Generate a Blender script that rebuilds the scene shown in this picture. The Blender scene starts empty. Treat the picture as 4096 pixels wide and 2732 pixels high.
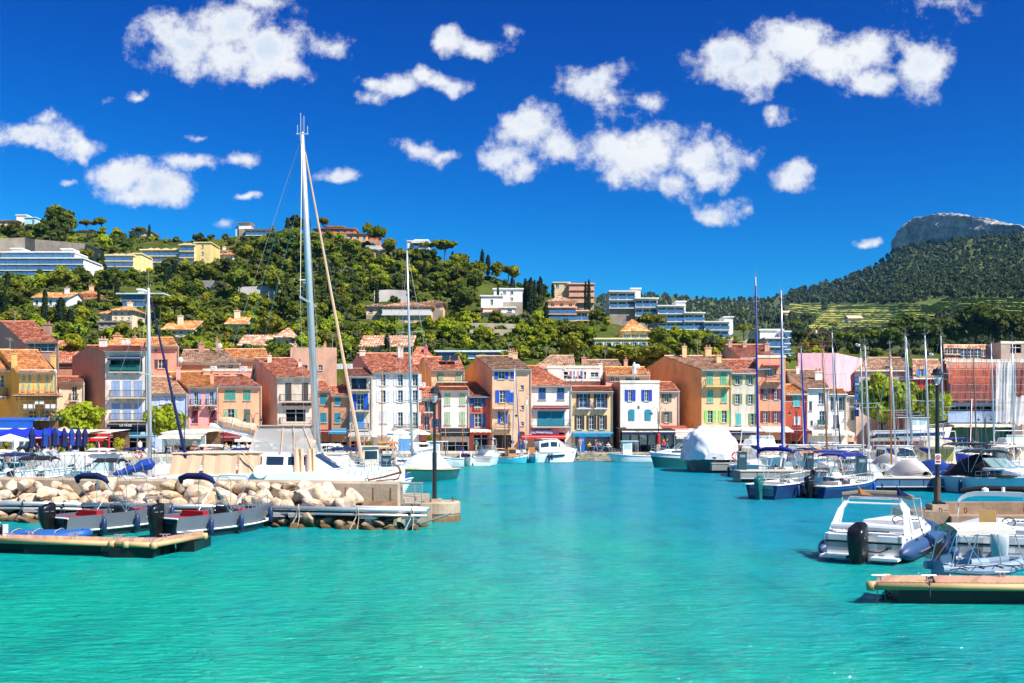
import bpy, math, random
import numpy as np
from mathutils import Vector, Matrix
R = math.radians
SC = bpy.context.scene
COL = SC.collection
rnd = random.Random(7)
F, CX, HY, EYE = 4096.0, 2048.0, 1712.0, 4.0
cam = bpy.data.cameras.new("camera")
cam.lens, cam.sensor_width, cam.shift_y = 36.0, 36.0, (HY - 1366.0) / 4096.0
cam.clip_start, cam.clip_end = 0.5, 8000
cam_ob = bpy.data.objects.new("camera", cam)
COL.objects.link(cam_ob)
cam_ob.location = (0, 0, EYE)
cam_ob.rotation_euler = (R(90), 0, 0)
SC.camera = cam_ob
SUN = Vector((0.53, -0.42, 0.74)).normalized()          # from the scene towards the sun
sun = bpy.data.lights.new("sun", "SUN")
sun.energy, sun.angle, sun.color = 5.0, R(0.53), (1.0, 0.955, 0.88)
sun_ob = bpy.data.objects.new("sun", sun)
COL.objects.link(sun_ob)
sun_ob.rotation_euler = SUN.to_track_quat("Z", "Y").to_euler()
SC.view_settings.view_transform = "Standard"
SC.view_settings.look = "None"
SC.view_settings.exposure = 0.85
SC.view_settings.gamma = 1.0
SC.view_settings.use_curve_mapping = False
SC.cycles.max_bounces = 6
SC.cycles.transparent_max_bounces = 12
SC.cycles.caustics_reflective = False
SC.cycles.caustics_refractive = False
SC.cycles.sample_clamp_indirect = 4.0
world = bpy.data.worlds.new("World")
SC.world = world
world.use_nodes = True
class NT:
 """tiny node-tree writer"""
 def __init__(s, tree):
  s.t = tree
  s.t.nodes.clear()
 def n(s, kind, **kw):
  nd = s.t.nodes.new(kind)
  for k, v in kw.items():
   setattr(nd, k, v)
  return nd
 def l(s, a, b):
  s.t.links.new(a, b)
 def put(s, sock, v):
  if hasattr(v, "node"):
   s.l(v, sock)
  else:
   sock.default_value = v
 def math(s, op, a, b=0.0, c=0.0, clamp=False):
  nd = s.n("ShaderNodeMath", operation=op, use_clamp=clamp)
  for i, v in enumerate((a, b, c)):
   s.put(nd.inputs[i], v)
  return nd.outputs[0]
 def mix(s, f, a, b, blend="MIX"):
  nd = s.n("ShaderNodeMix", data_type="RGBA", blend_type=blend)
  s.put(nd.inputs[0], f)
  s.put(nd.inputs[6], a)
  s.put(nd.inputs[7], b)
  return nd.outputs[2]
 def ramp(s, f, lo, hi, a=0.0, b=1.0, smooth=False):
  nd = s.n("ShaderNodeMapRange", clamp=True, interpolation_type="SMOOTHSTEP" if smooth else "LINEAR")
  s.put(nd.inputs[0], f)
  nd.inputs[1].default_value, nd.inputs[2].default_value = lo, hi
  nd.inputs[3].default_value, nd.inputs[4].default_value = a, b
  return nd.outputs[0]
 def noise(s, vec, scale, detail=4, rough=0.55, dist=0.0, dim="3D"):
  nd = s.n("ShaderNodeTexNoise", noise_dimensions=dim)
  if vec is not None:
   s.l(vec, nd.inputs["Vector"])
  nd.inputs["Scale"].default_value = scale
  nd.inputs["Detail"].default_value = detail
  nd.inputs["Roughness"].default_value = rough
  nd.inputs["Distortion"].default_value = dist
  return nd.outputs[0]
 def mapping(s, vec, scale):
  nd = s.n("ShaderNodeMapping")
  s.l(vec, nd.inputs[0])
  nd.inputs["Scale"].default_value = scale
  return nd.outputs[0]
def rgba(c):
 return (c[0], c[1], c[2], 1.0)
def hx(h):
 """sRGB hex -> linear"""
 v = [int(h[i:i + 2], 16) / 255 for i in (0, 2, 4)]
 return tuple(x / 12.92 if x <= 0.04045 else ((x + 0.055) / 1.055) ** 2.4 for x in v)
def build_sky():
 k = NT(world.node_tree)
 out = k.n("ShaderNodeOutputWorld")
 bg = k.n("ShaderNodeBackground")
 bg.inputs[1].default_value = SKY_STRENGTH
 k.l(bg.outputs[0], out.inputs[0])
 sky = k.n("ShaderNodeTexSky", sky_type="NISHITA")
 sky.sun_disc = False
 sky.sun_elevation = math.asin(SUN.z)
 sky.sun_rotation = math.atan2(SUN.x, SUN.y)
 sky.altitude, sky.air_density, sky.dust_density, sky.ozone_density = 0, 1.0, 0.25, 3.0
 sep = k.n("ShaderNodeSeparateColor")
 k.l(sky.outputs[0], sep.inputs[0])
 com = k.n("ShaderNodeCombineColor")
 for i, (g, p) in enumerate(SKY_GRADE):
  k.l(k.math("MULTIPLY", k.math("POWER", k.math("MINIMUM", sep.outputs[i], (3.4, 5.4, 7.0)[i]), p), g), com.inputs[i])
 base = com.outputs[0]
 geo = k.n("ShaderNodeTexCoord")
 xyz = k.n("ShaderNodeSeparateXYZ")
 k.l(geo.outputs["Generated"], xyz.inputs[0])
 ay = k.math("MAXIMUM", k.math("ABSOLUTE", xyz.outputs[1]), 0.02)
 u = k.math("DIVIDE", xyz.outputs[0], ay)
 v = k.math("DIVIDE", xyz.outputs[2], ay)
 uv = k.n("ShaderNodeCombineXYZ")
 k.l(u, uv.inputs[0]); k.l(v, uv.inputs[1])
 uv = uv.outputs[0]
 warp = k.n("ShaderNodeTexNoise")
 k.l(uv, warp.inputs["Vector"])
 warp.inputs["Scale"].default_value, warp.inputs["Detail"].default_value = 22, 5
 wv = k.n("ShaderNodeVectorMath", operation="SUBTRACT")
 k.l(warp.outputs["Color"], wv.inputs[0]); wv.inputs[1].default_value = (0.5, 0.5, 0.5)
 ws = k.n("ShaderNodeVectorMath", operation="SCALE")
 k.l(wv.outputs[0], ws.inputs[0]); ws.inputs["Scale"].default_value = 0.035
 wa = k.n("ShaderNodeVectorMath", operation="ADD")
 k.l(uv, wa.inputs[0]); k.l(ws.outputs[0], wa.inputs[1])
 best = None
 for (px, py, rx, ry, s) in CLOUDS:
  m = k.n("ShaderNodeMapping", vector_type="TEXTURE")
  k.l(wa.outputs[0], m.inputs[0])
  m.inputs["Location"].default_value = ((px - CX) / F, (HY - py) / F, 0)
  m.inputs["Scale"].default_value = (rx * 1.16 / F, ry * 1.16 / F, 1)
  ln = k.n("ShaderNodeVectorMath", operation="LENGTH")
  k.l(m.outputs[0], ln.inputs[0])
  d = k.math("MULTIPLY_ADD", ln.outputs["Value"], -s, s)
  best = d if best is None else k.math("SMOOTH_MAX", best, d, 0.25)
 n1 = k.noise(uv, 26, 9, 0.66)
 dens = k.math("ADD", best, k.math("MULTIPLY_ADD", n1, 2.5, -1.3))
 alpha = k.ramp(dens, -0.12, 0.70, smooth=True)
 n2 = k.noise(uv, 11, 5, 0.55)
 lit = k.math("SUBTRACT", 1.0, k.math("MULTIPLY", k.ramp(dens, 0.45, 1.0), k.ramp(n2, 0.58, 0.42, 0.0, 0.6)), clamp=True)
 ccol = k.mix(lit, rgba(CLOUD_DARK), rgba(CLOUD_LIT))
 below = k.ramp(xyz.outputs[2], 0.02, 0.06)
 n3 = k.noise(geo.outputs["Generated"], 4.5, 7, 0.6, 0.4)
 alpha = k.math("MAXIMUM", alpha, k.math("MULTIPLY", k.ramp(n3, 0.53, 0.66, smooth=True), k.ramp(v, 0.47, 0.62)))  # unseen clouds added overhead to give whiter fill light
 k.l(k.mix(k.math("MULTIPLY", alpha, below), base, ccol), bg.inputs[0])
SKY_STRENGTH = 0.1
SKY_GRADE = ((0.0006, 4.8), (0.064, 2.3), (0.32, 1.5))
CLOUD_DARK, CLOUD_LIT = (2.7, 3.6, 4.9), (5.3, 5.4, 5.5)
CLOUDS = [  # px, py of the photograph's frame at 36 mm, half-width, half-height, firmness
 (640, 130, 110, 75, .8), (760, 200, 190, 110, 1.0), (930, 110, 140, 110, 1.0), (1050, 200, 170, 130, 1.1), (1150, 290, 90, 55, .8),
 (1040, 10, 110, 45, .6), (900, 230, 200, 90, 1.0), (1335, 172, 75, 50, .8), (1800, 175, 75, 50, .8), (1910, 190, 90, 40, .8), (2020, 140, 50, 36, .5),
 (1500, 330, 60, 40, .7), (1590, 345, 80, 60, .9), (1700, 300, 70, 45, .8), (1790, 340, 90, 45, .9), (1500, 395, 50, 30, .6),
 (545, 388, 42, 26, .7), (435, 405, 28, 18, .5), (90, 550, 170, 60, 1.0), (165, 485, 70, 32, .6), (330, 575, 90, 55, .9),
 (480, 690, 160, 75, 1.1), (610, 760, 170, 60, 1.0), (760, 650, 110, 34, .7), (930, 640, 90, 30, .7), (790, 545, 36, 18, .5),
 (1340, 710, 85, 34, .9), (990, 800, 52, 20, 1.0), (270, 714, 34, 14, .5), (1690, 600, 75, 40, .7), (1790, 630, 70, 35, .7),
 (2020, 620, 100, 60, .7), (2130, 520, 150, 90, .9), (2250, 590, 120, 90, .9), (2080, 680, 100, 45, .6), (2420, 590, 120, 80, .8), (2560, 620, 180, 110, 1.1),
 (2780, 640, 150, 100, 1.0), (2850, 710, 110, 60, .9), (2700, 730, 120, 60, .8), (2840, 860, 60, 36, .6), (2980, 840, 60, 32, .5),
 (3170, 700, 70, 55, .6), (3020, 640, 60, 40, .5), (2370, 330, 130, 80, .8), (2450, 400, 70, 60, .6), (2600, 390, 100, 45, .5),
 (2900, 230, 130, 110, 1.1), (3020, 300, 140, 90, 1.0), (3180, 160, 150, 100, 1.1), (3330, 240, 150, 100, 1.0), (3480, 200, 110, 100, 1.0),
 (3690, 250, 120, 130, 1.2), (3470, 320, 120, 60, .8), (3110, 460, 45, 26, .5), (3462, 970, 55, 26, 1.1), (3760, 10, 110, 35, .4), (900, 900, 40, 20, .5),
]
build_sky()
MATS = {}
def mat(name, col, rough=0.7, var=0.12, scale=1.5, bump=0.0, bscale=20.0, metal=0.0, spec=0.4, stain=None, stain_amt=0.5,
  stretch=(1, 1, 1), coat=0.0, rand=0.0, trans=0.0):
 """principled material: base colour with noise mottling, optional stains, bump, per-object tint"""
 if name in MATS:
  return MATS[name]
 m = bpy.data.materials.new(name)
 m.use_nodes = True
 k = NT(m.node_tree)
 out = k.n("ShaderNodeOutputMaterial")
 p = k.n("ShaderNodeBsdfPrincipled")
 k.l(p.outputs[0], out.inputs[0])
 p.inputs["Roughness"].default_value = rough
 p.inputs["Metallic"].default_value = metal
 p.inputs["Specular IOR Level"].default_value = spec
 p.inputs["Coat Weight"].default_value = coat
 pos = k.n("ShaderNodeNewGeometry").outputs["Position"]
 vec = k.mapping(pos, stretch) if stretch != (1, 1, 1) else pos
 c = rgba(col)
 if var > 0:
  nz = k.noise(vec, scale, 5, 0.6)
  lo = tuple(x * (1 - var) for x in col)
  hi = tuple(min(1, x * (1 + var)) for x in col)
  c = k.mix(k.ramp(nz, 0.3, 0.7), rgba(lo), rgba(hi))
 if stain is not None:
  nz2 = k.noise(k.mapping(pos, (1, 1, 0.4)), 0.6, 8, 0.75)
  c = k.mix(k.ramp(nz2, 0.48, 0.74, 0, stain_amt), c, rgba(stain))
 if rand > 0:
  oi = k.n("ShaderNodeObjectInfo").outputs["Random"]
  hs = k.n("ShaderNodeHueSaturation")
  k.put(hs.inputs["Color"], c)
  k.l(k.math("MULTIPLY_ADD", oi, rand * 0.12, 0.5 - rand * 0.06), hs.inputs["Hue"])
  k.l(k.math("MULTIPLY_ADD", k.math("FRACT", k.math("MULTIPLY", oi, 7.3)), rand, 1 - rand * 0.5), hs.inputs["Value"])
  c = hs.outputs[0]
 k.put(p.inputs["Base Color"], c)
 if bump > 0:
  b = k.n("ShaderNodeBump")
  b.inputs["Strength"].default_value = bump
  b.inputs["Distance"].default_value = 0.05
  k.l(k.noise(vec, bscale, 4, 0.6), b.inputs["Height"])
  k.l(b.outputs[0], p.inputs["Normal"])
 if trans > 0:
  tr = k.n("ShaderNodeBsdfTranslucent")
  k.put(tr.inputs[0], c)
  mx = k.n("ShaderNodeMixShader")
  mx.inputs[0].default_value = trans
  k.l(p.outputs[0], mx.inputs[1]); k.l(tr.outputs[0], mx.inputs[2])
  k.l(mx.outputs[0], out.inputs[0])
 MATS[name] = m
 return m
def stucco(name, hexcol, stain="a08c78", amt=0.6, dim=0.92):
 c = tuple(x * dim for x in hx(hexcol))
 return mat("stucco_" + name, c, 0.9, 0.10, 0.8, 0.25, 9, stain=tuple(x * 0.6 for x in hx(stain)), stain_amt=amt, spec=0.2)
def tile_mat(name, a, b, c):
 if name in MATS:
  return MATS[name]
 m = bpy.data.materials.new(name)
 m.use_nodes = True
 k = NT(m.node_tree)
 out = k.n("ShaderNodeOutputMaterial")
 p = k.n("ShaderNodeBsdfPrincipled")
 k.l(p.outputs[0], out.inputs[0])
 p.inputs["Roughness"].default_value = 0.85
 uv = k.n("ShaderNodeUVMap").outputs[0]
 fl = k.n("ShaderNodeVectorMath", operation="FLOOR")
 k.l(uv, fl.inputs[0])
 wn = k.n("ShaderNodeTexWhiteNoise", noise_dimensions="2D")
 k.l(fl.outputs[0], wn.inputs["Vector"])
 cr = k.n("ShaderNodeValToRGB")
 cr.color_ramp.elements[0].color = rgba(hx(a)); cr.color_ramp.elements[0].position = 0.1
 cr.color_ramp.elements[1].color = rgba(hx(c)); cr.color_ramp.elements[1].position = 0.95
 e = cr.color_ramp.elements.new(0.5); e.color = rgba(hx(b))
 pos = k.n("ShaderNodeNewGeometry").outputs["Position"]
 nz = k.noise(pos, 0.7, 5, 0.65)
 f = k.math("ADD", k.math("MULTIPLY", wn.outputs[0], 0.75), k.ramp(nz, 0.35, 0.65, -0.1, 0.3))
 k.l(f, cr.inputs[0])
 c2 = k.mix(k.ramp(k.noise(pos, 2.3, 5, 0.7), 0.55, 0.8, 0, 0.5), cr.outputs[0], rgba(hx("5a4a3c")))
 k.l(c2, p.inputs["Base Color"])
 MATS[name] = m
 return m
def emit_mat(name, col, s):
 if name in MATS:
  return MATS[name]
 m = bpy.data.materials.new(name)
 m.use_nodes = True
 k = NT(m.node_tree)
 out = k.n("ShaderNodeOutputMaterial"); e = k.n("ShaderNodeEmission")
 e.inputs[0].default_value = rgba(col); e.inputs[1].default_value = s
 k.l(e.outputs[0], out.inputs[0])
 MATS[name] = m
 return m
def see_mat(name, col, alpha=0.35, rough=0.05, weave=0.0):
 """clear plastic, wind-screens, scaffold netting: part transparent, part surface"""
 if name in MATS:
  return MATS[name]
 m = bpy.data.materials.new(name)
 m.use_nodes = True
 k = NT(m.node_tree)
 out = k.n("ShaderNodeOutputMaterial")
 p = k.n("ShaderNodeBsdfPrincipled")
 p.inputs["Base Color"].default_value = rgba(col)
 p.inputs["Roughness"].default_value = rough
 t = k.n("ShaderNodeBsdfTransparent")
 mx = k.n("ShaderNodeMixShader")
 a = alpha
 if weave > 0:
  pos = k.n("ShaderNodeNewGeometry").outputs["Position"]
  a = k.ramp(k.noise(k.mapping(pos, (1, 1, 0.35)), weave, 4, 0.6), 0.3, 0.7, max(0, alpha - 0.2), min(1, alpha + 0.2))
 k.put(mx.inputs[0], a)
 k.l(t.outputs[0], mx.inputs[1]); k.l(p.outputs[0], mx.inputs[2])
 k.l(mx.outputs[0], out.inputs[0])
 MATS[name] = m
 return m
def P(px, py, Y):
 return Vector(((px - CX) / F * Y, Y, EYE - (py - HY) / F * Y))
def wx(px, Y):
 return (px - CX) / F * Y
def wz(py, Y):
 return EYE - (py - HY) / F * Y
def pxof(v):
 return CX + v[0] / v[1] * F
def waterY(py):
 return EYE * F / (py - HY)
class MB:
 """collects geometry, then links it as ONE mesh object"""
 def __init__(s, o=(0, 0, 0)):
  s.v, s.f, s.m, s.uv, s.o = [], [], [], [], Vector(o)
 def pt(s, *a):
  p = Vector(a[0]) if len(a) == 1 else Vector(a)
  s.v.append(tuple(p - s.o))
  return len(s.v) - 1
 def face(s, pts, m=0, uv=None):
  s.f.append([s.pt(p) for p in pts]); s.m.append(m); s.uv.append(uv)
 def box(s, x0, x1, y0, y1, z0, z1, m=0):
  p = [s.pt(x, y, z) for z in (z0, z1) for y in (y0, y1) for x in (x0, x1)]
  for q in ((0, 2, 3, 1), (4, 5, 7, 6), (0, 1, 5, 4), (2, 6, 7, 3), (0, 4, 6, 2), (1, 3, 7, 5)):
   s.f.append([p[i] for i in q]); s.m.append(m); s.uv.append(None)
 def ring(s, c, ax, r, n=6, r2=None, up=None):
  ax = Vector(ax).normalized()
  t = Vector(up) if up else (Vector((0, 0, 1)) if abs(ax.z) < 0.9 else Vector((1, 0, 0)))
  a = ax.cross(t).normalized(); b = a.cross(ax).normalized()
  r2 = r if r2 is None else r2
  return [s.pt(Vector(c) + a * (r * math.cos(2 * math.pi * i / n)) + b * (r2 * math.sin(2 * math.pi * i / n))) for i in range(n)]
 def skin(s, rings, m=0, caps=True, closed=True):
  for A, B in zip(rings, rings[1:]):
   n = len(A)
   for i in range(n if closed else n - 1):
    j = (i + 1) % n
    s.f.append([A[i], A[j], B[j], B[i]]); s.m.append(m); s.uv.append(None)
  if caps:
   for r in (rings[0][::-1], rings[-1]):
    s.f.append(list(r)); s.m.append(m); s.uv.append(None)
 def tube(s, pts, r, n=6, m=0, caps=True):
  pts = [Vector(p) for p in pts]
  rr = r if isinstance(r, (list, tuple)) else [r] * len(pts)
  rings = []
  for i, p in enumerate(pts):
   d = pts[min(i + 1, len(pts) - 1)] - pts[max(i - 1, 0)]
   if d.length < 1e-9:
    d = Vector((0, 0, 1))
   rings.append(s.ring(p, d, rr[i], n))
  s.skin(rings, m, caps)
 def bar(s, a, b, w, h=None, m=0):
  """square bar between two points"""
  s.tube([a, b], [w * 0.7] * 2, 4, m)
 def lathe(s, prof, c=(0, 0, 0), n=12, m=0, sx=1.0, sy=1.0):
  c = Vector(c)
  rings = []
  for r, z in prof:
   rings.append([s.pt(c.x + sx * max(r, 1e-3) * math.cos(2 * math.pi * i / n), c.y + sy * max(r, 1e-3) * math.sin(2 * math.pi * i / n), c.z + z) for i in range(n)])
  s.skin(rings, m)
 def loft(s, secs, m=0, caps=False, closed=False):
  s.skin([[s.pt(p) for p in sec] for sec in secs], m, caps, closed)
 def torus(s, c, ax, R_, r, n=16, k=6, m=0, mats=None):
  ax = Vector(ax).normalized()
  t = Vector((0, 0, 1)) if abs(ax.z) < 0.9 else Vector((1, 0, 0))
  a = ax.cross(t).normalized(); b = a.cross(ax).normalized()
  rings = []
  for i in range(n):
   w = 2 * math.pi * i / n
   rd = a * math.cos(w) + b * math.sin(w)
   rings.append([s.pt(Vector(c) + rd * (R_ + r * math.cos(2 * math.pi * j / k)) + ax * (r * math.sin(2 * math.pi * j / k))) for j in range(k)])
  for i in range(n):
   A, B = rings[i], rings[(i + 1) % n]
   for j in range(k):
    s.f.append([A[j], A[(j + 1) % k], B[(j + 1) % k], B[j]]); s.m.append(mats(i) if mats else m); s.uv.append(None)
 def ell(s, c, rx, ry, rz, m=0, n=8, k=5):
  c = Vector(c)
  prof = [(math.sin(math.pi * i / k), -math.cos(math.pi * i / k)) for i in range(k + 1)]
  rings = [[s.pt(c.x + rx * max(r, .02) * math.cos(2 * math.pi * j / n), c.y + ry * max(r, .02) * math.sin(2 * math.pi * j / n), c.z + rz * z) for j in range(n)] for r, z in prof]
  s.skin(rings, m)
 def mesh(s, name, mats, smooth=False):
  me = bpy.data.meshes.new(name)
  me.from_pydata(s.v, [], s.f)
  for mt in (mats if isinstance(mats, (list, tuple)) else [mats]):
   me.materials.append(mt)
  if any(s.m):
   me.polygons.foreach_set("material_index", s.m)
  if smooth:
   me.polygons.foreach_set("use_smooth", [True] * len(s.f))
  if any(u is not None for u in s.uv):
   lay = me.uv_layers.new(name="UVMap")
   flat = []
   for f, u in zip(s.f, s.uv):
    for i in range(len(f)):
     flat += list(u[i]) if u else [0.0, 0.0]
   lay.data.foreach_set("uv", flat)
  me.update()
  return me
 def build(s, name, mats, parent=None, smooth=False, loc=None, kind=None):
  return link(name, s.mesh(name, mats, smooth), parent, loc, kind)
def link(name, me, parent=None, loc=None, kind=None):
 o = bpy.data.objects.new(name, me)
 COL.objects.link(o)
 if parent is not None:
  o.parent = parent
 if loc is not None:
  o.location = loc
 if kind:
  o["kind"] = kind
 return o
def tag(o, label, cat, group=None):
 o["label"] = label
 o["category"] = cat
 if group:
  o["group"] = group
 return o
def thing(name, label, cat, loc=(0, 0, 0), rz=0.0, group=None):
 o = bpy.data.objects.new(name, None)
 COL.objects.link(o)
 o.empty_display_size = 0.2
 o.location = loc
 o.rotation_euler = (0, 0, rz)
 return tag(o, label, cat, group)
def dup(root, loc=None, rz=None, label=None, scale=None):
 """copy of a thing with copies of its parts and sub-parts, sharing mesh data"""
 r = root.copy(); COL.objects.link(r)
 if loc is not None: r.location = loc
 if rz is not None: r.rotation_euler = (0, 0, rz)
 if scale is not None: r.scale = scale
 if label: r["label"] = label
 for ch in list(root.children):
  c = ch.copy(); COL.objects.link(c); c.parent = r
  for g in list(ch.children):
   d = g.copy(); COL.objects.link(d); d.parent = c
 return r
def np_mesh(name, V, Q, mats, mi=None, smooth=False):
 """fast mesh from numpy arrays; Q is n x 3 or n x 4"""
 V = np.asarray(V, np.float32); Q = np.asarray(Q, np.int32)
 me = bpy.data.meshes.new(name)
 me.vertices.add(len(V)); me.vertices.foreach_set("co", V.ravel())
 n, k = Q.shape
 me.loops.add(n * k); me.loops.foreach_set("vertex_index", Q.ravel())
 me.polygons.add(n)
 me.polygons.foreach_set("loop_start", np.arange(0, n * k, k, dtype=np.int32))
 me.polygons.foreach_set("loop_total", np.full(n, k, np.int32))
 for mt in (mats if isinstance(mats, (list, tuple)) else [mats]):
  me.materials.append(mt)
 if mi is not None:
  me.polygons.foreach_set("material_index", np.asarray(mi, np.int32))
 if smooth:
  me.polygons.foreach_set("use_smooth", np.ones(n, bool))
 me.update(calc_edges=True)
 return me
ORD = ["", "second ", "third ", "fourth ", "fifth ", "sixth ", "seventh ", "eighth ", "ninth ", "tenth ", "eleventh ", "twelfth ", "thirteenth ", "fourteenth ", "fifteenth ", "sixteenth ", "seventeenth ", "eighteenth ", "nineteenth ", "twentieth "]
TXT = {}
def text_mesh(s, size, m, extrude=0.008):
 key = (s, size, m.name)
 if key not in TXT:
  cu = bpy.data.curves.new("lettering", "FONT")
  cu.body, cu.size, cu.extrude, cu.align_x, cu.align_y, cu.resolution_u = s, size, extrude, "CENTER", "CENTER", 1
  t = bpy.data.objects.new("lettering", cu); COL.objects.link(t)
  dg = bpy.context.evaluated_depsgraph_get()
  me = bpy.data.meshes.new_from_object(t.evaluated_get(dg))
  bpy.data.objects.remove(t)
  me.materials.clear(); me.materials.append(m)
  TXT[key] = me
 return TXT[key]
def text_part(s, size, m, parent, loc, rx=R(90), rz=0.0, name="lettering"):
 o = link(name, text_mesh(s, size, m), parent, loc)
 o.rotation_euler = (rx, 0, rz)
 return o
WHITE = mat("white_paint", (0.78, 0.78, 0.76), 0.45, 0.03)
INK = mat("black_ink", (0.03, 0.03, 0.03), 0.6, 0)
RED = mat("red_paint", (0.55, 0.02, 0.02), 0.5, 0.05)
# ================================================================ water, quay, hills, mountain
def water_mat():
 m = bpy.data.materials.new("harbour_water")
 m.use_nodes = True
 k = NT(m.node_tree)
 out = k.n("ShaderNodeOutputMaterial")
 pos = k.n("ShaderNodeNewGeometry").outputs["Position"]
 xyz = k.n("ShaderNodeSeparateXYZ"); k.l(pos, xyz.inputs[0])
 n = k.noise(k.mapping(pos, (1, 0.5, 1)), 0.11, 6, 0.65)
 n2 = k.noise(k.mapping(pos, (1, 0.35, 1)), 0.5, 5, 0.6)
 deep = k.math("ADD", k.ramp(xyz.outputs[1], 17, 48, 0, 0.7), k.ramp(xyz.outputs[0], 2, 9, 0, 0.5))  # bluer with distance; on the right the boats' shade is painted in
 deep = k.math("ADD", deep, k.math("MULTIPLY_ADD", n, 2.4, -1.2), clamp=True)
 c = k.mix(deep, rgba(W_SHALLOW), rgba(W_DEEP_SHADE))
 c = k.mix(k.ramp(n2, 0.48, 0.72, 0, 0.5), c, rgba(W_PATCH))  # darker teal patches scattered by noise
 d = k.n("ShaderNodeBsdfDiffuse"); k.l(c, d.inputs[0])
 g = k.n("ShaderNodeBsdfGlossy"); g.inputs["Roughness"].default_value = 0.06
 g.inputs[0].default_value = (1, 1, 1, 1)
 w1 = k.noise(k.mapping(pos, (0.5, 1.5, 1)), 3.6, 4, 0.62, 0.9)
 w2 = k.noise(k.mapping(pos, (0.5, 1.4, 1)), 1.0, 3, 0.55, 0.7)
 h = k.math("ADD", k.math("MULTIPLY", w1, 0.24), k.math("MULTIPLY", w2, 0.30))
 b = k.n("ShaderNodeBump"); b.inputs["Strength"].default_value = 1.0; b.inputs["Distance"].default_value = 1.0
 k.l(h, b.inputs["Height"])
 k.l(b.outputs[0], g.inputs["Normal"])
 k.l(b.outputs[0], d.inputs["Normal"])
 fr = k.n("ShaderNodeFresnel"); fr.inputs[0].default_value = 1.33
 k.l(b.outputs[0], fr.inputs["Normal"])
 mx = k.n("ShaderNodeMixShader")
 k.l(k.math("MINIMUM", k.math("MULTIPLY", fr.outputs[0], 1.0), 0.72), mx.inputs[0])
 k.l(d.outputs[0], mx.inputs[1]); k.l(g.outputs[0], mx.inputs[2])
 k.l(mx.outputs[0], out.inputs[0])
 return m
W_SHALLOW, W_DEEP_SHADE, W_PATCH = (0.003, 0.37, 0.27), (0.001, 0.25, 0.36), (0.001, 0.12, 0.17)
b = MB()
b.face([(-900, -60, 0), (900, -60, 0), (900, 150, 0), (-900, 150, 0)])
water = b.build("water", water_mat(), kind="structure")
M_STONE = mat("quay_stone", (0.36, 0.30, 0.23), 0.9, 0.25, 2.0, 0.5, 8, stain=(0.12, 0.10, 0.07), stain_amt=0.6)
M_PAVE = mat("quay_paving", (0.52, 0.46, 0.38), 0.9, 0.15, 0.8, 0.2, 6, stain=(0.3, 0.26, 0.2))
QE = [(-1600, 84), (-400, 96), (400, 103), (900, 110), (1400, 117), (1900, 122), (2500, 124), (3000, 128), (3400, 131), (4096, 128), (4600, 122), (5600, 112)]
qx = [q[0] for q in QE]; qy = [q[1] for q in QE]
def quayY(px): return float(np.interp(px, qx, qy))
b = MB()
for i in range(len(QE) - 1):
 (p0, y0), (p1, y1) = QE[i], QE[i + 1]
 A, B = (wx(p0, y0), y0), (wx(p1, y1), y1)
 b.face([(A[0], A[1], -1.5), (B[0], B[1], -1.5), (B[0], B[1], 1.0), (A[0], A[1], 1.0)], 0)
 b.face([(A[0], A[1], 1.0), (B[0], B[1], 1.0), (wx(p1, 190), 190, 0.98), (wx(p0, 190), 190, 0.98)], 1)
b.build("quay", [M_STONE, M_PAVE], kind="structure")
qw = thing("quay_wall", "low quay wall of dressed stone blocks between the white cruiser and the fishing boat", "quay wall", P(2450, HY + 0.0, 124))
qw.location.z = 0
blk = MB((0, 0, 0)); blk.box(-0.5, 0.5, -0.06, 0.2, -0.5, 0.5)
M_BLK = mat("quay_block", (0.42, 0.34, 0.25), 0.9, 0.25, 3.0, 0.5, 9, stain=(0.14, 0.11, 0.08), rand=0.5)
blk = blk.mesh("block", M_BLK)
r2 = random.Random(3)
for row in range(4):
 x = wx(2255, 123.9)
 while x < wx(2740, 124):
  w = r2.uniform(0.55, 1.15)
  px = CX + x * F / 124.0
  o = link("block", blk, qw)
  o.location = Vector((x + w / 2, quayY(px) - 0.05 - r2.random() * 0.03, 0.02 + row * 0.26 + 0.13)) - qw.location
  o.scale = (w - 0.03, 1, 0.235)
  x += w
RPX = [-1500, -600, 0, 150, 300, 500, 700, 850, 950, 1100, 1300, 1450, 1600, 1750, 1900, 2000, 2100, 2200, 2300, 2400, 2550, 2750, 2950, 3100, 3300, 4096, 5600]
RPY = [850, 870, 900, 905, 925, 945, 962, 955, 945, 945, 940, 972, 1000, 1040, 1085, 1118, 1150, 1190, 1225, 1255, 1290, 1330, 1360, 1380, 1398, 1398, 1398]
RYX = [-1500, 0, 1300, 2000, 2400, 3000, 5600]
RYY = [330, 330, 320, 290, 275, 245, 245]
PY0 = 1452.0
def y0h(px): return float(np.interp(px, [3050, 3350], [152.0, 184.0]))
def hill_r(px): return float(np.interp(px, RPX, RPY)), float(np.interp(px, RYX, RYY))
def hill_z(px, Y):
 pr, Yr = hill_r(px)
 Y0H = y0h(px)
 if Y <= Y0H:
  return 1.0 + (wz(PY0, Y0H) - 1.0) * max(0.0, (Y - Y0H + 7) / 7)
 if Y <= Yr:
  s = (Y - Y0H) / (Yr - Y0H)
  return wz(PY0 + (pr - PY0) * s ** 0.8, Y)
 return max(3.0, wz(pr, Yr) - 0.28 * (Y - Yr))
def hill_Y(px, py):
 pr, Yr = hill_r(px)
 t = min(1.0, max(0.0, (py - PY0) / (pr - PY0)))
 return y0h(px) + (Yr - y0h(px)) * t ** (1 / 0.8)
def hill_pt(px, py):
 Y = hill_Y(px, py)
 return Vector((wx(px, Y), Y, hill_z(px, Y)))
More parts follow.
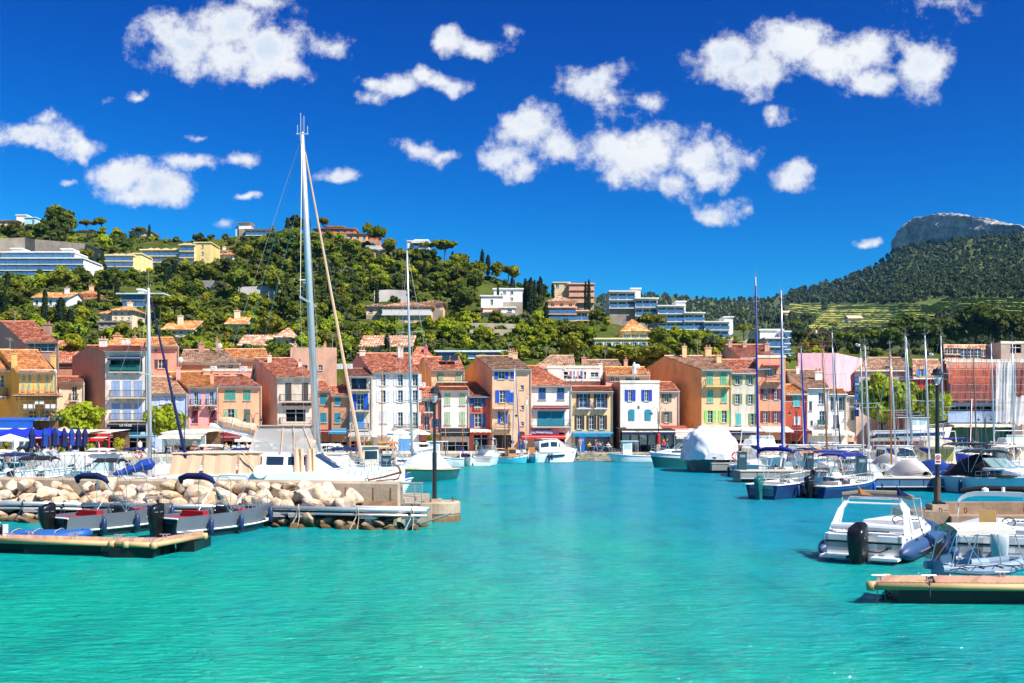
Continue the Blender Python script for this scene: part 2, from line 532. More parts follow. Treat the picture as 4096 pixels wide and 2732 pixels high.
def grass_mat(name, a, b_, c, s1=0.05, s2=0.35):
 m = bpy.data.materials.new(name); m.use_nodes = True
 k = NT(m.node_tree); out = k.n("ShaderNodeOutputMaterial"); p = k.n("ShaderNodeBsdfPrincipled")
 p.inputs["Roughness"].default_value = 1.0; p.inputs["Specular IOR Level"].default_value = 0.1
 pos = k.n("ShaderNodeNewGeometry").outputs["Position"]
 col = k.mix(k.ramp(k.noise(pos, s1, 6, 0.65), 0.4, 0.6), rgba(a), rgba(b_))
 col = k.mix(k.ramp(k.noise(pos, s2, 6, 0.7), 0.5, 0.7, 0, 0.8), col, rgba(c))
 k.l(col, p.inputs["Base Color"])
 bp = k.n("ShaderNodeBump"); bp.inputs["Strength"].default_value = 1.0; bp.inputs["Distance"].default_value = 0.8
 k.l(k.noise(pos, 0.9, 6, 0.7), bp.inputs["Height"]); k.l(bp.outputs[0], p.inputs["Normal"])
 k.l(p.outputs[0], out.inputs[0])
 return m
def grid_mesh(name, pxs, ys, zf, m, jitter=0.0):
 V = np.zeros((len(ys), len(pxs), 3))
 for j, Y in enumerate(ys):
  for i, px in enumerate(pxs):
   V[j, i] = (wx(px, Y), Y, zf(px, Y) + (rnd.uniform(-jitter, jitter) if Y > 160 else 0))
 nx, ny = len(pxs), len(ys)
 idx = np.arange(nx * ny).reshape(ny, nx)
 Q = np.stack([idx[:-1, :-1], idx[:-1, 1:], idx[1:, 1:], idx[1:, :-1]], -1).reshape(-1, 4)
 return link(name, np_mesh(name, V.reshape(-1, 3), Q, m, smooth=True), kind="structure")
grid_mesh("hill", np.linspace(-1500, 5600, 180), np.concatenate([np.linspace(144, 345, 70), np.linspace(352, 520, 10)]), hill_z,
   grass_mat("hill_grass", (0.085, 0.115, 0.012), (0.045, 0.065, 0.010), (0.17, 0.14, 0.06)), 0.35)
MPX = [1500, 2000, 2300, 2450, 2600, 2750, 2900, 3050, 3150, 3250, 3330, 3400, 3500, 3560, 3587, 3663, 3790, 3866, 4019, 4096, 4300, 5600]
MPY = [1230, 1215, 1195, 1180, 1178, 1192, 1202, 1197, 1175, 1163, 1143, 1112, 1070, 1030, 993, 975, 960, 947, 942, 937, 930, 930]
MYX = [1500, 3000, 3300, 3587, 4096, 5600]
MYY = [1750, 1700, 1550, 1400, 1060, 800]
Y0M, PY0M = 330.0, 1425.0
def mtn_r(px): return float(np.interp(px, MPX, MPY)), float(np.interp(px, MYX, MYY))
def mtn_z(px, Y):
 pr, Yr = mtn_r(px)
 if Y <= Yr:
  s = max(0.0, (Y - Y0M) / (Yr - Y0M))
  return wz(PY0M + (pr - PY0M) * s ** 0.62, Y)
 return wz(pr, Yr) - (Y - Yr) * (0.3 if px < 3580 else 0.02)
def mtn_Y(px, py):
 pr, Yr = mtn_r(px)
 t = min(1.0, max(0.0, (py - PY0M) / (pr - PY0M)))
 return Y0M + (Yr - Y0M) * t ** (1 / 0.62)
ys = np.concatenate([np.linspace(330, 900, 40), np.linspace(920, 1720, 40), np.linspace(1750, 2300, 6)])
grid_mesh("mountain", np.concatenate([np.linspace(1500, 2300, 10), np.linspace(2320, 4300, 130), np.linspace(4350, 5600, 12)]), ys, mtn_z,
   grass_mat("mountain_scrub", (0.10, 0.135, 0.03), (0.065, 0.09, 0.03), (0.18, 0.16, 0.10), 0.012, 0.06), 1.2)
def rock_mat(name, a, b_, c, sc=0.05):
 m = bpy.data.materials.new(name); m.use_nodes = True
 k = NT(m.node_tree); out = k.n("ShaderNodeOutputMaterial"); p = k.n("ShaderNodeBsdfPrincipled")
 p.inputs["Roughness"].default_value = 0.95; p.inputs["Specular IOR Level"].default_value = 0.2
 pos = k.n("ShaderNodeNewGeometry").outputs["Position"]
 nz = k.noise(k.mapping(pos, (1, 1, 0.35)), sc, 7, 0.65)
 col = k.mix(k.ramp(nz, 0.38, 0.6), rgba(a), rgba(b_))
 col = k.mix(k.ramp(k.noise(pos, sc * 3.1, 6, 0.7), 0.5, 0.68, 0, 0.8), col, rgba(c))
 k.l(col, p.inputs["Base Color"])
 bp = k.n("ShaderNodeBump"); bp.inputs["Strength"].default_value = 1.0; bp.inputs["Distance"].default_value = 0.06 / sc
 k.l(k.noise(pos, sc * 6, 6, 0.7), bp.inputs["Height"]); k.l(bp.outputs[0], p.inputs["Normal"])
 k.l(p.outputs[0], out.inputs[0])
 return m
CT = [(3575, 940), (3582, 922), (3612, 897), (3653, 871), (3734, 853), (3785, 850), (3841, 856), (3917, 871), (3994, 886), (4096, 909), (4300, 950)]
nst, nlev = 150, 26
V = []
nr = np.random.RandomState(5)
flute = np.cumsum(nr.randn(nst) * 1.0); flute = flute - np.convolve(flute, np.ones(15) / 15, "same")
for i in range(nst):
 px = 3576 + (4300 - 3576) * (i / (nst - 1)) ** 1.05
 pr, Yr = mtn_r(px)
 pt = float(np.interp(px, [c[0] for c in CT], [c[1] for c in CT])) + nr.uniform(-2.5, 2.5) + 2.5 * math.sin(i * .45) * math.sin(i * .17)
 zb, zt = wz(pr, Yr) - 5, wz(pt, Yr)
 x = wx(px, Yr)
 for j in range(nlev):
  t = j / (nlev - 1)
  ov = 3.0 * math.sin(t * 3.0) + flute[i] * 1.5 * (0.4 + 0.6 * math.sin(t * 4 + i * .13) ** 2) + nr.uniform(-1.3, 1.3) - t * 5.0 + 3.5 * math.sin(i * .16 + 1.5 * math.sin(t * 4)) + 2.2 * (abs(math.sin(t * 9 + .5 * math.sin(i * .1))) ** 4)
  V.append((x - 0.98 * ov, Yr - 0.18 * ov, zb + (zt - zb) * t))
 for (dx, dy, dz) in ((18, 8, -5), (130, 120, -40), (160, 220, -80)):
  V.append((x + dx, Yr + dy, zt + dz))
nl = nlev + 3
idx = np.arange(nst * nl).reshape(nst, nl)
Q = np.stack([idx[:-1, :-1], idx[1:, :-1], idx[1:, 1:], idx[:-1, 1:]], -1).reshape(-1, 4)
link("cliff", np_mesh("cliff", V, Q, rock_mat("limestone", (0.62, 0.58, 0.53), (0.36, 0.34, 0.32), (0.10, 0.095, 0.09), 0.06)), kind="structure")
M_VINE = mat("vineyard_soil", (0.36, 0.36, 0.07), 1.0, 0.4, 0.05, 0, spec=0.1, stain=(0.34, 0.24, 0.12), stain_amt=0.7)
VY = [((3330, 1222), (3752, 1222), (3640, 1330), (3210, 1330)), ((3790, 1195), (4330, 1200), (4330, 1300), (3660, 1262)), ((3160, 1215), (3300, 1222), (3260, 1285), (3140, 1270))]
vb = MB()
rows = []
for (a, b_, c, d) in VY:
 nn = 14
 for j in range(nn):
  for i in range(10):
   q = []
   for (u, v) in ((i, j + 1), (i + 1, j + 1), (i + 1, j), (i, j)):
    u, v = u / 10, v / nn
    px = (a[0] * (1 - u) + b_[0] * u) * (1 - v) + (d[0] * (1 - u) + c[0] * u) * v
    py = (a[1] * (1 - u) + b_[1] * u) * (1 - v) + (d[1] * (1 - u) + c[1] * u) * v
    Y = mtn_Y(px, py)
    q.append((wx(px, Y), Y, mtn_z(px, Y) + 0.5))
   vb.face(q)
 n2 = 15
 for j in range(n2):
  v = (j + 0.5) / n2
  l = (a[0] * (1 - v) + d[0] * v, a[1] * (1 - v) + d[1] * v); r_ = (b_[0] * (1 - v) + c[0] * v, b_[1] * (1 - v) + c[1] * v)
  rows.append((l, r_))
vb.build("vineyard", M_VINE, kind="structure")
vb = MB()
for (l, r_) in rows:
 n = max(8, int((r_[0] - l[0]) / 9))
 secs = []
 amp = rnd.uniform(0.5, 1.6)
 for i in range(n + 1):
  u = i / n
  px = l[0] + (r_[0] - l[0]) * u; py = l[1] + (r_[1] - l[1]) * u + 1.6 * math.sin(u * 7 + l[1])
  Y = mtn_Y(px, py); z = mtn_z(px, Y) + 0.4
  h = 0.65 * amp + rnd.uniform(-.2, .3)
  w = 1.2 + rnd.uniform(-.3, .6)
  secs.append([(wx(px, Y), Y - w * 2, z), (wx(px, Y), Y - w, z + h), (wx(px, Y), Y + w, z + h), (wx(px, Y), Y + w * 2, z)])
 vb.loft(secs)
tag(vb.build("vine_rows", mat("vine_leaf", (0.10, 0.17, 0.015), 0.9, 0.4, 0.08), kind="stuff"), "rows of green vines on the terraces below the cliff", "vines")
# ================================================================ the old houses along the quay
T_RED = tile_mat("roof_tile_red", "96503c", "c07050", "e4a888")
T_ORANGE = tile_mat("roof_tile_orange", "b0643a", "d88c50", "eebc80")
T_BROWN = tile_mat("roof_tile_brown", "80604c", "ac8468", "d0b094")
T_PALE = tile_mat("roof_tile_pale", "9a6a4c", "c8987a", "e6c8a8")
T_DARK = tile_mat("roof_tile_dark", "6e4034", "985848", "bc8068")
TILES = dict(r=T_RED, o=T_ORANGE, b=T_BROWN, p=T_PALE, d=T_DARK)
GLASS = mat("window_glass", (0.02, 0.035, 0.05), 0.08, 0.3, 0.9, spec=0.9)
TEALGLASS = mat("teal_glass", (0.015, 0.06, 0.11), 0.2, 0.3, 0.9, spec=0.45)
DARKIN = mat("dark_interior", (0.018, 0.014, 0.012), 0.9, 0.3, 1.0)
IRON = mat("wrought_iron", (0.03, 0.032, 0.035), 0.5, 0.1)
FRAMEW = mat("window_frame_white", (0.62, 0.62, 0.6), 0.5, 0.05)
SILL = mat("stone_sill", (0.50, 0.44, 0.37), 0.85, 0.15, 4)
def sh(h, d=0.8):
 return mat("shutter_" + h, tuple(x * d for x in hx(h)), 0.55, 0.12, 6.0)
SH = dict(w=sh("e6e8ee"), t=sh("1f8fa8"), g=sh("5fa890"), G=sh("a9c8a0"), B=sh("1d5fd0"), R=sh("1b46c4"), n=sh("3a5f9a"), m=sh("7a2434"),
   k=sh("4a2c22"), y=sh("6f7a68"), M=sh("6fc8a0"), L=sh("9be07a"), o=sh("8a9a66"), a=sh("5cc8c4"), l=sh("a8bce0"), p=sh("b7cda6"), x=sh("5d4f4a"), q=sh("6aa7e0"), c=sh("2a8fd6"))
def bil(A, B, C, D, u, v):
 return A.lerp(B, u).lerp(D.lerp(C, u), v)
def tiles(mb, A, B, C, D, w=0.26, step=0.42, hgt=0.075):
 """a slope of round canal tiles: A,B eave left/right, C,D ridge right/left"""
 A, B, C, D = (Vector(q) for q in (A, B, C, D))
 nrm = (B - A).cross(D - A)
 if nrm.length < 1e-6:
  nrm = (B - A).cross(C - A)
 nrm.normalize()
 nc = max(3, int(((B - A).length + (C - D).length) / 2 / w))
 nr_ = max(2, int(((D - A).length + (C - B).length) / 2 / step))
 prof = ((0.0, 0.0), (0.22, 0.8), (0.5, 1.0), (0.78, 0.8))
 for r_ in range(nr_):
  v0, v1 = r_ / nr_, min(1.0, (r_ + 1.12) / nr_)
  lo, hi, us = [], [], []
  for c in range(nc + 1):
   for (fu, fh) in (prof if c < nc else prof[:1]):
    u = (c + fu) / nc
    jit = 0.012 * math.sin(c * 12.9 + r_ * 78.2)
    lo.append(mb.pt(bil(A, B, C, D, u, v0) + nrm * (fh * hgt + 0.05 + jit)))
    hi.append(mb.pt(bil(A, B, C, D, u, v1) + nrm * (fh * hgt * 0.85 + 0.005)))
    us.append(c + fu)
  for i in range(len(lo) - 1):
   mb.f.append([lo[i], lo[i + 1], hi[i + 1], hi[i]]); mb.m.append(0)
   mb.uv.append([(us[i], r_ + .1), (us[i] + .2, r_ + .1), (us[i] + .2, r_ + .9), (us[i], r_ + .9)])
 dn = nrm * -0.06
 mb.face([A + dn, D + dn, C + dn, B + dn], 1)
 mb.face([A + dn, B + dn, B + nrm * .03, A + nrm * .03], 1)
def wall_holes(mb, x0, x1, z0, z1, Y, holes, depth, m=0, mr=0):
 """flat wall facing the water with rectangular openings and their reveals"""
 xs = sorted({x0, x1, *[min(max(h[i], x0), x1) for h in holes for i in (0, 1)]})
 zs = sorted({z0, z1, *[min(max(h[i], z0), z1) for h in holes for i in (2, 3)]})
 for a, b_ in zip(xs, xs[1:]):
  for c, d in zip(zs, zs[1:]):
   cx, cz = (a + b_) / 2, (c + d) / 2
   if not any(h[0] < cx < h[1] and h[2] < cz < h[3] for h in holes):
    mb.face([(a, Y, c), (b_, Y, c), (b_, Y, d), (a, Y, d)], m)
 for (a, b_, c, d) in holes:
  Y2 = Y + depth
  mb.face([(a, Y, c), (a, Y, d), (a, Y2, d), (a, Y2, c)], mr)
  mb.face([(b_, Y, c), (b_, Y2, c), (b_, Y2, d), (b_, Y, d)], mr)
  mb.face([(a, Y, c), (a, Y2, c), (b_, Y2, c), (b_, Y, c)], mr)
  mb.face([(a, Y, d), (b_, Y, d), (b_, Y2, d), (a, Y2, d)], mr)
def shutter(root, o, x0, x1, z0, z1, Y, m, rz=0.0):
 """louvred leaf: a frame and a stack of tilted slats"""
 mb = MB(o)
 w = min(0.09, (x1 - x0) * 0.18)
 Yf = Y - 0.055
 for (a, b_, c, d) in ((x0, x0 + w, z0, z1), (x1 - w, x1, z0, z1), (x0 + w, x1 - w, z0, z0 + w), (x0 + w, x1 - w, z1 - w, z1)):
  mb.box(a, b_, Yf, Y - 0.004, c, d)
 n = max(5, int((z1 - z0) / 0.16))
 h = (z1 - z0 - 2 * w) / n
 for i in range(n):
  a = z0 + w + i * h
  mb.face([(x0 + w, Yf + 0.005, a), (x1 - w, Yf + 0.005, a), (x1 - w, Y - 0.012, a + h), (x0 + w, Y - 0.012, a + h)])
 return mb.build("shutter", m, root)
def window(root, o, x0, x1, z0, z1, Y, pane=GLASS, frame=FRAMEW, cols=2, rows=2, depth=0.18):
 mb = MB(o)
 t = 0.055
 Yf, Yb = Y + depth - 0.05, Y + depth
 for (a, b_, c, d) in ((x0, x0 + t, z0, z1), (x1 - t, x1, z0, z1), (x0 + t, x1 - t, z0, z0 + t), (x0 + t, x1 - t, z1 - t, z1)):
  mb.box(a + .002, b_ - .002, Yf, Yb, c + .002, d - .002)
 for i in range(1, cols):
  x = x0 + (x1 - x0) * i / cols
  mb.box(x - t * .6, x + t * .6, Yf + .004, Yb, z0 + t, z1 - t)
 for i in range(1, rows):
  z = z0 + (z1 - z0) * i / rows
  mb.box(x0 + t, x1 - t, Yf + .012, Yb, z - t * .4, z + t * .4)
 w = mb.build("window", frame, root)
 g = MB(o)
 g.box(x0, x1, Yb - 0.015, Yb + 0.02, z0, z1)
 g.build("pane", pane, w)
 s = MB(o)
 s.box(x0 - .08, x1 + .08, Y - .09, Y - .003, z0 - .09, z0 - .003)
 s.build("sill", SILL, w)
 return w
def balcony(root, o, x0, x1, zt, zb, Y, dep=0.8, slab=SILL, rail=IRON, solid=None, brackets=3):
 """floor slab with a barred railing; zb = floor, zt = top of the rail"""
 mb = MB(o)
 mb.box(x0, x1, Y - dep, Y - .002, zb - .16, zb)
 for i in range(brackets):
  x = x0 + (x1 - x0) * (i + .5) / brackets
  mb.box(x - .09, x + .09, Y - dep * .6, Y - .003, zb - .42, zb - .165)
 s = mb.build("balcony", slab, root)
 r_ = MB(o)
 yf = Y - dep + .05
 for z in (zt, zb + .12):
  r_.box(x0 + .03, x1 - .03, yf - .025, yf + .025, z - .025, z + .025)
  for x in (x0 + .05, x1 - .05):
   r_.box(x - .02, x + .02, yf + .03, Y - .01, z - .02, z + .02)
 n = max(4, int((x1 - x0) / .16))
 for i in range(n + 1):
  x = x0 + .05 + (x1 - x0 - .1) * i / n
  r_.box(x - .012, x + .012, yf - .012, yf + .012, zb, zt - .026)
 for j in range(4):
  y = yf + (dep - .1) * (j + 1) / 5
  for x in (x0 + .05, x1 - .05):
   r_.box(x - .012, x + .012, y - .012, y + .012, zb, zt - .021)
 r_.build("railing", rail, s)
 if solid is not None:
  q = MB(o)
  q.box(x0 + .05, x1 - .05, yf + .03, yf + .045, zb + .1, zt - .05)
  q.build("screen", solid, s)
 return s
def chimney(parent, o, x, y, z0, z1, w, m, pots=1):
 mb = MB(o)
 mb.box(x - w / 2, x + w / 2, y - w * .4, y + w * .4, z0, z1)
 mb.box(x - w * .6, x + w * .6, y - w * .5, y + w * .5, z1 + .002, z1 + .12)
 c = mb.build("chimney", m, parent)
 q = MB(o)
 for i in range(pots):
  xx = x + (i - (pots - 1) / 2) * w * .5
  q.lathe([(.14, 0), (.11, .4), (.15, .42)], (xx, y, z1 + .122), 8)
 q.build("chimney_pot", T_POT, c)
 return c
T_POT = mat("chimney_pot", (0.35, 0.15, 0.08), 0.9, 0.2)
def awning(root, o, x0, x1, zt, zb, Y, dep, m, val=0.3, valm=None, text=None, ts=0.35, tm=None):
 """canvas sloping out from the wall with a hanging valance"""
 mb = MB(o)
 n = 8
 for i in range(n):
  a = x0 + (x1 - x0) * i / n; b_ = x0 + (x1 - x0) * (i + 1) / n
  sag = 0.03 * math.sin(i * 2.1)
  mb.face([(a, Y - dep, zb), (b_, Y - dep, zb), (b_, Y - dep * .5, (zt + zb) / 2 - .03), (a, Y - dep * .5, (zt + zb) / 2 - .03)])
  mb.face([(a, Y - dep * .5, (zt + zb) / 2 - .03), (b_, Y - dep * .5, (zt + zb) / 2 - .03), (b_, Y - .004, zt), (a, Y - .004, zt)])
  mb.face([(a, Y - dep, zb), (b_, Y - dep, zb), (b_, Y - dep - .02 + sag, zb - val - .05 * (i % 2)), (a, Y - dep - .02 - sag, zb - val - .05 * ((i + 1) % 2))], 1)
 mb.bar((x0, Y - dep + .03, zb + .01), (x1, Y - dep + .03, zb + .01), .04, m=2)
 for x in (x0 + .1, x1 - .1):
  mb.bar((x, Y - dep + .05, zb), (x, Y - .02, zb - .25), .03, m=2)
 a = mb.build("awning", [m, valm or m, FRAMEW], root)
 if text:
  text_part(text, ts, tm or INK, a, Vector(((x0 + x1) / 2, Y - dep - .075, zb - val * .55)) - Vector(o))
 return a
def house(label, col, x0, x1, ye, Y=134.0, yb=1808, roof="r", rl=None, rr=None, ry=None, dep=4.0, wins=(), bal=(), chim=(), awn=(), cat="house",
   name="town_house", parapet=False, cornice=None, side=None, over=0.35, base=None, holes=(), group="houses along the quay"):
 """x0,x1,ye: facade edges and eave in pixels of the photograph at distance Y; rl,rr,ry: ridge line at Y+dep"""
 X0, X1, ZE, ZB = wx(x0, Y), wx(x1, Y), wz(ye, Y), wz(yb, Y)
 ZB = max(ZB, 1.0) if Y < 146 else ZB
 root = thing(name, label, cat, ((X0 + X1) / 2, Y, ZB), group=group)
 o = root.location.copy()
 wallm = col if not isinstance(col, str) else stucco(col, col)
 sidem = wallm if side is None else stucco(side, side)  # side colour has the side walls' shade and bounced light painted in
 mb = MB(o)
 hol = []
 D = Y + dep
 for w in wins:
  if w[0] in "onde":
   c, a, b_, ww = w[1], w[2], w[3], w[4]
   hol.append((wx(c - ww / 2, Y), wx(c + ww / 2, Y), wz(b_, Y), wz(a, Y)))
 dpt = 0.2
 deepn = any(w[0] == "d" for w in wins)
 wall_holes(mb, X0, X1, ZB, ZE, Y, hol, dpt)
 if roof == "flat":
  ZR = ZE; L = Vector((X0, D, 0)); Rr = Vector((X1, D, 0))
  if rl is not None: L.x = wx(rl, D)
  if rr is not None: Rr.x = wx(rr, D)
 else:
  ZR = wz(ry, D)
  L = Vector((wx(rl, D) if rl is not None else X0, D, 0)); Rr = Vector((wx(rr, D) if rr is not None else X1, D, 0))
 BL = Vector((2 * L.x - X0, Y + 2 * dep, 0)); BR = Vector((2 * Rr.x - X1, Y + 2 * dep, 0))
 if BR.x < BL.x + 1:
  m_ = (BL.x + BR.x) / 2; BL.x, BR.x = m_ - .8, m_ + .8
 for (fx, M_, B_, s) in ((X0, L, BL, 1), (X1, Rr, BR, -1)):
  q1 = [(fx, Y, ZB), (M_.x, D, ZB), (M_.x, D, ZR), (fx, Y, ZE)]
  q2 = [(M_.x, D, ZB), (B_.x, B_.y, ZB), (B_.x, B_.y, ZE), (M_.x, D, ZR)]
  for q in (q1, q2):
   mb.face(q[::-1] if s > 0 else q, 1)
 mb.face([(BR.x, BR.y, ZB), (BL.x, BL.y, ZB), (BL.x, BL.y, ZE), (BR.x, BR.y, ZE)], 1)
 wl = mb.build("wall", [wallm, sidem], root)
 up = Vector((0, 0, .02))
 rb = MB(o)
 if roof == "flat":
  rb.face([(X0, Y, ZE), (X1, Y, ZE), (BR.x, BR.y, ZE), (BL.x, BL.y, ZE)])
  rf = rb.build("roof", M_PAVE, root)
  if parapet:
   p = MB(o)
   p.box(X0 - .06, X1 + .06, Y - .07, Y - .002, ZE - .25, ZE + .12)
   p.build("cornice", stucco("cream_trim", "efe2cc"), root)
 else:
  sl = (ZR - ZE) / dep
  Af = Vector((X0 - .08, Y - over, ZE - sl * over)); Bf = Vector((X1 + .08, Y - over, ZE - sl * over))
  Cr = Vector((Rr.x + .08, D, ZR)); Dl = Vector((L.x - .08, D, ZR))
  tiles(rb, Af + up, Bf + up, Cr + up, Dl + up)
  Cb = Vector((BR.x, BR.y + over, ZE - sl * over)); Db = Vector((BL.x, BL.y + over, ZE - sl * over))
  rb.face([Cr + up, Cb + up, Db + up, Dl + up])
  rb.tube([Dl + Vector((0, 0, .06)), Cr + Vector((0, 0, .06))], .13, 6)
  rf = rb.build("roof", [TILES[roof], SILL], root)
  g = MB(o)
  g.tube([(X0, Y - over - .06, ZE - sl * over - .03), (X1, Y - over - .06, ZE - sl * over - .03)], .07, 6)
  g.tube([(X1 - .12, Y - .1, ZE - .2), (X1 - .12, Y - .1, ZB + 2.4)], .05, 6)
  g.build("gutter", M_ZINC, root)
  c = MB(o)
  c.box(X0, X1, Y - .16, Y - .003, ZE - .34, ZE - .12)
  c.box(X0, X1, Y - .28, Y - .003, ZE - .118, ZE - .02)
  c.build("cornice", cornice or stucco("cream_trim", "efe2cc"), root)
 for w in wins:
  t, c, a, b_, ww = w[:5]
  xa, xb, za, zb = wx(c - ww / 2, Y), wx(c + ww / 2, Y), wz(b_, Y), wz(a, Y)
  m = SH[w[5]] if len(w) > 5 and w[5] else None
  if t == "c":
   mid = (xa + xb) / 2
   shutter(root, o, xa, mid - .015, za, zb, Y, m); shutter(root, o, mid + .015, xb, za, zb, Y, m)
   s = MB(o); s.box(xa - .1, xb + .1, Y - .1, Y - .003, za - .12, za - .02); s.build("sill", SILL, root)
  elif t in "on":
   pane = TEALGLASS if (len(w) > 7 and w[7] == "t") else GLASS
   tall = (zb - za) / (xb - xa)
   window(root, o, xa, xb, za, zb, Y, pane, cols=2 if xb - xa > .5 else 1, rows=3 if tall > 1.5 else 2)
   if t == "o":
    sw = (w[6] if len(w) > 6 else ww / 2) / F * Y
    shutter(root, o, xa - sw - .03, xa - .02, za, zb, Y, m); shutter(root, o, xb + .02, xb + sw + .03, za, zb, Y, m)
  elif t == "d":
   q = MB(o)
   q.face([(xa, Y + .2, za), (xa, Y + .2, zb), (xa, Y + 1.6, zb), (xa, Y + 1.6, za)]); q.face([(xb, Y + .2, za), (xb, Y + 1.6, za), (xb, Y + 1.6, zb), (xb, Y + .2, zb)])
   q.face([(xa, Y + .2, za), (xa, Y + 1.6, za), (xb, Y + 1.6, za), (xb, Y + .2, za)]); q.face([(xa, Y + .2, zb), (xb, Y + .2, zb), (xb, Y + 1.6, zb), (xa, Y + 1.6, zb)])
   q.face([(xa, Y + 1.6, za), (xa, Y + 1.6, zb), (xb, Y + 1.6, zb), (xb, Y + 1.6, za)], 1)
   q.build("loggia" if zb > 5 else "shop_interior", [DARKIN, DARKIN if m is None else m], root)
   if ww > 40:
    f = MB(o)
    nn = max(2, int((xb - xa) / 1.2))
    for i in range(nn + 1):
     x = xa + (xb - xa) * i / nn
     f.box(x - .04, x + .04, Y + .14, Y + .22, za, zb)
    f.box(xa, xb, Y + .13, Y + .23, zb - .5, zb - .42)
    f.build("door_frame", m or FRAMEW, root)
  elif t == "a":   # arched closed pair
   mb = MB(o); n = 8; r_ = (xb - xa) / 2; cx = (xa + xb) / 2
   pts = [(xa, za), (xb, za)] + [(cx + r_ * math.cos(math.pi * i / n), zb - r_ * .45 + r_ * .45 * math.sin(math.pi * i / n)) for i in range(n + 1)]
   ft = [mb.pt(p[0], Y - .06, p[1]) for p in pts]; bk = [mb.pt(p[0], Y - .003, p[1]) for p in pts]
   mb.f.append(ft); mb.m.append(0); mb.uv.append(None)
   mb.skin([bk, ft], caps=False)
   for i in range(9):
    z = za + .1 + (zb - za - .35) * i / 9
    for (u, v) in ((xa + .07, cx - .03), (cx + .03, xb - .07)):
     mb.face([(u, Y - .095, z), (v, Y - .095, z), (v, Y - .062, z + .1), (u, Y - .062, z + .1)])
   mb.build("shutter", m, root)
 for bb in bal:
  balcony(root, o, wx(bb[0], Y), wx(bb[1], Y), wz(bb[2], Y), wz(bb[3], Y), Y, *(bb[4:]))
 for ch in chim:
  px, yt, yb_, wpx = ch[:4]
  dd = ch[4] if len(ch) > 4 else dep * .7
  chimney(rf, o, wx(px, Y + dd), Y + dd, wz(yb_, Y + dd) - .6, wz(yt, Y + dd), wpx / F * Y, ch[5] if len(ch) > 5 else wallm, 2 if wpx > 18 else 1)
 for a in awn:
  awning(root, o, wx(a[0], Y), wx(a[1], Y), wz(a[2], Y), wz(a[3], Y), Y, *(a[4:]))
 return root
M_ZINC = mat("zinc", (0.34, 0.34, 0.34), 0.45, 0.1, metal=0.6)
C_ = lambda n, h, d=0.75: mat("canvas_" + n, tuple(x * d for x in hx(h)), 0.85, 0.08, 2.0)
A_RED, A_BLUE, A_TEAL, A_MAR, A_CREAM, A_NAVY, A_GREY, A_BLACK, A_RUST = C_("red", "d02018"), C_("blue", "1030d0"), C_("teal", "1a8ab8"), C_("maroon", "7a1020"), C_("cream", "f0e4d4"), C_("navy", "14244a"), C_("grey", "b8b4b0"), C_("black", "1a1c20"), C_("rust", "a8503c")
def W(t, cs, rows, w, *a):
 return [(t, c, r_[0], r_[1], w, *a) for r_ in rows for c in cs]
house("tall peach block with blank wall and small blue windows behind the loggia house", "dcae94", 1162, 1347, 1390, 146, roof="flat", rl=1160, rr=1340, dep=4, parapet=False, wins=[("n", 1282, 1460, 1482, 16), ("n", 1218, 1460, 1485, 24)], chim=[(1180, 1378, 1390, 12), (1300, 1378, 1390, 10)])
house("house with a huge red tiled slope and a glazed upper storey behind the ochre villa", "a8897c", 99, 236, 1365, 143, roof="r", rl=4, rr=135, ry=1287, dep=8, wins=[("n", 137, 1372, 1406, 50), ("n", 190, 1372, 1406, 58)], chim=[(190, 1300, 1340, 28, 4)])
house("long red roofed house behind the tall cream house", "c98a70", 236, 330, 1448, 150, roof="r", rl=236, rr=300, ry=1366, dep=7)
house("salmon house with brown shutters rising behind the blue house", "e0a088", 585, 716, 1384, 141, roof="o", rl=590, rr=690, ry=1352, dep=4, wins=[("o", 645, 1438, 1474, 26, "x", 12), ("n", 622, 1396, 1406, 12)], chim=[(693, 1395, 1450, 12, 1)])
house("house with low orange roof and twin satellite dishes behind the tall cream house", "d8a488", 430, 600, 1384, 144, roof="o", rl=445, rr=610, ry=1358, dep=3, chim=[(470, 1345, 1362, 26, 3), (540, 1350, 1362, 14, 3)])
house("house with wide grey brown tiled roof behind the pink house", "c09078", 716, 962, 1450, 142, roof="b", rl=735, rr=890, ry=1401, dep=6, wins=[("n", 890, 1455, 1468, 16, 0), ("n", 922, 1455, 1475, 18)], chim=[(806, 1378, 1402, 20, 5), (868, 1360, 1400, 8, 5)])
house("orange roofed house with a skylight behind the peach loggia house", "d09a70", 905, 1080, 1436, 145, roof="o", rl=901, rr=1060, ry=1398, dep=5, chim=[(975, 1420, 1440, 22, 2)])
house("deep pink gabled house behind the cream house with white shutters", "c8767c", 1621, 1762, 1452, 148, roof="r", rl=1668, rr=1700, ry=1392, dep=3, chim=[(1704, 1390, 1420, 14, 2)])
house("pink building with slanting wall behind the white terrace house", "d89a92", 2128, 2300, 1470, 146, roof="b", rl=2200, rr=2292, ry=1424, dep=4)
house("house with broad red brown roof behind the laundry terrace", "d4a08c", 2330, 2500, 1484, 144, roof="b", rl=2345, rr=2470, ry=1441, dep=6, chim=[(2503, 1442, 1480, 15, 2), (2335, 1432, 1455, 18, 4)])
house("red roofed tall house with stained party wall", "c8a894", 2960, 3122, 1430, 143, roof="r", rl=2905, rr=3050, ry=1380, dep=9, wins=[], chim=[(3067, 1377, 1400, 18, 4), (2978, 1376, 1398, 16, 7), (2920, 1368, 1385, 14, 7)])
house("big blank pink house with an iron bell cage on its roof", "e6b6c0", 3192, 3346, 1412, 150, roof="flat", rl=3190, rr=3400, dep=6)
house("pale gabled house behind the round plane tree", "d0b4a0", 3420, 3650, 1480, 156, roof="b", rl=3470, rr=3600, ry=1432, dep=5, wins=[("n", 3553, 1464, 1494, 22)])
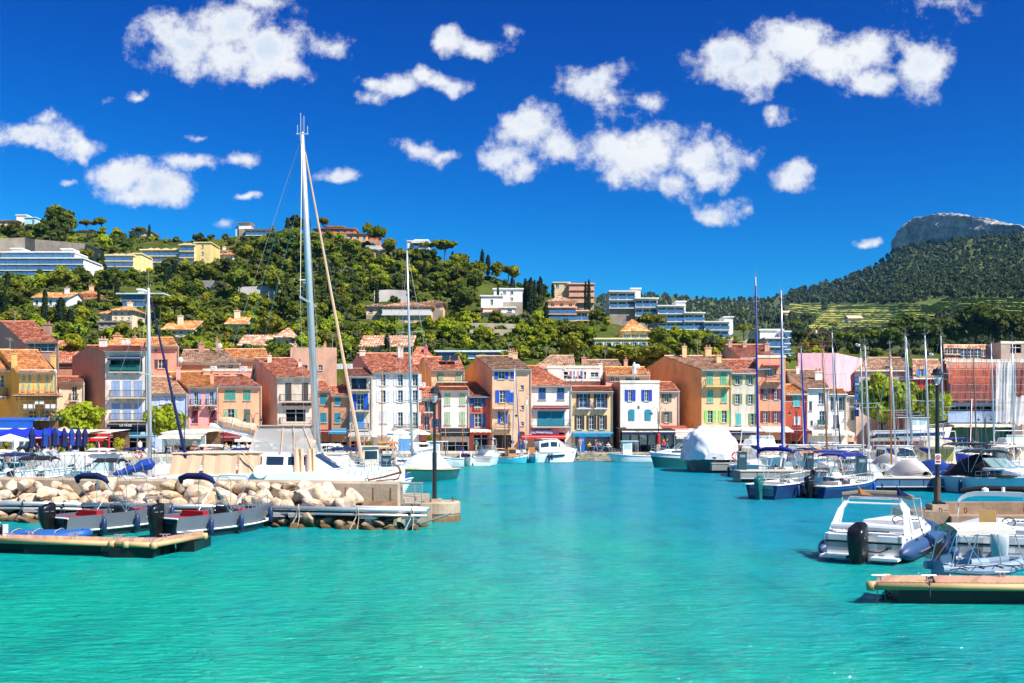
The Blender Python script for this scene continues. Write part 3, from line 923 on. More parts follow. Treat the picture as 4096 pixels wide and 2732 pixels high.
house("brick red house with bright blue shutters behind the small plane tree", "b03a30", 3650, 3790, 1510, 150, roof="p", rl=3650, rr=3750, ry=1440, dep=6, wins=[("o", 3685, 1477, 1504, 16, "c", 11)])
house("house with a glazed rooftop room and corrugated canopy", "c8a488", 3770, 3960, 1438, 158, roof="p", rl=3775, rr=3950, ry=1382, dep=3, over=1.0, wins=[("n", c, 1392, 1415, 18) for c in (3790, 3812, 3832)] + [("n", c, 1394, 1436, 26, 0, 0, "t") for c in (3856, 3884, 3912)] + [("n", 3935, 1400, 1425, 14)])
house("unfinished concrete penthouse with open bays on the corner building", "b8a498", 4004, 4180, 1368, 156, yb=1440, roof="flat", dep=4, wins=[("d", 4064, 1378, 1412, 44), ("d", 4118, 1378, 1412, 44)], parapet=True)
yv = house("ochre yellow villa with painted niches and an iron loggia", "f0c070", 76, 228, 1482, 128, 1808, roof="o", rl=0, rr=150, ry=1402, dep=6.5, over=.6, side="e0a040",
  wins=[("c", c, 1500, 1562, 9, "p") for c in (95, 119, 155, 189, 211)] + [("n", c, 1632, 1676, 15) for c in (124, 138, 173, 188, 215)], chim=[(57, 1416, 1456, 17, 1.2), (213, 1424, 1462, 16, 2.5)])
oy = yv.location.copy()
lg = MB(oy); YY = 128.0
lx0, lx1 = wx(86, YY), wx(247, YY)
lg.box(lx0, lx1, YY - 1.5, YY - .01, wz(1708, YY), wz(1702, YY)); lg.box(lx0 - .15, lx1 + .15, YY - 1.7, YY - .01, wz(1589, YY), wz(1583, YY))
for i in range(8):
 x = lx0 + .05 + (lx1 - lx0 - .1) * i / 7
 lg.box(x - .03, x + .03, YY - 1.47, YY - 1.4, wz(1702, YY), wz(1589, YY)); lg.box(x - .02, x + .02, YY - 1.46, YY - 1.42, wz(1583, YY), wz(1545, YY))
for py in (1676, 1636, 1600):
 lg.box(lx0, lx1, YY - 1.48, YY - 1.42, wz(py, YY), wz(py, YY) + .05)
lg = lg.build("loggia", mat("iron_brown", (0.12, 0.09, 0.05), .6), yv)
q = MB(oy); q.box(lx0 + .1, lx1 - .1, YY - 1.39, YY - 1.35, wz(1701, YY), wz(1677, YY)); q.build("parapet_panel", stucco("cream_trim", "efe2cc"), lg)
q = MB(oy)
for (a, b_, c, d) in ((115, 160, 1618, 1640), (196, 245, 1618, 1640), (160, 196, 1604, 1618)):
 q.box(wx(a, YY), wx(b_, YY), YY - 1.39, YY - 1.36, wz(d, YY), wz(c, YY))
q.build("curtain", C_("white", "f4f0ec"), lg)
q = MB(oy); tiles(q, (lx0 - .2, YY - 1.8, wz(1583, YY)), (lx1 + .2, YY - 1.8, wz(1583, YY)), (lx1 + .2, YY - .02, wz(1574, YY)), (lx0 - .2, YY - .02, wz(1574, YY))); q.build("canopy_roof", [T_ORANGE, SILL], lg)
q = MB(oy)
for i in range(11):   # white scalloped frieze under the eaves
 a, b_ = wx(78 + i * 13.5, YY), wx(78 + (i + 1) * 13.5, YY)
 q.face([(a, YY - .02, wz(1477, YY)), (a, YY - .02, wz(1490, YY)), ((a + b_) / 2, YY - .02, wz(1503, YY)), (b_, YY - .02, wz(1490, YY)), (b_, YY - .02, wz(1477, YY))][::-1])
q.build("frieze", C_("white", "f4f0ec"), yv)
q = MB(oy)
for i in range(8):   # painted courses
 q.box(wx(78, YY), wx(226, YY), YY - .012, YY - .004, wz(1565 + i * 16, YY), wz(1558 + i * 16, YY))
q.build("painted_band", stucco("ochre_band", "e8a850"), yv)
house("orange villa wing with tiled roof at the left end of the quay", "e8a84a", -60, 74, 1476, 131, roof="o", rl=-40, rr=40, ry=1400, dep=6, wins=[("n", 8, 1500, 1550, 14)], bal=[(-10, 36, 1555, 1585)])
house("small cream house with tiled eave half hidden by the plane tree", "eed4b8", 228, 338, 1530, 133, roof="r", rl=232, rr=330, ry=1508, dep=4, wins=[("n", 297, 1546, 1602, 20), ("o", 232, 1548, 1585, 8, "w", 6)], bal=[(284, 316, 1576, 1602)])
house("tall cream house with three rows of pale blue blinds and a dark blue awning", "ece0d4", 421, 590, 1404, 131, roof="r", rl=352, rr=560, ry=1384, dep=5.5, side="cc9a80",
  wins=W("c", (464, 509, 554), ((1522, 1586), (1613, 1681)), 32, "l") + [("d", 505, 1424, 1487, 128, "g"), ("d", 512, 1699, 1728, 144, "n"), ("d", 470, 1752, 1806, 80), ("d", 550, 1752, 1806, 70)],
  bal=[(440, 572, 1459, 1487, .5, SILL, IRON, see_mat("green_screen", (0.02, .25, .22), .8)), (444, 583, 1562, 1590), (444, 583, 1654, 1682)],
  awn=[(440, 570, 1424, 1434, .9, A_NAVY, .25), (436, 588, 1692, 1697, .7, A_BLACK, .3, None, "LA VIGIE", .42, WHITE), (432, 512, 1738, 1742, 1.6, A_MAR, .15), (510, 640, 1738, 1743, 1.6, A_TEAL, .15)], chim=[(413, 1360, 1382, 26, 4)])
house("pale blue house with yellowish tiled roof", "bccde8", 606, 750, 1573, 132, roof="p", rl=575, rr=690, ry=1508, dep=7, wins=[("o", 692, 1584, 1612, 20, "w", 8), ("c", 650, 1590, 1616, 18, "w")], awn=[])
house("pink house with flower balconies and maroon shutters", "ecaaa8", 754, 872, 1547, 133, roof="o", rl=672, rr=835, ry=1490, dep=8, side="e8a070",
  wins=[("o", 784, 1567, 1618, 16, "l", 11), ("o", 846, 1567, 1618, 16, "l", 11), ("c", 780, 1639, 1693, 24, "m"), ("c", 850, 1639, 1693, 24, "m"), ("d", 800, 1765, 1806, 60), ("d", 850, 1765, 1806, 34)],
  bal=[(764, 808, 1598, 1620), (827, 868, 1598, 1620)], awn=[(768, 798, 1633, 1638, .5, A_CREAM, .12, A_RED), (834, 870, 1633, 1638, .5, A_CREAM, .12, A_RED), (770, 905, 1712, 1722, 2.2, C_("apricot", "e8b070"), .12), (815, 905, 1730, 1752, 3.0, A_MAR, .5)], chim=[(713, 1472, 1518, 14, 4), (845, 1500, 1528, 10, 5)])
house("peach house with green shutters and white casements", "f2b48c", 874, 1047, 1543, 133.4, roof="r", rl=850, rr=985, ry=1506, dep=5,
  wins=[("c", 921, 1561, 1601, 43, "g"), ("c", 988, 1561, 1601, 28, "g"), ("o", 923, 1636, 1690, 28, "G", 13), ("c", 989, 1637, 1690, 25, "y"), ("d", 930, 1765, 1806, 90), ("d", 1010, 1765, 1806, 60)],
  awn=[(900, 985, 1728, 1748, 3, A_MAR, .3), (965, 1075, 1735, 1756, 3.2, A_CREAM, .3, None)], chim=[(848, 1500, 1530, 10, 1)])
house("pink roof terrace storey above the peach house", "e2a890", 812, 1006, 1478, 139.5, roof="flat", rl=812, rr=1005, dep=4, wins=[("n", c, 1496, 1506, 30) for c in (860, 905, 955)], parapet=True, chim=[(1001, 1478, 1510, 20, .5)])
house("tall peach house with an iron balcony and a restaurant loggia with flower boxes", "eed8c4", 1109, 1272, 1507, 132, roof="r", rl=1023, rr=1170, ry=1434, dep=8, side="ecaf90",
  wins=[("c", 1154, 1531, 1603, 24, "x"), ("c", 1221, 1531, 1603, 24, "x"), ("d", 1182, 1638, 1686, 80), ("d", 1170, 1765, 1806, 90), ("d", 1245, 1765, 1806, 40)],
  bal=[(1121, 1253, 1578, 1606), (1121, 1255, 1671, 1697)], awn=[(1130, 1255, 1612, 1616, .5, A_MAR, .2), (1125, 1285, 1712, 1722, 3.2, A_GREY, .2)], chim=[(1078, 1425, 1465, 14, 6), (1200, 1452, 1468, 12, 4)])
bx = MB()
house("brown house with teal shutters beside the great mast", "c69474", 1270, 1326, 1560, 134, roof="r", rl=1262, rr=1300, ry=1524, dep=4, wins=W("c", (1294,), ((1579, 1618), (1651, 1689)), 24, "t") + [("d", 1298, 1768, 1806, 46)], awn=[(1268, 1330, 1718, 1726, 3, A_MAR, .25)])
house("brown house with teal shutters and a lower dark roof", "c08e6e", 1326, 1398, 1579, 133.6, roof="r", rl=1322, rr=1380, ry=1546, dep=4, wins=W("c", (1351,), ((1587, 1620), (1652, 1690)), 22, "t") + [("d", 1362, 1768, 1806, 56)], awn=[(1330, 1402, 1716, 1726, 3, A_TEAL, .25)])
house("narrow beige house with bright blue shutters and a glazed loggia", "d9cfbf", 1399, 1489, 1503, 133.2, roof="d", rl=1385, rr=1472, ry=1476, dep=4, side="c8a890",
  wins=[("d", 1436, 1510, 1558, 62, "n"), ("o", 1441, 1576, 1640, 28, "B", 17, "t"), ("c", 1441, 1654, 1718, 32, "q"), ("d", 1440, 1765, 1806, 76)],
  bal=[(1402, 1480, 1536, 1560), (1406, 1478, 1616, 1642), (1408, 1478, 1694, 1718)], awn=[(1404, 1492, 1722, 1738, 2.4, A_GREY, .25)])
house("cream house with white shutters on four columns of windows", "e9e2d6", 1490, 1676, 1488, 133.6, roof="r", rl=1430, rr=1632, ry=1415, dep=8, side="dca890",
  wins=[("o", c, a, b_, 20, "w", 15, "t") for c in (1532, 1601, 1660) for (a, b_) in ((1496, 1543), (1561, 1609))] + [("c", 1534, 1643, 1693, 28, "w"), ("o", 1601, 1649, 1704, 20, "w", 15), ("o", 1660, 1649, 1704, 18, "w", 13), ("d", 1546, 1765, 1806, 70), ("c", 1620, 1755, 1806, 50, "q")],
  bal=[(1578, 1674, 1699, 1714, .4)], awn=[(1494, 1576, 1732, 1738, 1.2, A_CREAM, .3, None, "Chez Marie", .3, RED)], chim=[(1597, 1390, 1418, 11, 6), (1608, 1398, 1420, 9, 6), (1450, 1405, 1418, 22, 7)])
house("salmon narrow house behind the quay lamp", "df8a72", 1678, 1764, 1590, 134.4, roof="r", rl=1678, rr=1740, ry=1550, dep=4, wins=[("n", 1716, 1604, 1648, 36), ("n", 1707, 1664, 1720, 20), ("o", 1744, 1675, 1708, 12, "n", 9), ("d", 1715, 1765, 1806, 70)], bal=[(1697, 1738, 1626, 1648), (1694, 1722, 1698, 1720)], awn=[(1676, 1766, 1726, 1734, 1.4, C_("brown", "7a5a4a"), .2)])
house("yellow rooftop house with a terrace, deck chairs and solar panels", "f0cca0", 1726, 1858, 1478, 139, roof="r", rl=1690, rr=1835, ry=1430, dep=5, side="f0cc80", wins=[("c", 1762, 1486, 1528, 24, "G"), ("c", 1834, 1484, 1528, 22, "G")], bal=[(1752, 1870, 1502, 1528, 1.6)])
house("cream pink house with pale green shutters", "f2dcd2", 1766, 1877, 1562, 134, roof="r", rl=1758, rr=1870, ry=1549, dep=3, wins=W("c", (1790, 1850), ((1571, 1620), (1647, 1698)), 22, "p") + [("d", 1822, 1768, 1806, 100)], awn=[(1764, 1880, 1712, 1730, 1.0, A_BLACK, .5)])
house("coral red house with royal blue shutters", "d8604c", 1878, 1969, 1585, 134, roof="d", rl=1855, rr=1950, ry=1530, dep=7, wins=[("o", 1911, 1591, 1626, 28, "n", 16), ("o", 1912, 1654, 1708, 28, "n", 16), ("d", 1925, 1740, 1806, 64)], bal=[(1896, 1928, 1612, 1628, .25)], awn=[(1882, 1966, 1715, 1722, 1.6, A_CREAM, .2)], cornice=SH["n"])
house("tall orange beige house with bright blue shutters and a tiled canopy", "e4bc98", 1969, 2126, 1476, 133, roof="b", rl=1906, rr=2060, ry=1426, dep=8, side="e8a07c",
  wins=[("o", 2006, 1482, 1516, 26, "B", 14), ("c", 2049, 1483, 1515, 14, "B"), ("o", 2011, 1561, 1610, 26, "B", 15), ("c", 2047, 1570, 1610, 14, "B"), ("n", 2089, 1541, 1558, 13), ("n", 2090, 1622, 1638, 12), ("n", 2090, 1687, 1703, 12), ("o", 2011, 1646, 1692, 16, "B", 10), ("d", 2010, 1740, 1806, 70, "k"), ("a", 2086, 1726, 1760, 26, "k"), ("c", 2086, 1764, 1806, 22, "c")],
  bal=[(1982, 2044, 1693, 1713)], awn=[(1976, 2046, 1628, 1634, .7, T_RED, .06)], chim=[(2061, 1414, 1440, 20, 6), (2045, 1408, 1430, 22, 7)])
house("white house with a big blue roller shutter and sweeping red roof", "f4ece0", 2126, 2286, 1541, 133.5, roof="r", rl=2105, rr=2150, ry=1465, dep=7,
  wins=W("c", (2169, 2243), ((1551, 1598),), 28, "n") + [("c", 2204, 1645, 1705, 108, "t"), ("d", 2170, 1745, 1806, 66, "l"), ("d", 2248, 1730, 1806, 24)],
  bal=[(2128, 2284, 1680, 1706)], awn=[(2132, 2275, 1622, 1630, .7, A_MAR, .2), (2120, 2210, 1716, 1722, .5, C_("lilac", "9aa4cc"), .4, None, "Bonaparte", .32, WHITE), (2086, 2260, 1738, 1747, 2.6, A_RED, .25)])
house("ochre house with brown shutters, twin blue balconies and window boxes", "ecca98", 2287, 2452, 1565, 133.8, roof="r", rl=2284, rr=2440, ry=1547, dep=4,
  wins=[("o", 2333, 1574, 1630, 34, "k", 9, "t"), ("o", 2403, 1574, 1630, 34, "k", 9, "t"), ("o", 2318, 1661, 1717, 20, "k", 8), ("o", 2366, 1661, 1717, 20, "k", 8), ("o", 2409, 1661, 1717, 20, "k", 8)] + [("d", 2370, 1745, 1806, 140, "l")],
  bal=[(2306, 2364, 1604, 1632, .5, FRAMEW, SH["n"]), (2376, 2430, 1604, 1632, .5, FRAMEW, SH["n"])], awn=[(2289, 2450, 1726, 1732, 1.6, A_TEAL, .45)])
house("white roof terrace house with a line of laundry above the ochre house", "f0dcd0", 2190, 2400, 1466, 140, roof="flat", rl=2195, rr=2400, dep=4, wins=[("n", 2378, 1489, 1509, 32, 0, 0, "t"), ("d", 2300, 1487, 1515, 90)], bal=[(2262, 2398, 1509, 1522, 1.4, FRAMEW, FRAMEW)], parapet=True, chim=[(2402, 1457, 1500, 16, .5)])
house("peach house with roof sunroom behind the white house with royal blue shutters", "ecb498", 2424, 2600, 1500, 138, roof="o", rl=2420, rr=2575, ry=1470, dep=4, wins=[("n", c, 1508, 1524, 16, 0, 0, "t") for c in (2450, 2470)] + [("n", 2530, 1502, 1524, 60)], chim=[(2592, 1492, 1520, 14, .3)])
house("white house with royal blue shutters and a roof terrace", "f6f0e4", 2481, 2638, 1525, 133, roof="flat", rl=2452, rr=2638, dep=5, side="d89878", parapet=True,
  wins=[("o", 2521, 1559, 1604, 16, "R", 12, "t"), ("o", 2587, 1559, 1604, 16, "R", 12, "t"), ("a", 2526, 1637, 1683, 25, "t"), ("a", 2591, 1637, 1683, 25, "t"), ("d", 2500, 1730, 1806, 40, "n"), ("d", 2596, 1728, 1806, 70)],
  awn=[(2500, 2640, 1706, 1714, 2.2, A_CREAM, .2), (2562, 2660, 1722, 1726, 2.4, A_RED, .25, None, "Le Bar", .3, WHITE)])
house("narrow beige house with grey green shutters", "ecc8ae", 2640, 2717, 1564, 134, roof="r", rl=2610, rr=2690, ry=1530, dep=5, wins=[("o", 2666, 1574, 1608, 16, "y", 11), ("o", 2668, 1646, 1690, 16, "y", 12), ("d", 2672, 1750, 1806, 80)], awn=[(2640, 2740, 1702, 1716, 3.0, A_RUST, .2), (2700, 2800, 1722, 1730, 4.0, A_CREAM, .35, None, "RESTAURANT", .42, INK)])
house("big ochre corner house with mint green shutters and blank orange side wall", "ecc694", 2806, 2926, 1478, 134, roof="p", rl=2660, rr=2870, ry=1425, dep=9, side="eaa468",
  wins=[("c", 2840, 1489, 1540, 23, "M"), ("c", 2894, 1489, 1540, 23, "M"), ("c", 2841, 1560, 1608, 23, "M"), ("c", 2896, 1560, 1608, 22, "M"), ("o", 2841, 1642, 1690, 20, "L", 12), ("o", 2897, 1642, 1690, 20, "L", 12)],
  bal=[(2818, 2922, 1519, 1544, .8, stucco("f0c878", "f0c878"), SH["o"])], awn=[(2808, 3028, 1708, 1716, 3.2, A_CREAM, .15), (2850, 3000, 1722, 1730, 3.4, A_NAVY, .3)], chim=[(2737, 1388, 1425, 18, 8), (2832, 1394, 1420, 26, 9), (2875, 1424, 1445, 20, 4)])
house("grey beige house with olive shutters", "dccfbb", 2926, 3028, 1490, 134.2, roof="r", rl=2890, rr=3010, ry=1440, dep=6, wins=[("o", 2950, 1499, 1537, 17, "o", 10), ("o", 3003, 1499, 1537, 17, "o", 10), ("o", 2950, 1576, 1615, 17, "o", 9), ("o", 3003, 1577, 1615, 17, "o", 9), ("c", 2954, 1654, 1699, 20, "a"), ("o", 3010, 1654, 1699, 12, "o", 9), ("d", 2980, 1760, 1806, 80)])
house("salmon orange house with maroon shutters and a parapet balcony", "eaa480", 3030, 3142, 1424, 135, roof="flat", dep=5, parapet=True, rl=3020, rr=3142, side="b89c88",
  wins=[("o", 3062, 1555, 1597, 16, "m", 11), ("o", 3106, 1555, 1597, 16, "m", 11), ("o", 3062, 1644, 1690, 16, "m", 11), ("o", 3106, 1644, 1690, 16, "m", 11), ("n", 3080, 1466, 1504, 16, 0, 0, "t"), ("n", 3065, 1474, 1502, 8), ("n", 3102, 1474, 1502, 8), ("d", 3090, 1760, 1806, 80)], bal=[(3058, 3126, 1500, 1524, .9, stucco("f0b898", "f0b898"))], awn=[(3046, 3124, 1456, 1461, .8, A_RED, .1), (3040, 3150, 1706, 1722, 3, A_CREAM, .2)])
house("brick red house with white framed windows beside the blue furled sail", "c8583e", 3142, 3230, 1574, 136, roof="o", rl=3142, rr=3200, ry=1540, dep=5, wins=[("c", 3186, 1586, 1624, 28, "a"), ("c", 3188, 1666, 1698, 26, "w"), ("d", 3190, 1765, 1806, 60)], awn=[(3100, 3225, 1712, 1722, 2.6, A_MAR, .4)])
house("white house with a dark door and green balcony", "f2eee8", 3230, 3315, 1551, 136, roof="b", rl=3142, rr=3270, ry=1482, dep=9, wins=[("n", 3285, 1571, 1616, 22), ("n", 3288, 1644, 1698, 20, 0, 0, "t"), ("c", 3243, 1604, 1642, 9, "x"), ("c", 3247, 1682, 1702, 8, "x"), ("d", 3270, 1768, 1806, 70)], bal=[(3268, 3306, 1680, 1700, .5, SILL, IRON, see_mat("green_screen", (0.02, .25, .22), .8))], awn=[(3226, 3330, 1718, 1730, 2.6, A_CREAM, .4, None, "BAR LE PORT", .3, INK)], chim=[(3272, 1490, 1520, 28, 4), (3190, 1470, 1490, 14, 7)])
house("narrow white house with brown french windows", "f0ece4", 3315, 3386, 1575, 136.4, roof="o", rl=3315, rr=3370, ry=1556, dep=4, wins=[("o", 3333, 1589, 1640, 8, "k", 5), ("o", 3367, 1589, 1640, 8, "k", 5), ("o", 3344, 1660, 1712, 8, "k", 5), ("n", 3373, 1674, 1684, 5)], bal=[(3334, 3358, 1698, 1714, .3)], awn=[(3320, 3396, 1722, 1732, 2.4, A_CREAM, .3)])
house("beige end house with the blue hotel sign", "e0bc9c", 3386, 3424, 1582, 137, roof="r", rl=3386, rr=3420, ry=1568, dep=4, wins=[("n", 3404, 1594, 1612, 6), ("c", 3411, 1642, 1680, 13, "y"), ("d", 3404, 1768, 1806, 24)])
sc_ = house("corner building wrapped in orange and white scaffold netting above a dark restaurant", "c8b0a4", 3785, 4180, 1440, 150, roof="flat", dep=6, rl=3785, rr=4180, parapet=True, cat="building", name="corner_building",
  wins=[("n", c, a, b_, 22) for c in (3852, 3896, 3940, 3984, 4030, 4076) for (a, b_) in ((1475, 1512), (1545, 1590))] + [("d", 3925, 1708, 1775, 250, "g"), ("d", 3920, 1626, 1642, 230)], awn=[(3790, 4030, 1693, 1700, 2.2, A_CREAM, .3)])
oc = sc_.location.copy(); YS = 150.0
q = MB(oc); q.box(wx(3785, YS), wx(4010, YS), YS - .5, YS - .01, wz(1622, YS), wz(1610, YS)); q.box(wx(3785, YS), wx(4010, YS), YS - .62, YS - .01, wz(1690, YS), wz(1645, YS)); q.build("fascia", C_("pale_blue_panel", "a8c0e0"), sc_)
q = MB(oc)
for i in range(13):
 x = wx(3790 + i * 30, YS)
 for y in (YS - 1.3, YS - .5):
  q.tube([(x, y, wz(1608, YS)), (x, y, wz(1438, YS))], .04, 5)
for j in range(6):
 z = wz(1600 - j * 30, YS)
 for y in (YS - 1.3, YS - .5):
  q.tube([(wx(3790, YS), y, z), (wx(4150, YS), y, z)], .035, 5)
 q.box(wx(3790, YS), wx(4150, YS), YS - 1.25, YS - .55, z - .08, z - .045)
q.build("scaffold", M_ZINC, sc_)
def drape(x0p, x1p, yt, yb_, y, m, nm, ph):
 q = MB(oc); n = 26
 secs = []
 for j in range(8):
  v = j / 7
  secs.append([Vector((wx(x0p + (x1p - x0p) * i / n, y), y - .05 * math.sin(i * 1.7 + v * 4 + ph + math.sin(i * .6)) - .14 * math.sin(i * .43 + v * 2 + ph), wz(yt + (yb_ - yt) * v + 4 * math.sin(i * .9 + ph) * (1 if j in (0, 7) else 0), y))) for i in range(n + 1)])
 q.loft(secs)
 q.build(nm, m, sc_)
NET_O = see_mat("orange_netting", (0.75, 0.16, 0.07), .45, .8, 0.9)
NET_R = see_mat("red_netting", (0.42, 0.10, 0.07), .5, .8, 0.9)
NET_W = see_mat("white_sheeting", (0.72, 0.72, 0.72), .65, .6, 0.9)
drape(3792, 3990, 1450, 1532, YS - 1.5, NET_O, "netting", 0); drape(3800, 3985, 1520, 1606, YS - 1.5, NET_R, "netting", 2)
drape(3982, 4064, 1448, 1690, YS - 1.7, NET_W, "sheeting", 1); drape(4068, 4170, 1450, 1590, YS - 1.7, NET_R, "netting", 3); drape(4060, 4170, 1585, 1700, YS - 1.75, NET_W, "sheeting", 5)
# ================================================================ villas and walls on the hill
VILLAS = []     # (x0, x1, y0, y1) boxes in the frame, kept clear of trees in front
LM = []         # landmarks for telling trees apart: (phrase, px, py)
V_WHITE, V_CREAM = stucco("villa_white", "f4f2ee", amt=.15, dim=.8), stucco("villa_cream", "f0dcae", amt=.2)
RAILW = mat("balcony_rail", (0.06, 0.16, 0.32), .3, .1, spec=.6)
def glass_rail(): return RAILW
def hip(root, o, x0, x1, y0, y1, ze, rise, m, over=.5, w=.42):
 x0, x1, y0, y1 = x0 - over, x1 + over, y0 - over, y1 + over
 k = min((x1 - x0), (y1 - y0)) / 2 * .98
 a, b_ = x0 + k, x1 - k
 if b_ < a: a = b_ = (x0 + x1) / 2
 ym = (y0 + y1) / 2
 zr = ze + rise
 q = MB(o)
 L_, R_ = (a, ym, zr), (b_ + .01, ym, zr)
 tiles(q, (x0, y0, ze), (x1, y0, ze), R_, L_, w, .7)
 tiles(q, (x0, y1, ze), (x0, y0, ze), L_, L_, w, .7); tiles(q, (x1, y0, ze), (x1, y1, ze), R_, R_, w, .7)
 q.face([(x1, y1, ze), (x0, y1, ze), L_, R_])
 q.face([(x0, y0, ze - .05), (x0, y1, ze - .05), (x1, y1, ze - .05), (x1, y0, ze - .05)], 1)
 return q.build("roof", [m, SILL], root)
def villa(label, blocks, cat="villa", name="villa", short=None, y_add=0.0, group=None, base=None):
 """blocks: dict(b=(x0,x1,y0,y1) frame pixels, c=wall, roof='flat'|'hip'|'pent', fl=floors, bays=n, bal=1, dy=metres nearer, dep=depth)"""
 xs0 = min(b["b"][0] for b in blocks); xs1 = max(b["b"][1] for b in blocks); ys0 = min(b["b"][2] for b in blocks); ys1 = max(b["b"][3] for b in blocks)
 pm = (xs0 + xs1) / 2
 Yb = hill_Y(pm, base or ys1) + y_add
 root = thing(name, label, cat, (wx(pm, Yb), Yb, wz(ys1, Yb)), group=group)
 o = root.location.copy()
 VILLAS.append((xs0, xs1, ys0, ys1, Yb)); LM.append((short or label.split(" with ")[0].split(" on ")[0], pm, (ys0 + ys1) / 2))
 for b in blocks:
  (px0, px1, py0, py1) = b["b"]; Y = Yb - b.get("dy", 0); dep = b.get("dep", 9)
  x0, x1, z0, z1 = wx(px0, Y), wx(px1, Y), wz(py1, Y), wz(py0, Y)
  wm = b.get("c", V_WHITE); wm = wm if not isinstance(wm, str) else stucco(wm, wm)
  fl, bays = b.get("fl", 1), b.get("bays", 2)
  mb = MB(o); hol = []
  fh = (z1 - z0) / fl; bw = (x1 - x0) / bays
  bal = b.get("bal", 0); rec = 1.1 if bal else .16
  m_ = .07 if bal else .30
  for f in range(fl):
   for i in range(bays):
    if (f, i) in b.get("skip", ()): continue
    zt = z0 + fh * (f + (.86 if bal else .74)); zb = z0 + fh * (f + (.06 if bal else .26))
    hol.append((x0 + bw * (i + m_), x0 + bw * (i + 1 - m_), zb, zt))
  wall_holes(mb, x0, x1, z0, z1, Y, hol, rec)
  mb.face([(x0, Y, z0 - 8), (x1, Y, z0 - 8), (x1, Y, z0), (x0, Y, z0)], 1)
  sr = b.get("skew", 0.0)   # how far the back corners lean (metres)
  for (x, s) in ((x0, 1), (x1, -1)):
   q = [(x, Y, z0 - 8), (x + sr, Y + dep, z0 - 8), (x + sr, Y + dep, z1), (x, Y, z1)]
   mb.face(q[::-1] if s > 0 else q, 2)
  mb.face([(x1 + sr, Y + dep, z0 - 8), (x0 + sr, Y + dep, z0 - 8), (x0 + sr, Y + dep, z1), (x1 + sr, Y + dep, z1)], 2)
  sm = b.get("side", wm); sm = sm if not isinstance(sm, str) else stucco(sm, sm)
  mb.build("wall", [wm, M_RET, sm], root)
  for (a, c, zb, zt) in hol:
   window(root, o, a, c, zb, zt, Y, TEALGLASS if b.get("teal") else GLASS, b.get("frame", FRAMEW), cols=3 if bal and c - a > 3 else 2, rows=1 if bal else 2, depth=rec)
   if b.get("shut"):
    sw = (c - a) * .42
    shutter(root, o, a - sw - .04, a - .04, zb, zt, Y, b["shut"]); shutter(root, o, c + .04, c + sw + .04, zb, zt, Y, b["shut"])
  if bal:
   for f in range(fl):
    q = MB(o)
    zb = z0 + fh * f
    q.box(x0 - .15, x1 + .15, Y - .75, Y - .003, zb - .02, zb + .16)
    s = q.build("balcony", b.get("slab", wm), root)
    q = MB(o)
    n = bays
    for i in range(n):
     q.box(x0 + bw * i + .05, x0 + bw * (i + 1) - .05, Y - .72, Y - .68, zb + .2, zb + 1.0)
    q.box(x0 - .1, x1 + .1, Y - .74, Y - .66, zb + 1.003, zb + 1.06)
    q.build("railing", b.get("rail", RAILW), s)
  kind = b.get("roof", "flat")
  if kind == "hip":
   rf = hip(root, o, x0, x1, Y, Y + dep, z1, b.get("rise", 1.6), TILES[b.get("t", "o")])
  elif kind == "gable":
   q = MB(o); zr = z1 + b.get("rise", 1.5)
   tiles(q, (x0 - .4, Y - .5, z1 - .1), (x1 + .4, Y - .5, z1 - .1), (x1 + .4, Y + dep / 2, zr), (x0 - .4, Y + dep / 2, zr), .42, .7)
   q.face([(x1 + .4, Y + dep + .5, z1 - .1), (x0 - .4, Y + dep + .5, z1 - .1), (x0 - .4, Y + dep / 2, zr), (x1 + .4, Y + dep / 2, zr)])
   for x in (x0, x1): q.face([(x, Y, z1), (x, Y + dep, z1), (x, Y + dep / 2, zr - .1)], 1)
   rf = q.build("roof", [TILES[b.get("t", "o")], wm], root)
  else:
   q = MB(o)
   e = b.get("eave", .25)
   q.box(x0 - e, x1 + e, Y - e - (.5 if bal else 0), Y + dep * .9, z1 + .002, z1 + .28)
   rf = q.build("roof", wm, root)
  for (cpx, h, w) in b.get("chim", ()):
   chimney(rf, o, wx(cpx, Y + 3), Y + 3, z1, z1 + h, w, wm)
 return root
M_RET = mat("retaining_wall", (0.30, 0.25, 0.2), .95, .25, .5, .4, 4, stain=(0.12, .1, .08))
BLUEF = mat("blue_frame", (0.16, 0.3, 0.55), .4, .1)
CR, PK, YL, OR = "f0dcb4", "f2c0a0", "f2dc9c", "f0b088"
apt = dict(bal=1, teal=1, frame=BLUEF)
villa("long white apartment block with four tiers of blue balconies", [dict(b=(-60, 335, 1036, 1108), fl=3, bays=9, dep=12, side="f4f2ee", **apt), dict(b=(10, 300, 1012, 1036), fl=1, bays=7, dep=8, dy=-3, **apt), dict(b=(246, 285, 998, 1014), fl=1, bays=1, dep=5, dy=-4, skip=[(0, 0)]), dict(b=(45, 85, 996, 1014), fl=1, bays=1, dep=5, dy=-4, skip=[(0, 0)])], "apartment block", "apartment_block", "the long white apartment block")
villa("small yellow apartment block with blue balconies and a blank yellow end", [dict(b=(425, 534, 1024, 1092), c=CR, fl=3, bays=3, dep=10, side=YL, skew=-0.0, chim=[(465, .9, 1), (490, .9, 1), (520, .9, 1)], **apt), dict(b=(534, 563, 1016, 1080), c=YL, fl=3, bays=1, dep=9, dy=-1, skip=[(0, 0), (1, 0), (2, 0)])], "apartment block", "apartment_block", "the small yellow apartment block")
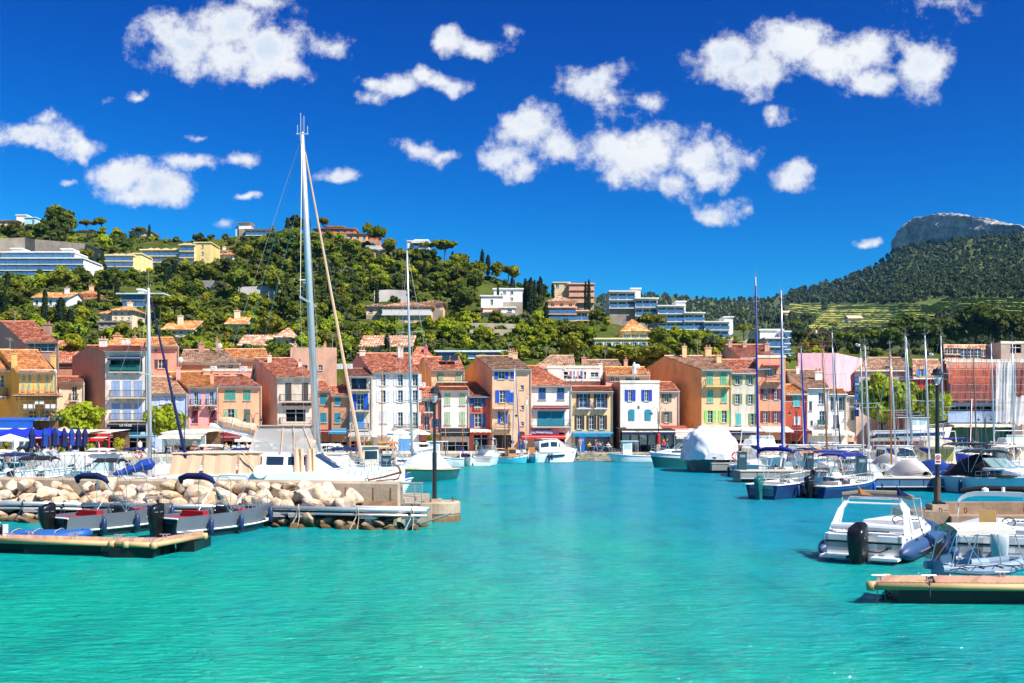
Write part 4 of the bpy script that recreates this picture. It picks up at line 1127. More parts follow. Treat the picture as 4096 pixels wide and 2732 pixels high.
villa("long yellow apartment block with blue balconies beside a taller tower", [dict(b=(565, 720, 1002, 1076), c=CR, fl=3, bays=4, dep=10, chim=[(605, .9, 1), (630, .9, 1), (665, .9, 1), (700, .9, 1)], **apt), dict(b=(721, 778, 982, 1058), c=CR, fl=3, bays=2, dep=10, dy=1, chim=[(740, .9, 1), (760, .9, 1)], **apt), dict(b=(778, 842, 972, 1056), c="e8cc88", fl=3, bays=3, dep=9, dy=.5, skip=[(f, i) for f in range(3) for i in (0, 2)])], "apartment block", "apartment_block", "the long yellow apartment block")
villa("white villa with low orange roof and blue doors", [dict(b=(133, 270, 1190, 1229), fl=1, bays=5, roof="gable", rise=1.6, dep=9, shut=None, frame=BLUEF, chim=[(268, 2.2, .8)])])
villa("pink two storey villa with stacked orange roofs", [dict(b=(300, 418, 1198, 1214), c=PK, fl=1, bays=4, roof="hip", rise=1.2, dep=9), dict(b=(312, 372, 1176, 1192), c=PK, fl=1, bays=2, roof="hip", rise=1.1, dep=6, dy=-2, chim=[(366, 2, .8)])])
villa("modern villa with a flat roof and long glazed front", [dict(b=(490, 648, 1180, 1206), c="c8dcd8", fl=1, bays=6, dep=9, eave=.9, **apt), dict(b=(495, 600, 1206, 1230), c="c8dcd8", fl=1, bays=4, dep=9, **apt), dict(b=(552, 566, 1160, 1180), fl=1, bays=1, skip=[(0, 0)], dep=3, dy=-3)])
villa("rustic stone villa with round stone terrace walls", [dict(b=(400, 468, 1256, 1290), c="d0b89c", fl=1, bays=3, roof="hip", rise=1.5, dep=8), dict(b=(448, 528, 1243, 1284), c="f0d4b0", fl=2, bays=3, roof="hip", rise=1.3, dep=7, dy=1, chim=[(520, 1.8, .8)]), dict(b=(394, 508, 1290, 1316), c=M_RET, fl=1, bays=4, dep=6, dy=2)])
villa("low cream house with orange gable roof below the stone villa", [dict(b=(652, 770, 1318, 1346), c="eadfc0", fl=1, bays=4, roof="gable", rise=2.0, dep=10, chim=[(722, 2.6, .8)])])
villa("cream cottage with orange roof among the palms", [dict(b=(905, 976, 1296, 1324), c="f0d8b8", fl=1, bays=3, roof="gable", rise=1.7, dep=8, chim=[(949, 2.6, .9)])])
villa("white hilltop villa with a round tower and terrace", [dict(b=(985, 1080, 918, 944), fl=1, bays=5, roof="hip", rise=.9, dep=8, bal=1, teal=1), dict(b=(942, 1000, 908, 950), c="bcdcec", fl=1, bays=2, dep=8, dy=-2), dict(b=(955, 1000, 892, 916), fl=1, bays=1, skip=[(0, 0)], dep=4, dy=-1.5, roof="hip", rise=.3)])
villa("white and pale blue house at the left end of the ridge", [dict(b=(98, 143, 872, 905), c="b4dcec", fl=1, bays=2, dep=7, skip=[(0, 0)]), dict(b=(66, 106, 862, 890), fl=1, bays=1, dep=5, dy=-2, skip=[(0, 0)]), dict(b=(-20, 70, 884, 902), c=PK, fl=1, bays=4, dep=6, roof="hip", rise=.9)])
villa("white house with orange roof beside the yellow tower block", [dict(b=(866, 934, 1020, 1042), fl=1, bays=4, roof="hip", rise=1.6, dep=7), dict(b=(868, 912, 1002, 1022), fl=1, bays=2, dep=5, dy=-1, roof="gable", rise=.5, chim=[(897, 1.4, .8)])])
villa("flat terracotta roofed house on the ridge behind the yellow blocks", [dict(b=(516, 602, 926, 944), c=PK, fl=1, bays=4, roof="hip", rise=.9, dep=8)])
villa("small brown roofed house under the ridge pines", [dict(b=(310, 380, 924, 936), c="d8a888", fl=1, bays=4, roof="hip", rise=1.1, dep=7, t="r")])
villa("red hilltop villa with wide blue windows", [dict(b=(1255, 1420, 914, 937), c="d87858", fl=1, bays=6, roof="hip", rise=1.1, dep=12, teal=1, t="p"), dict(b=(1300, 1372, 906, 920), c="d87858", fl=1, bays=2, roof="hip", rise=.9, dep=7, dy=-3, t="p")])
villa("orange villa with a white balcony below the red villa", [dict(b=(1390, 1470, 936, 966), c=OR, fl=1, bays=3, roof="hip", rise=.9, dep=8, t="p", teal=1), dict(b=(1466, 1512, 940, 962), c="e87848", fl=1, bays=2, roof="hip", rise=.7, dep=7, dy=-2, t="p")])
villa("white modern house with black glazing on the ridge", [dict(b=(1655, 1716, 974, 998), fl=1, bays=3, dep=8, eave=.6, bal=1, teal=1), dict(b=(1630, 1656, 966, 992), fl=1, bays=1, dep=6, dy=-1), dict(b=(1660, 1712, 962, 975), fl=1, bays=2, dep=6, dy=-2, skip=[(0, 0), (0, 1)])])
villa("wide peach villa with a columned veranda and garage doors", [dict(b=(1530, 1724, 1226, 1262), c="f4c8a0", fl=1, bays=5, bal=1, dep=9, roof="hip", rise=1.5, t="p", rail=FRAMEW, slab=V_WHITE), dict(b=(1560, 1700, 1262, 1290), c="f4c8a0", fl=1, bays=4, dep=8, dy=.2), dict(b=(1465, 1540, 1226, 1260), c="f4c8a0", fl=1, bays=2, dep=8, roof="hip", rise=1, t="p", dy=-1), dict(b=(1690, 1772, 1212, 1240), c="f0b88c", fl=1, bays=2, dep=8, dy=-4, roof="hip", rise=1.0, t="p")])
villa("stacked white modern villa behind the tall cypresses", [dict(b=(1975, 2090, 1158, 1208), fl=2, bays=4, dep=8, dy=-3, skip=[(0, 1), (1, 0), (1, 3), (0, 3)]), dict(b=(1924, 2010, 1186, 1232), fl=1, bays=3, dep=7, skip=[(0, 0), (0, 2)], teal=1), dict(b=(1932, 2060, 1232, 1252), c="f4ece0", fl=1, bays=3, dep=7, dy=.5, skip=[(0, 0)]), dict(b=(1930, 1990, 1252, 1275), c="f0c8a0", fl=1, bays=2, dep=6, dy=1.5, roof="hip", rise=.8)])
villa("long low house with tiled roof behind the town roofs", [dict(b=(1440, 1640, 1386, 1412), c="f0cc98", fl=1, bays=6, roof="gable", rise=2.2, dep=12, t="p")])
villa("small tiled house hidden by the pine above the peach block", [dict(b=(1102, 1160, 1352, 1390), c="f0e0cc", fl=1, bays=2, roof="hip", rise=2.0, dep=8, t="p")])
villa("cream gabled house just above the orange skylight roof", [dict(b=(958, 1066, 1382, 1404), c="f0e4c4", fl=1, bays=3, roof="gable", rise=2.0, dep=8, t="p")])
villa("low white terrace pavilion among the gardens", [dict(b=(1182, 1232, 1122, 1138), fl=1, bays=3, dep=5)])
villa("pink three storey house with recessed balconies", [dict(b=(2196, 2304, 1232, 1286), c=PK, fl=2, bays=3, bal=1, dep=8, rail=RAILW), dict(b=(2192, 2300, 1206, 1232), c=PK, fl=1, bays=3, dep=8, dy=-1, roof="hip", rise=1.6, t="p", chim=[(2240, 1.8, .9)]), dict(b=(2300, 2352, 1246, 1284), c=PK, fl=1, bays=2, dep=7, dy=-.5, bal=1)])
villa("salmon apartment house with open balconies on the crest", [dict(b=(2276, 2376, 1138, 1212), c="f0b498", fl=3, bays=3, bal=1, dep=9, rail=mat("salmon_rail", (.6, .35, .25), .7)), dict(b=(2212, 2280, 1132, 1205), c="e4cca8", fl=3, bays=2, dep=8, dy=-3, skip=[(f, i) for f in (0, 1) for i in (0, 1)])], "apartment house", "apartment_house")
wb = dict(bal=1, dep=10, teal=1)
villa("white terraced apartment complex stepping down the hill in five blocks", [dict(b=(2438, 2542, 1168, 1235), fl=2, bays=3, dy=0, **wb), dict(b=(2525, 2562, 1156, 1192), fl=1, bays=1, dep=6, dy=-1.5, skip=[(0, 0)]), dict(b=(2542, 2630, 1196, 1266), fl=2, bays=3, dy=1, **wb), dict(b=(2632, 2738, 1226, 1320), fl=3, bays=3, dy=2, **wb), dict(b=(2706, 2742, 1208, 1250), fl=1, bays=1, dep=6, dy=0, skip=[(0, 0)]), dict(b=(2738, 2816, 1254, 1320), fl=2, bays=2, dy=2.5, **wb), dict(b=(2818, 2916, 1290, 1354), fl=2, bays=3, dy=3.5, **wb), dict(b=(2898, 2932, 1270, 1340), fl=2, bays=1, dep=7, dy=2, skip=[(0, 0), (1, 0)])], "apartment complex", "apartment_complex", "the white stepped apartments", base=1330)
villa("pale yellow villa with blue shutters and an orange pyramid roof", [dict(b=(2491, 2590, 1328, 1366), c="f4e0a0", fl=1, bays=3, roof="hip", rise=2.6, dep=8, shut=SH["c"]), dict(b=(2380, 2590, 1358, 1402), c="f4e0a0", fl=1, bays=6, dep=8, dy=1, shut=SH["c"])], short="the pale yellow villa")
villa("white stepped apartment building with curved balconies behind the salmon house", [dict(b=(3040, 3130, 1322, 1362), fl=1, bays=3, dep=8, dy=-4, skip=[(0, 0), (0, 1)]), dict(b=(3060, 3140, 1356, 1424), fl=2, bays=2, dy=0, **wb), dict(b=(3136, 3156, 1330, 1424), fl=4, bays=1, dep=6, bal=1)], "apartment building", "apartment_building", "the white curved apartments")
villa("long flat roofed white pavilion above the yellow roof terrace", [dict(b=(1752, 2016, 1410, 1436), c="d8e8e4", fl=1, bays=9, dep=8, bal=1, teal=1, eave=.5)])
def ret_wall(label, pts, h, th=.6, m=None):
 root = thing("retaining_wall", label, "retaining wall", hill_pt(*pts[0]))
 o = root.location.copy(); q = MB(o)
 for a, b_ in zip(pts, pts[1:]):
  A, B = hill_pt(*a), hill_pt(*b_)
  A.y -= 1.5; B.y -= 1.5
  u = Vector((0, 0, 1))
  q.face([A - 5 * u, B - 5 * u, B + h * u, A + h * u]); q.face([A + h * u, B + h * u, B + h * u + Vector((0, th, 0)), A + h * u + Vector((0, th, 0))])
  q.face([B - 5 * u + Vector((0, th, 0)), A - 5 * u + Vector((0, th, 0)), A + h * u + Vector((0, th, 0)), B + h * u + Vector((0, th, 0))])
 q.build("wall_face", m or M_RET, root)
 return root
GREYW = mat("grey_render_wall", (0.42, 0.38, 0.36), .9, .15, .4, .2, 5, stain=(.2, .18, .16))
ret_wall("bare brown embankment wall behind the long white apartment block", [(-40, 1010), (110, 1005), (150, 1012), (350, 1030), (420, 1060)], 3.6, m=M_RET)
ret_wall("long grey retaining wall under the pine left of the great mast", [(960, 1192), (1040, 1188), (1110, 1182)], 2.2, m=GREYW)
ret_wall("pale grey retaining wall among the terraced gardens", [(800, 1152), (900, 1152), (930, 1150)], 1.6, m=GREYW)
ret_wall("sloping grey wall beside the great mast", [(1080, 1200), (1150, 1196), (1210, 1194)], 1.6, m=GREYW)
ret_wall("grey wall behind the wide peach villa", [(1500, 1206), (1560, 1202), (1640, 1205)], 2.2, m=GREYW)
ret_wall("stone garden wall right of the wide peach villa", [(1780, 1322), (1900, 1318), (2080, 1322)], 1.1)
ret_wall("lower stone garden wall under the cypress group", [(1880, 1345), (2000, 1342), (2110, 1346)], 1.0)
ret_wall("rocky terrace wall below the hilltop palms", [(1130, 1062), (1250, 1068), (1390, 1085)], 1.6)
bw_ = ret_wall("garden wall carrying a white balustrade below the orange villa", [(1466, 1022), (1520, 1020), (1570, 1024)], 1.6)
q = MB(bw_.location)
A, B = hill_pt(1466, 1022), hill_pt(1570, 1024)
for i in range(28):
 p = A.lerp(B, i / 27); p.y -= 1.3
 q.lathe([(.1, 1.6), (.16, 1.9), (.07, 2.2), (.12, 2.4)], (p.x, p.y, p.z), 6)
q.bar(A + Vector((0, -1.3, 2.45)), B + Vector((0, -1.3, 2.45)), .2)
q.build("balustrade", FRAMEW, bw_)
# ================================================================ trees
def leaf_mat(name, col, rand=.45, trans=.32):
 return mat(name, col, .75, .35, .6, rand=rand, trans=trans, spec=.25)
L_PINE, L_DARK, L_BRIGHT, L_OLIVE, L_CYP, L_PALM, L_YEL, L_PLANE, L_FOREST = (leaf_mat("pine_needles", (.16, .18, .012)), leaf_mat("dark_needles", (.075, .10, .012)), leaf_mat("spring_leaves", (.31, .35, .014)), leaf_mat("olive_leaves", (.13, .15, .055)),
 leaf_mat("cypress_needles", (.022, .042, .014), .2), leaf_mat("palm_fronds", (.12, .14, .02)), leaf_mat("yellow_blossom", (.30, .25, .02)), leaf_mat("plane_leaves", (.30, .36, .014), .15, .35), leaf_mat("forest_needles", (.085, .115, .042), .3))
BARK = mat("bark", (.10, .075, .055), .95, .3, 3, .5, 12)
PALMB = mat("palm_trunk", (.16, .12, .08), .95, .3, 3)
def lobes_of(kind, r):
 out = []
 def in_ball():
  while True:
   p = r.uniform(-1, 1, 3)
   if (p ** 2).sum() < 1: return p
 if kind == "pine":
  for i in range(20):
   p = in_ball(); out.append((p[0] * .30, p[1] * .30, .60 + p[2] * .27, r.uniform(.11, .18)))
 elif kind == "umbrella":
  for i in range(26):
   p = in_ball(); rr = (p[0] ** 2 + p[1] ** 2) ** .5
   out.append((p[0] * .5, p[1] * .5, .80 - .10 * rr ** 2 + p[2] * .08, r.uniform(.10, .16)))
 elif kind == "broad":
  for i in range(20):
   p = in_ball(); out.append((p[0] * .33, p[1] * .33, .55 + p[2] * .30, r.uniform(.11, .17)))
 elif kind == "cypress":
  for i in range(16):
   z = .08 + .86 * i / 15; w = .085 * (math.sin(math.pi * min(1, z * .55 + .28)) ** .8) * (1 if z < .8 else (1.02 - z) / .22)
   out.append((r.uniform(-.012, .012), r.uniform(-.012, .012), z, max(.018, w)))
 elif kind == "shrub":
  for i in range(12):
   p = in_ball(); out.append((p[0] * .45, p[1] * .45, .35 + p[2] * .35, r.uniform(.18, .30)))
 elif kind == "cedar":
  for i in range(26):
   z = r.uniform(.15, .97); w = (1 - z) * .42 + .03; a = r.uniform(0, 6.28); q = r.uniform(.2, 1)
   out.append((math.cos(a) * w * q, math.sin(a) * w * q, z, .05 + .07 * (1 - z)))
 elif kind == "plane":
  for i in range(30):
   p = in_ball(); out.append((p[0] * .38, p[1] * .38, .62 + p[2] * .28, r.uniform(.10, .16)))
 return out
def crown_mesh(kind, seed, m, nleaf=70, leaf=.045, squash=1.0, core=True, mn=10):
 r = np.random.RandomState(seed)
 V, Q = [], []
 for (cx, cy, cz, R_) in lobes_of(kind, r):
  rz = R_ * (.75 if kind in ("umbrella",) else (1.6 if kind == "cypress" else .9))
  n = max(mn, int(nleaf * (R_ / .14) ** 1.3)) if kind != "cypress" else nleaf
  d = r.randn(n, 3); d /= np.linalg.norm(d, axis=1)[:, None]
  d[:, 2] = np.where(d[:, 2] < -.35, -d[:, 2], d[:, 2])
  c = np.array([cx, cy, cz]) + d * np.array([R_, R_, rz]) * r.uniform(.72, 1.12, (n, 1))
  nrm = d + r.randn(n, 3) * .55; nrm /= np.linalg.norm(nrm, axis=1)[:, None]
  a = np.cross(nrm, r.randn(n, 3)); a /= np.linalg.norm(a, axis=1)[:, None]
  b_ = np.cross(nrm, a)
  s = leaf * r.uniform(.6, 1.4, (n, 1))
  for q in (a * s + b_ * s * .5, b_ * s - a * s * .4, -a * s - b_ * s * .5, -b_ * s + a * s * .4):
   V.append(c + q)
  base = sum(len(x) for x in V) - 4 * n
  i = np.arange(n)
  Q.append(np.stack([base + i, base + n + i, base + 2 * n + i, base + 3 * n + i], 1))
  if core:
   kk = 6; lat = 4
   base = sum(len(x) for x in V)
   th = np.linspace(0, math.pi, lat + 1); ph = np.arange(kk) * 2 * math.pi / kk
   g = np.array([[cx + .8 * R_ * math.sin(t) * math.cos(p), cy + .8 * R_ * math.sin(t) * math.sin(p), cz + .8 * rz * math.cos(t)] for t in th for p in ph])
   V.append(g)
   Q.append(np.array([[base + t * kk + p, base + t * kk + (p + 1) % kk, base + (t + 1) * kk + (p + 1) % kk, base + (t + 1) * kk + p] for t in range(lat) for p in range(kk)]))
 V = np.concatenate(V); V[:, 2] *= squash
 return np_mesh("crown_" + kind, V, np.concatenate(Q), m)
def trunk_mesh(kind, seed):
 r = random.Random(seed); q = MB()
 top = dict(pine=.55, umbrella=.76, broad=.45, cypress=.2, shrub=.2, cedar=.9, plane=.45)[kind]
 th = dict(pine=.028, umbrella=.03, broad=.03, cypress=.02, shrub=.03, cedar=.025, plane=.035)[kind]
 k = [(0, 0, -.08), (r.uniform(-.02, .02), 0, top * .35), (r.uniform(-.04, .04), r.uniform(-.03, .03), top * .7), (0, 0, top)]
 q.tube(k, [th, th * .8, th * .6, th * .3], 7)
 if kind in ("pine", "umbrella", "broad", "plane"):
  for i in range(6):
   a = i * 1.05 + r.random(); z0 = top * r.uniform(.55, .8); L_ = .3 if kind == "umbrella" else .2
   q.tube([(0, 0, z0), (L_ * .5 * math.cos(a), L_ * .5 * math.sin(a), z0 + .08), (L_ * math.cos(a), L_ * math.sin(a), z0 + .16)], [th * .4, th * .3, th * .12], 5)
 return q.mesh("trunk_" + kind, BARK)
def palm_meshes(seed):
 r = random.Random(seed); q = MB()
 for i in range(22):
  a = i * 2.399; el = r.uniform(-.5, 1.2); L_ = r.uniform(.28, .36)
  pts = []
  for j in range(6):
   t = j / 5
   rr = L_ * t * math.cos(el * .6); zz = .78 + L_ * (math.sin(el) * t - .75 * t * t * (1.1 if el < .4 else .7))
   pts.append(Vector((rr * math.cos(a), rr * math.sin(a), zz)))
  side = Vector((-math.sin(a), math.cos(a), 0))
  for j in range(5):
   w0 = .05 * math.sin(math.pi * (j + .4) / 6); w1 = .05 * math.sin(math.pi * (j + 1.4) / 6)
   for s in (-1, 1):
    q.face([pts[j], pts[j + 1], pts[j + 1] + side * (s * w1) - Vector((0, 0, w1 * .5)), pts[j] + side * (s * w0) - Vector((0, 0, w0 * .5))])
 c = q.mesh("crown_palm", L_PALM)
 q = MB(); q.tube([(0, 0, -.05), (.01, 0, .4), (0, 0, .8)], [.045, .035, .045], 8)
 return c, q.mesh("trunk_palm", PALMB)
KINDS_ = {}
def reg(key, kind, m, n, **kw):
 KINDS_[key] = [(crown_mesh(kind, 10 * i + hash_(key), m, **kw), trunk_mesh(kind, i)) for i in range(n)]
def hash_(s): return sum(ord(c) * (i + 1) for i, c in enumerate(s)) % 997
reg("pine", "pine", L_PINE, 5); reg("dark", "pine", L_DARK, 5); reg("umbrella", "umbrella", L_PINE, 4, nleaf=90); reg("bright", "broad", L_BRIGHT, 5); reg("olive", "broad", L_OLIVE, 3)
reg("cypress", "cypress", L_CYP, 3, nleaf=60, leaf=.018); reg("shrub", "shrub", L_BRIGHT, 4, leaf=.07); reg("bush", "shrub", L_DARK, 4, leaf=.07); reg("yellow", "shrub", L_YEL, 2, leaf=.07); reg("cedar", "cedar", L_DARK, 2, nleaf=80, leaf=.035); reg("plane", "plane", L_PLANE, 2, nleaf=150, leaf=.03)
KINDS_["palm"] = [palm_meshes(1), palm_meshes(2)]
KN = dict(pine=("pine_tree", "bushy green pine", "pine"), dark=("pine_tree", "dark dense pine", "pine"), umbrella=("stone_pine", "flat topped stone pine", "stone pine"), bright=("broadleaf_tree", "bright green leafy tree", "tree"), olive=("olive_tree", "grey green olive tree", "olive tree"),
   cypress=("cypress_tree", "slender dark cypress", "cypress"), shrub=("garden_shrub", "light green rounded shrub", "shrub"), bush=("garden_shrub", "dark rounded shrub", "shrub"), yellow=("garden_shrub", "yellow flowering shrub", "shrub"), cedar=("cedar_tree", "layered dark cedar", "cedar"), plane=("plane_tree", "lime green plane tree", "plane tree"), palm=("palm_tree", "fan palm", "palm"))
WREL = dict(pine=.86, dark=.86, umbrella=1.25, bright=.92, olive=.92, cypress=.2, shrub=1.35, bush=1.35, yellow=1.35, cedar=.85, plane=1.0, palm=.62)
TREES = []
tcount = [0]
def tree(kind, pos, h, w=None, label=None, px=None, py=None):
 tcount[0] += 1
 nm, phrase, cat = KN[kind]
 cm, tm = KINDS_[kind][tcount[0] % len(KINDS_[kind])]
 t = thing(nm, label or phrase, cat, pos, rz=rnd.uniform(0, 6.28))
 sx = h if w is None else w / WREL[kind]
 t.scale = (sx, sx, h)
 link("crown", cm, t); link("trunk", tm, t)
 if not label:
  TREES.append((t, kind, px, py))
 return t
def htree(kind, px, py, hpx, wpx=None, label=None):
 p = hill_pt(px, min(py, PY0)) if True else None
 k = p.y / F
 if py > PY0: p = Vector((wx(px, p.y), p.y, wz(py, p.y)))
 return tree(kind, p, hpx * k, None if wpx is None else wpx * k, label, px, py - hpx * .5)
for (px, py, h, w) in [(1508, 1262, 138, 22), (1929, 1061, 100, 22), (1952, 1065, 86, 24), (1992, 1270, 132, 14), (2005, 1270, 100, 12), (2048, 1272, 166, 34), (2102, 1250, 140, 28), (2123, 1258, 152, 28), (2138, 1256, 140, 20), (2162, 1228, 125, 26), (2342, 1244, 122, 14), (2355, 1254, 140, 18), (2481, 1240, 74, 22), (2181, 1294, 66, 24), (2151, 1066, 50, 14),
      (19, 1287, 128, 22), (180, 1297, 142, 28), (243, 1306, 120, 42), (281, 1343, 106, 42), (330, 1110, 76, 24), (423, 1130, 74, 16), (395, 1218, 72, 16), (316, 1362, 64, 14), (598, 948, 58, 12), (1548, 1416, 80, 30), (1800, 1260, 40, 12), (3082, 1354, 28, 10), (2212, 1150, 60, 18)]:
 htree("cypress", px, py, h, w)
for (px, py, h, w) in [(1779, 1015, 92, 138), (2032, 1066, 66, 100), (1473, 1005, 116, 62), (1515, 1023, 124, 80), (1292, 942, 76, 54), (405, 940, 72, 70), (346, 934, 56, 76), (562, 944, 44, 64), (700, 1300, 122, 190), (640, 1278, 100, 120), (2595, 1368, 118, 136), (2976, 1362, 68, 94), (1840, 1030, 54, 90), (1700, 1030, 66, 56), (1390, 1392, 110, 110), (1330, 1400, 70, 110)]:
 htree("umbrella", px, py, h, w)
for (px, py, h, w) in [(232, 926, 104, 120), (285, 935, 70, 60), (962, 1196, 130, 124), (2490, 1478, 104, 150), (2560, 1490, 116, 130), (2640, 1480, 112, 140), (2604, 1490, 70, 100), (2700, 1440, 70, 110), (2760, 1420, 70, 110), (2285, 1368, 78, 118), (2200, 1366, 72, 96), (2830, 1400, 70, 110), (2900, 1420, 60, 90), (760, 1295, 90, 90), (690, 1330, 80, 90), (2440, 1490, 70, 90), (1985, 1130, 90, 70), (2060, 1110, 80, 60)]:
 htree("pine", px, py, h, w)
for (px, py, h) in [(871, 1346, 56), (1073, 1338, 60), (1031, 1354, 50), (1069, 1380, 46), (1093, 926, 48), (1146, 926, 46), (1171, 926, 40), (1199, 930, 52), (868, 1082, 56), (1520, 1280, 36), (1780, 1230, 40), (1500, 1396, 40)]:
 htree("palm", px, py, h)
htree("cedar", 2757, 1322, 84, 104)
for (px, py, h, w) in [(1350, 1180, 110, 70), (1420, 1190, 90, 70), (1480, 1190, 90, 60), (1300, 1200, 100, 70), (1250, 1210, 90, 60), (730, 1160, 70, 60), (800, 1180, 70, 60)]:
 htree("cedar", px, py, h, w)
def clear_of(px, py, h, w):
 for (x0, x1, y0, y1, Yv) in VILLAS:
  if px + w / 2 > x0 - 3 and px - w / 2 < x1 + 3:
   if py > y1 - 6 and py - h < y1 - 5 - .4 * (y1 - y0): return False
   if y0 - 2 < py <= y1 - 6 and x0 - 8 < px < x1 + 8: return False
 return True
tr = random.Random(11)
y = 905.0
while y < 1450:
 dy = 23 + 11 * (y - 900) / 500
 x = -40.0
 while x < 3240:
  x += tr.uniform(.65, 1.35) * 50
  px, py = x + tr.uniform(-12, 12), y + tr.uniform(-12, 12)
  pr, _ = hill_r(px)
  if py < pr + 4 or py > 1450: continue
  if px > 2950 and py < 1400: continue
  low = (py - 900) / 540
  k = tr.random()
  cl = math.sin(px * .011 + 1.3) + math.sin(py * .021 + px * .004) + .5 * math.sin(px * .031 - py * .017)
  if py > 1300: kind = "bright" if k < .45 else ("pine" if k < .62 else ("olive" if k < .75 else ("shrub" if k < .9 else "yellow")))
  elif cl > .35: kind = "dark" if k < .45 else ("pine" if k < .82 else ("umbrella" if k < .9 else "cypress"))
  elif cl > -.5: kind = "pine" if k < .4 else ("dark" if k < .6 else ("bright" if k < .75 else ("bush" if k < .84 else ("umbrella" if k < .93 else "cypress"))))
  else: kind = "bush" if k < .3 else ("shrub" if k < .52 else ("olive" if k < .66 else ("yellow" if k < .75 else ("bright" if k < .88 else "pine"))))
  h = dict(umbrella=tr.uniform(66, 96), pine=tr.uniform(54, 100), dark=tr.uniform(66, 108), bright=tr.uniform(50, 78), olive=tr.uniform(42, 60), cypress=tr.uniform(80, 130), shrub=tr.uniform(26, 42), bush=tr.uniform(26, 42), yellow=tr.uniform(22, 34))[kind]
  if tr.random() < .14: h *= 1.35
  if py < pr + 40: h *= .75
  if not clear_of(px, py, h, h * WREL[kind]):
   if clear_of(px, py, 22, 30) : kind, h = ("bush" if k < .5 else "shrub"), 22
   else: continue
  htree(kind, px, py, h)
 y += dy
for (px, py, h, w) in [(3640, 1420, 168, 190), (3720, 1400, 130, 120), (3900, 1400, 190, 230), (3990, 1400, 170, 130), (3830, 1395, 120, 130), (4080, 1400, 150, 150), (3480, 1425, 110, 150), (3560, 1430, 120, 130), (3380, 1420, 100, 120), (3420, 1450, 110, 70), (3330, 1450, 120, 80), (3250, 1440, 110, 90), (3290, 1420, 80, 110), (3200, 1400, 90, 80), (3180, 1350, 70, 70), (3500, 1480, 90, 70), (3600, 1480, 90, 80), (3760, 1440, 90, 90), (3680, 1460, 70, 80), (3230, 1300, 50, 60), (3330, 1335, 50, 50), (3060, 1300, 50, 60), (3120, 1310, 60, 60), (2960, 1300, 60, 60), (3020, 1330, 60, 50), (4150, 1400, 150, 150), (3880, 1440, 70, 80), (4000, 1440, 60, 70), (3770, 1330, 60, 60), (3690, 1310, 46, 44), (3560, 1345, 50, 50), (3610, 1350, 50, 60)]:
 if py <= 1420:
  Y = mtn_Y(px, py) if py < 1395 else 300.0
  z = mtn_z(px, Y) if py < 1395 else wz(py, Y)
 else:
  Y = 240.0 - (py - 1420) * .6; z = hill_z(px, Y)
  z = min(z, wz(py, Y))
 tree("dark" if (px + py) % 3 else "umbrella", Vector((wx(px, Y), Y, z)), h / F * Y, w / F * Y, None, px, py - h / 2)
LM += [("the round plane tree", 3530, 1580), ("the brick red house", 3690, 1480), ("the pink house with the bell cage", 3270, 1480), ("the vineyard terraces", 3500, 1260), ("the glazed rooftop room", 3850, 1410), ("the concrete penthouse", 4060, 1390)]
groups = {}
for (t, kind, px, py) in TREES:
 best = min(LM, key=lambda l: ((l[1] - px) * .8) ** 2 + (l[2] - py) ** 2)
 dx, dy = px - best[1], py - best[2]
 rel = ("right of" if dx > 0 else "left of") if abs(dx) > abs(dy) * 1.1 else ("below" if dy > 0 else "above")
 groups.setdefault((KN[kind][1], rel, best[0]), []).append((dx * dx + dy * dy, t))
for (ph, rel, lm), l in groups.items():
 l.sort(key=lambda a: a[0])
 for i, (_, t) in enumerate(l):
  lm2 = lm if lm.startswith("the ") else "the " + lm
  n_ = "nearest " if i == 0 and len(l) > 1 else (ORD[i] + "nearest " if i and i < 20 else (ORD[min(i, 19)] + "nearest " if i else ""))
  words = lm2.split()
  t["label"] = f"{n_}{ph} {rel} {' '.join(words[:8])}"
  t["group"] = "trees and shrubs on the hill"
def qtree(label, px, ytop, ybase, wpx, Y):
 z0 = max(1.0, wz(ybase, Y))
 return tree("plane", Vector((wx(px, Y), Y, z0)), wz(ytop, Y) - z0, wpx / F * Y * 1.0, label)
qtree("lime green plane tree in front of the small cream house", 322, 1596, 1815, 215, 122)
qtree("lime green plane tree in front of the pale blue house", 662, 1602, 1815, 175, 124)
qtree("large round plane tree right of the blue hotel sign", 3532, 1474, 1800, 250, 138)
qtree("smaller plane tree beside the corner building under netting", 3706, 1512, 1800, 190, 140)
def scatter(name, pts, meshes, m, kind="stuff"):
 """pts: (x,y,z,sx,sz,rot,variant); returns one mesh object"""
 base = []
 for me in meshes:
  v = np.empty(len(me.vertices) * 3, np.float32); me.vertices.foreach_get("co", v)
  f = np.empty(len(me.loops), np.int32); me.loops.foreach_get("vertex_index", f)
  base.append((v.reshape(-1, 3), f.reshape(-1, 4)))
 VV, QQ, off = [], [], 0
 for (x, y_, z, sx, sz, rot, k) in pts:
  v, f = base[k]
  c, s = math.cos(rot), math.sin(rot)
  w = np.empty_like(v)
  w[:, 0] = x + sx * (v[:, 0] * c - v[:, 1] * s); w[:, 1] = y_ + sx * (v[:, 0] * s + v[:, 1] * c); w[:, 2] = z + sz * v[:, 2]
  VV.append(w); QQ.append(f + off); off += len(v)
 return link(name, np_mesh(name, np.concatenate(VV), np.concatenate(QQ), m), kind=kind)
lo_s = [crown_mesh("shrub", 90 + i, L_OLIVE, nleaf=5, leaf=.17, core=False, mn=4) for i in range(4)]
pts = []
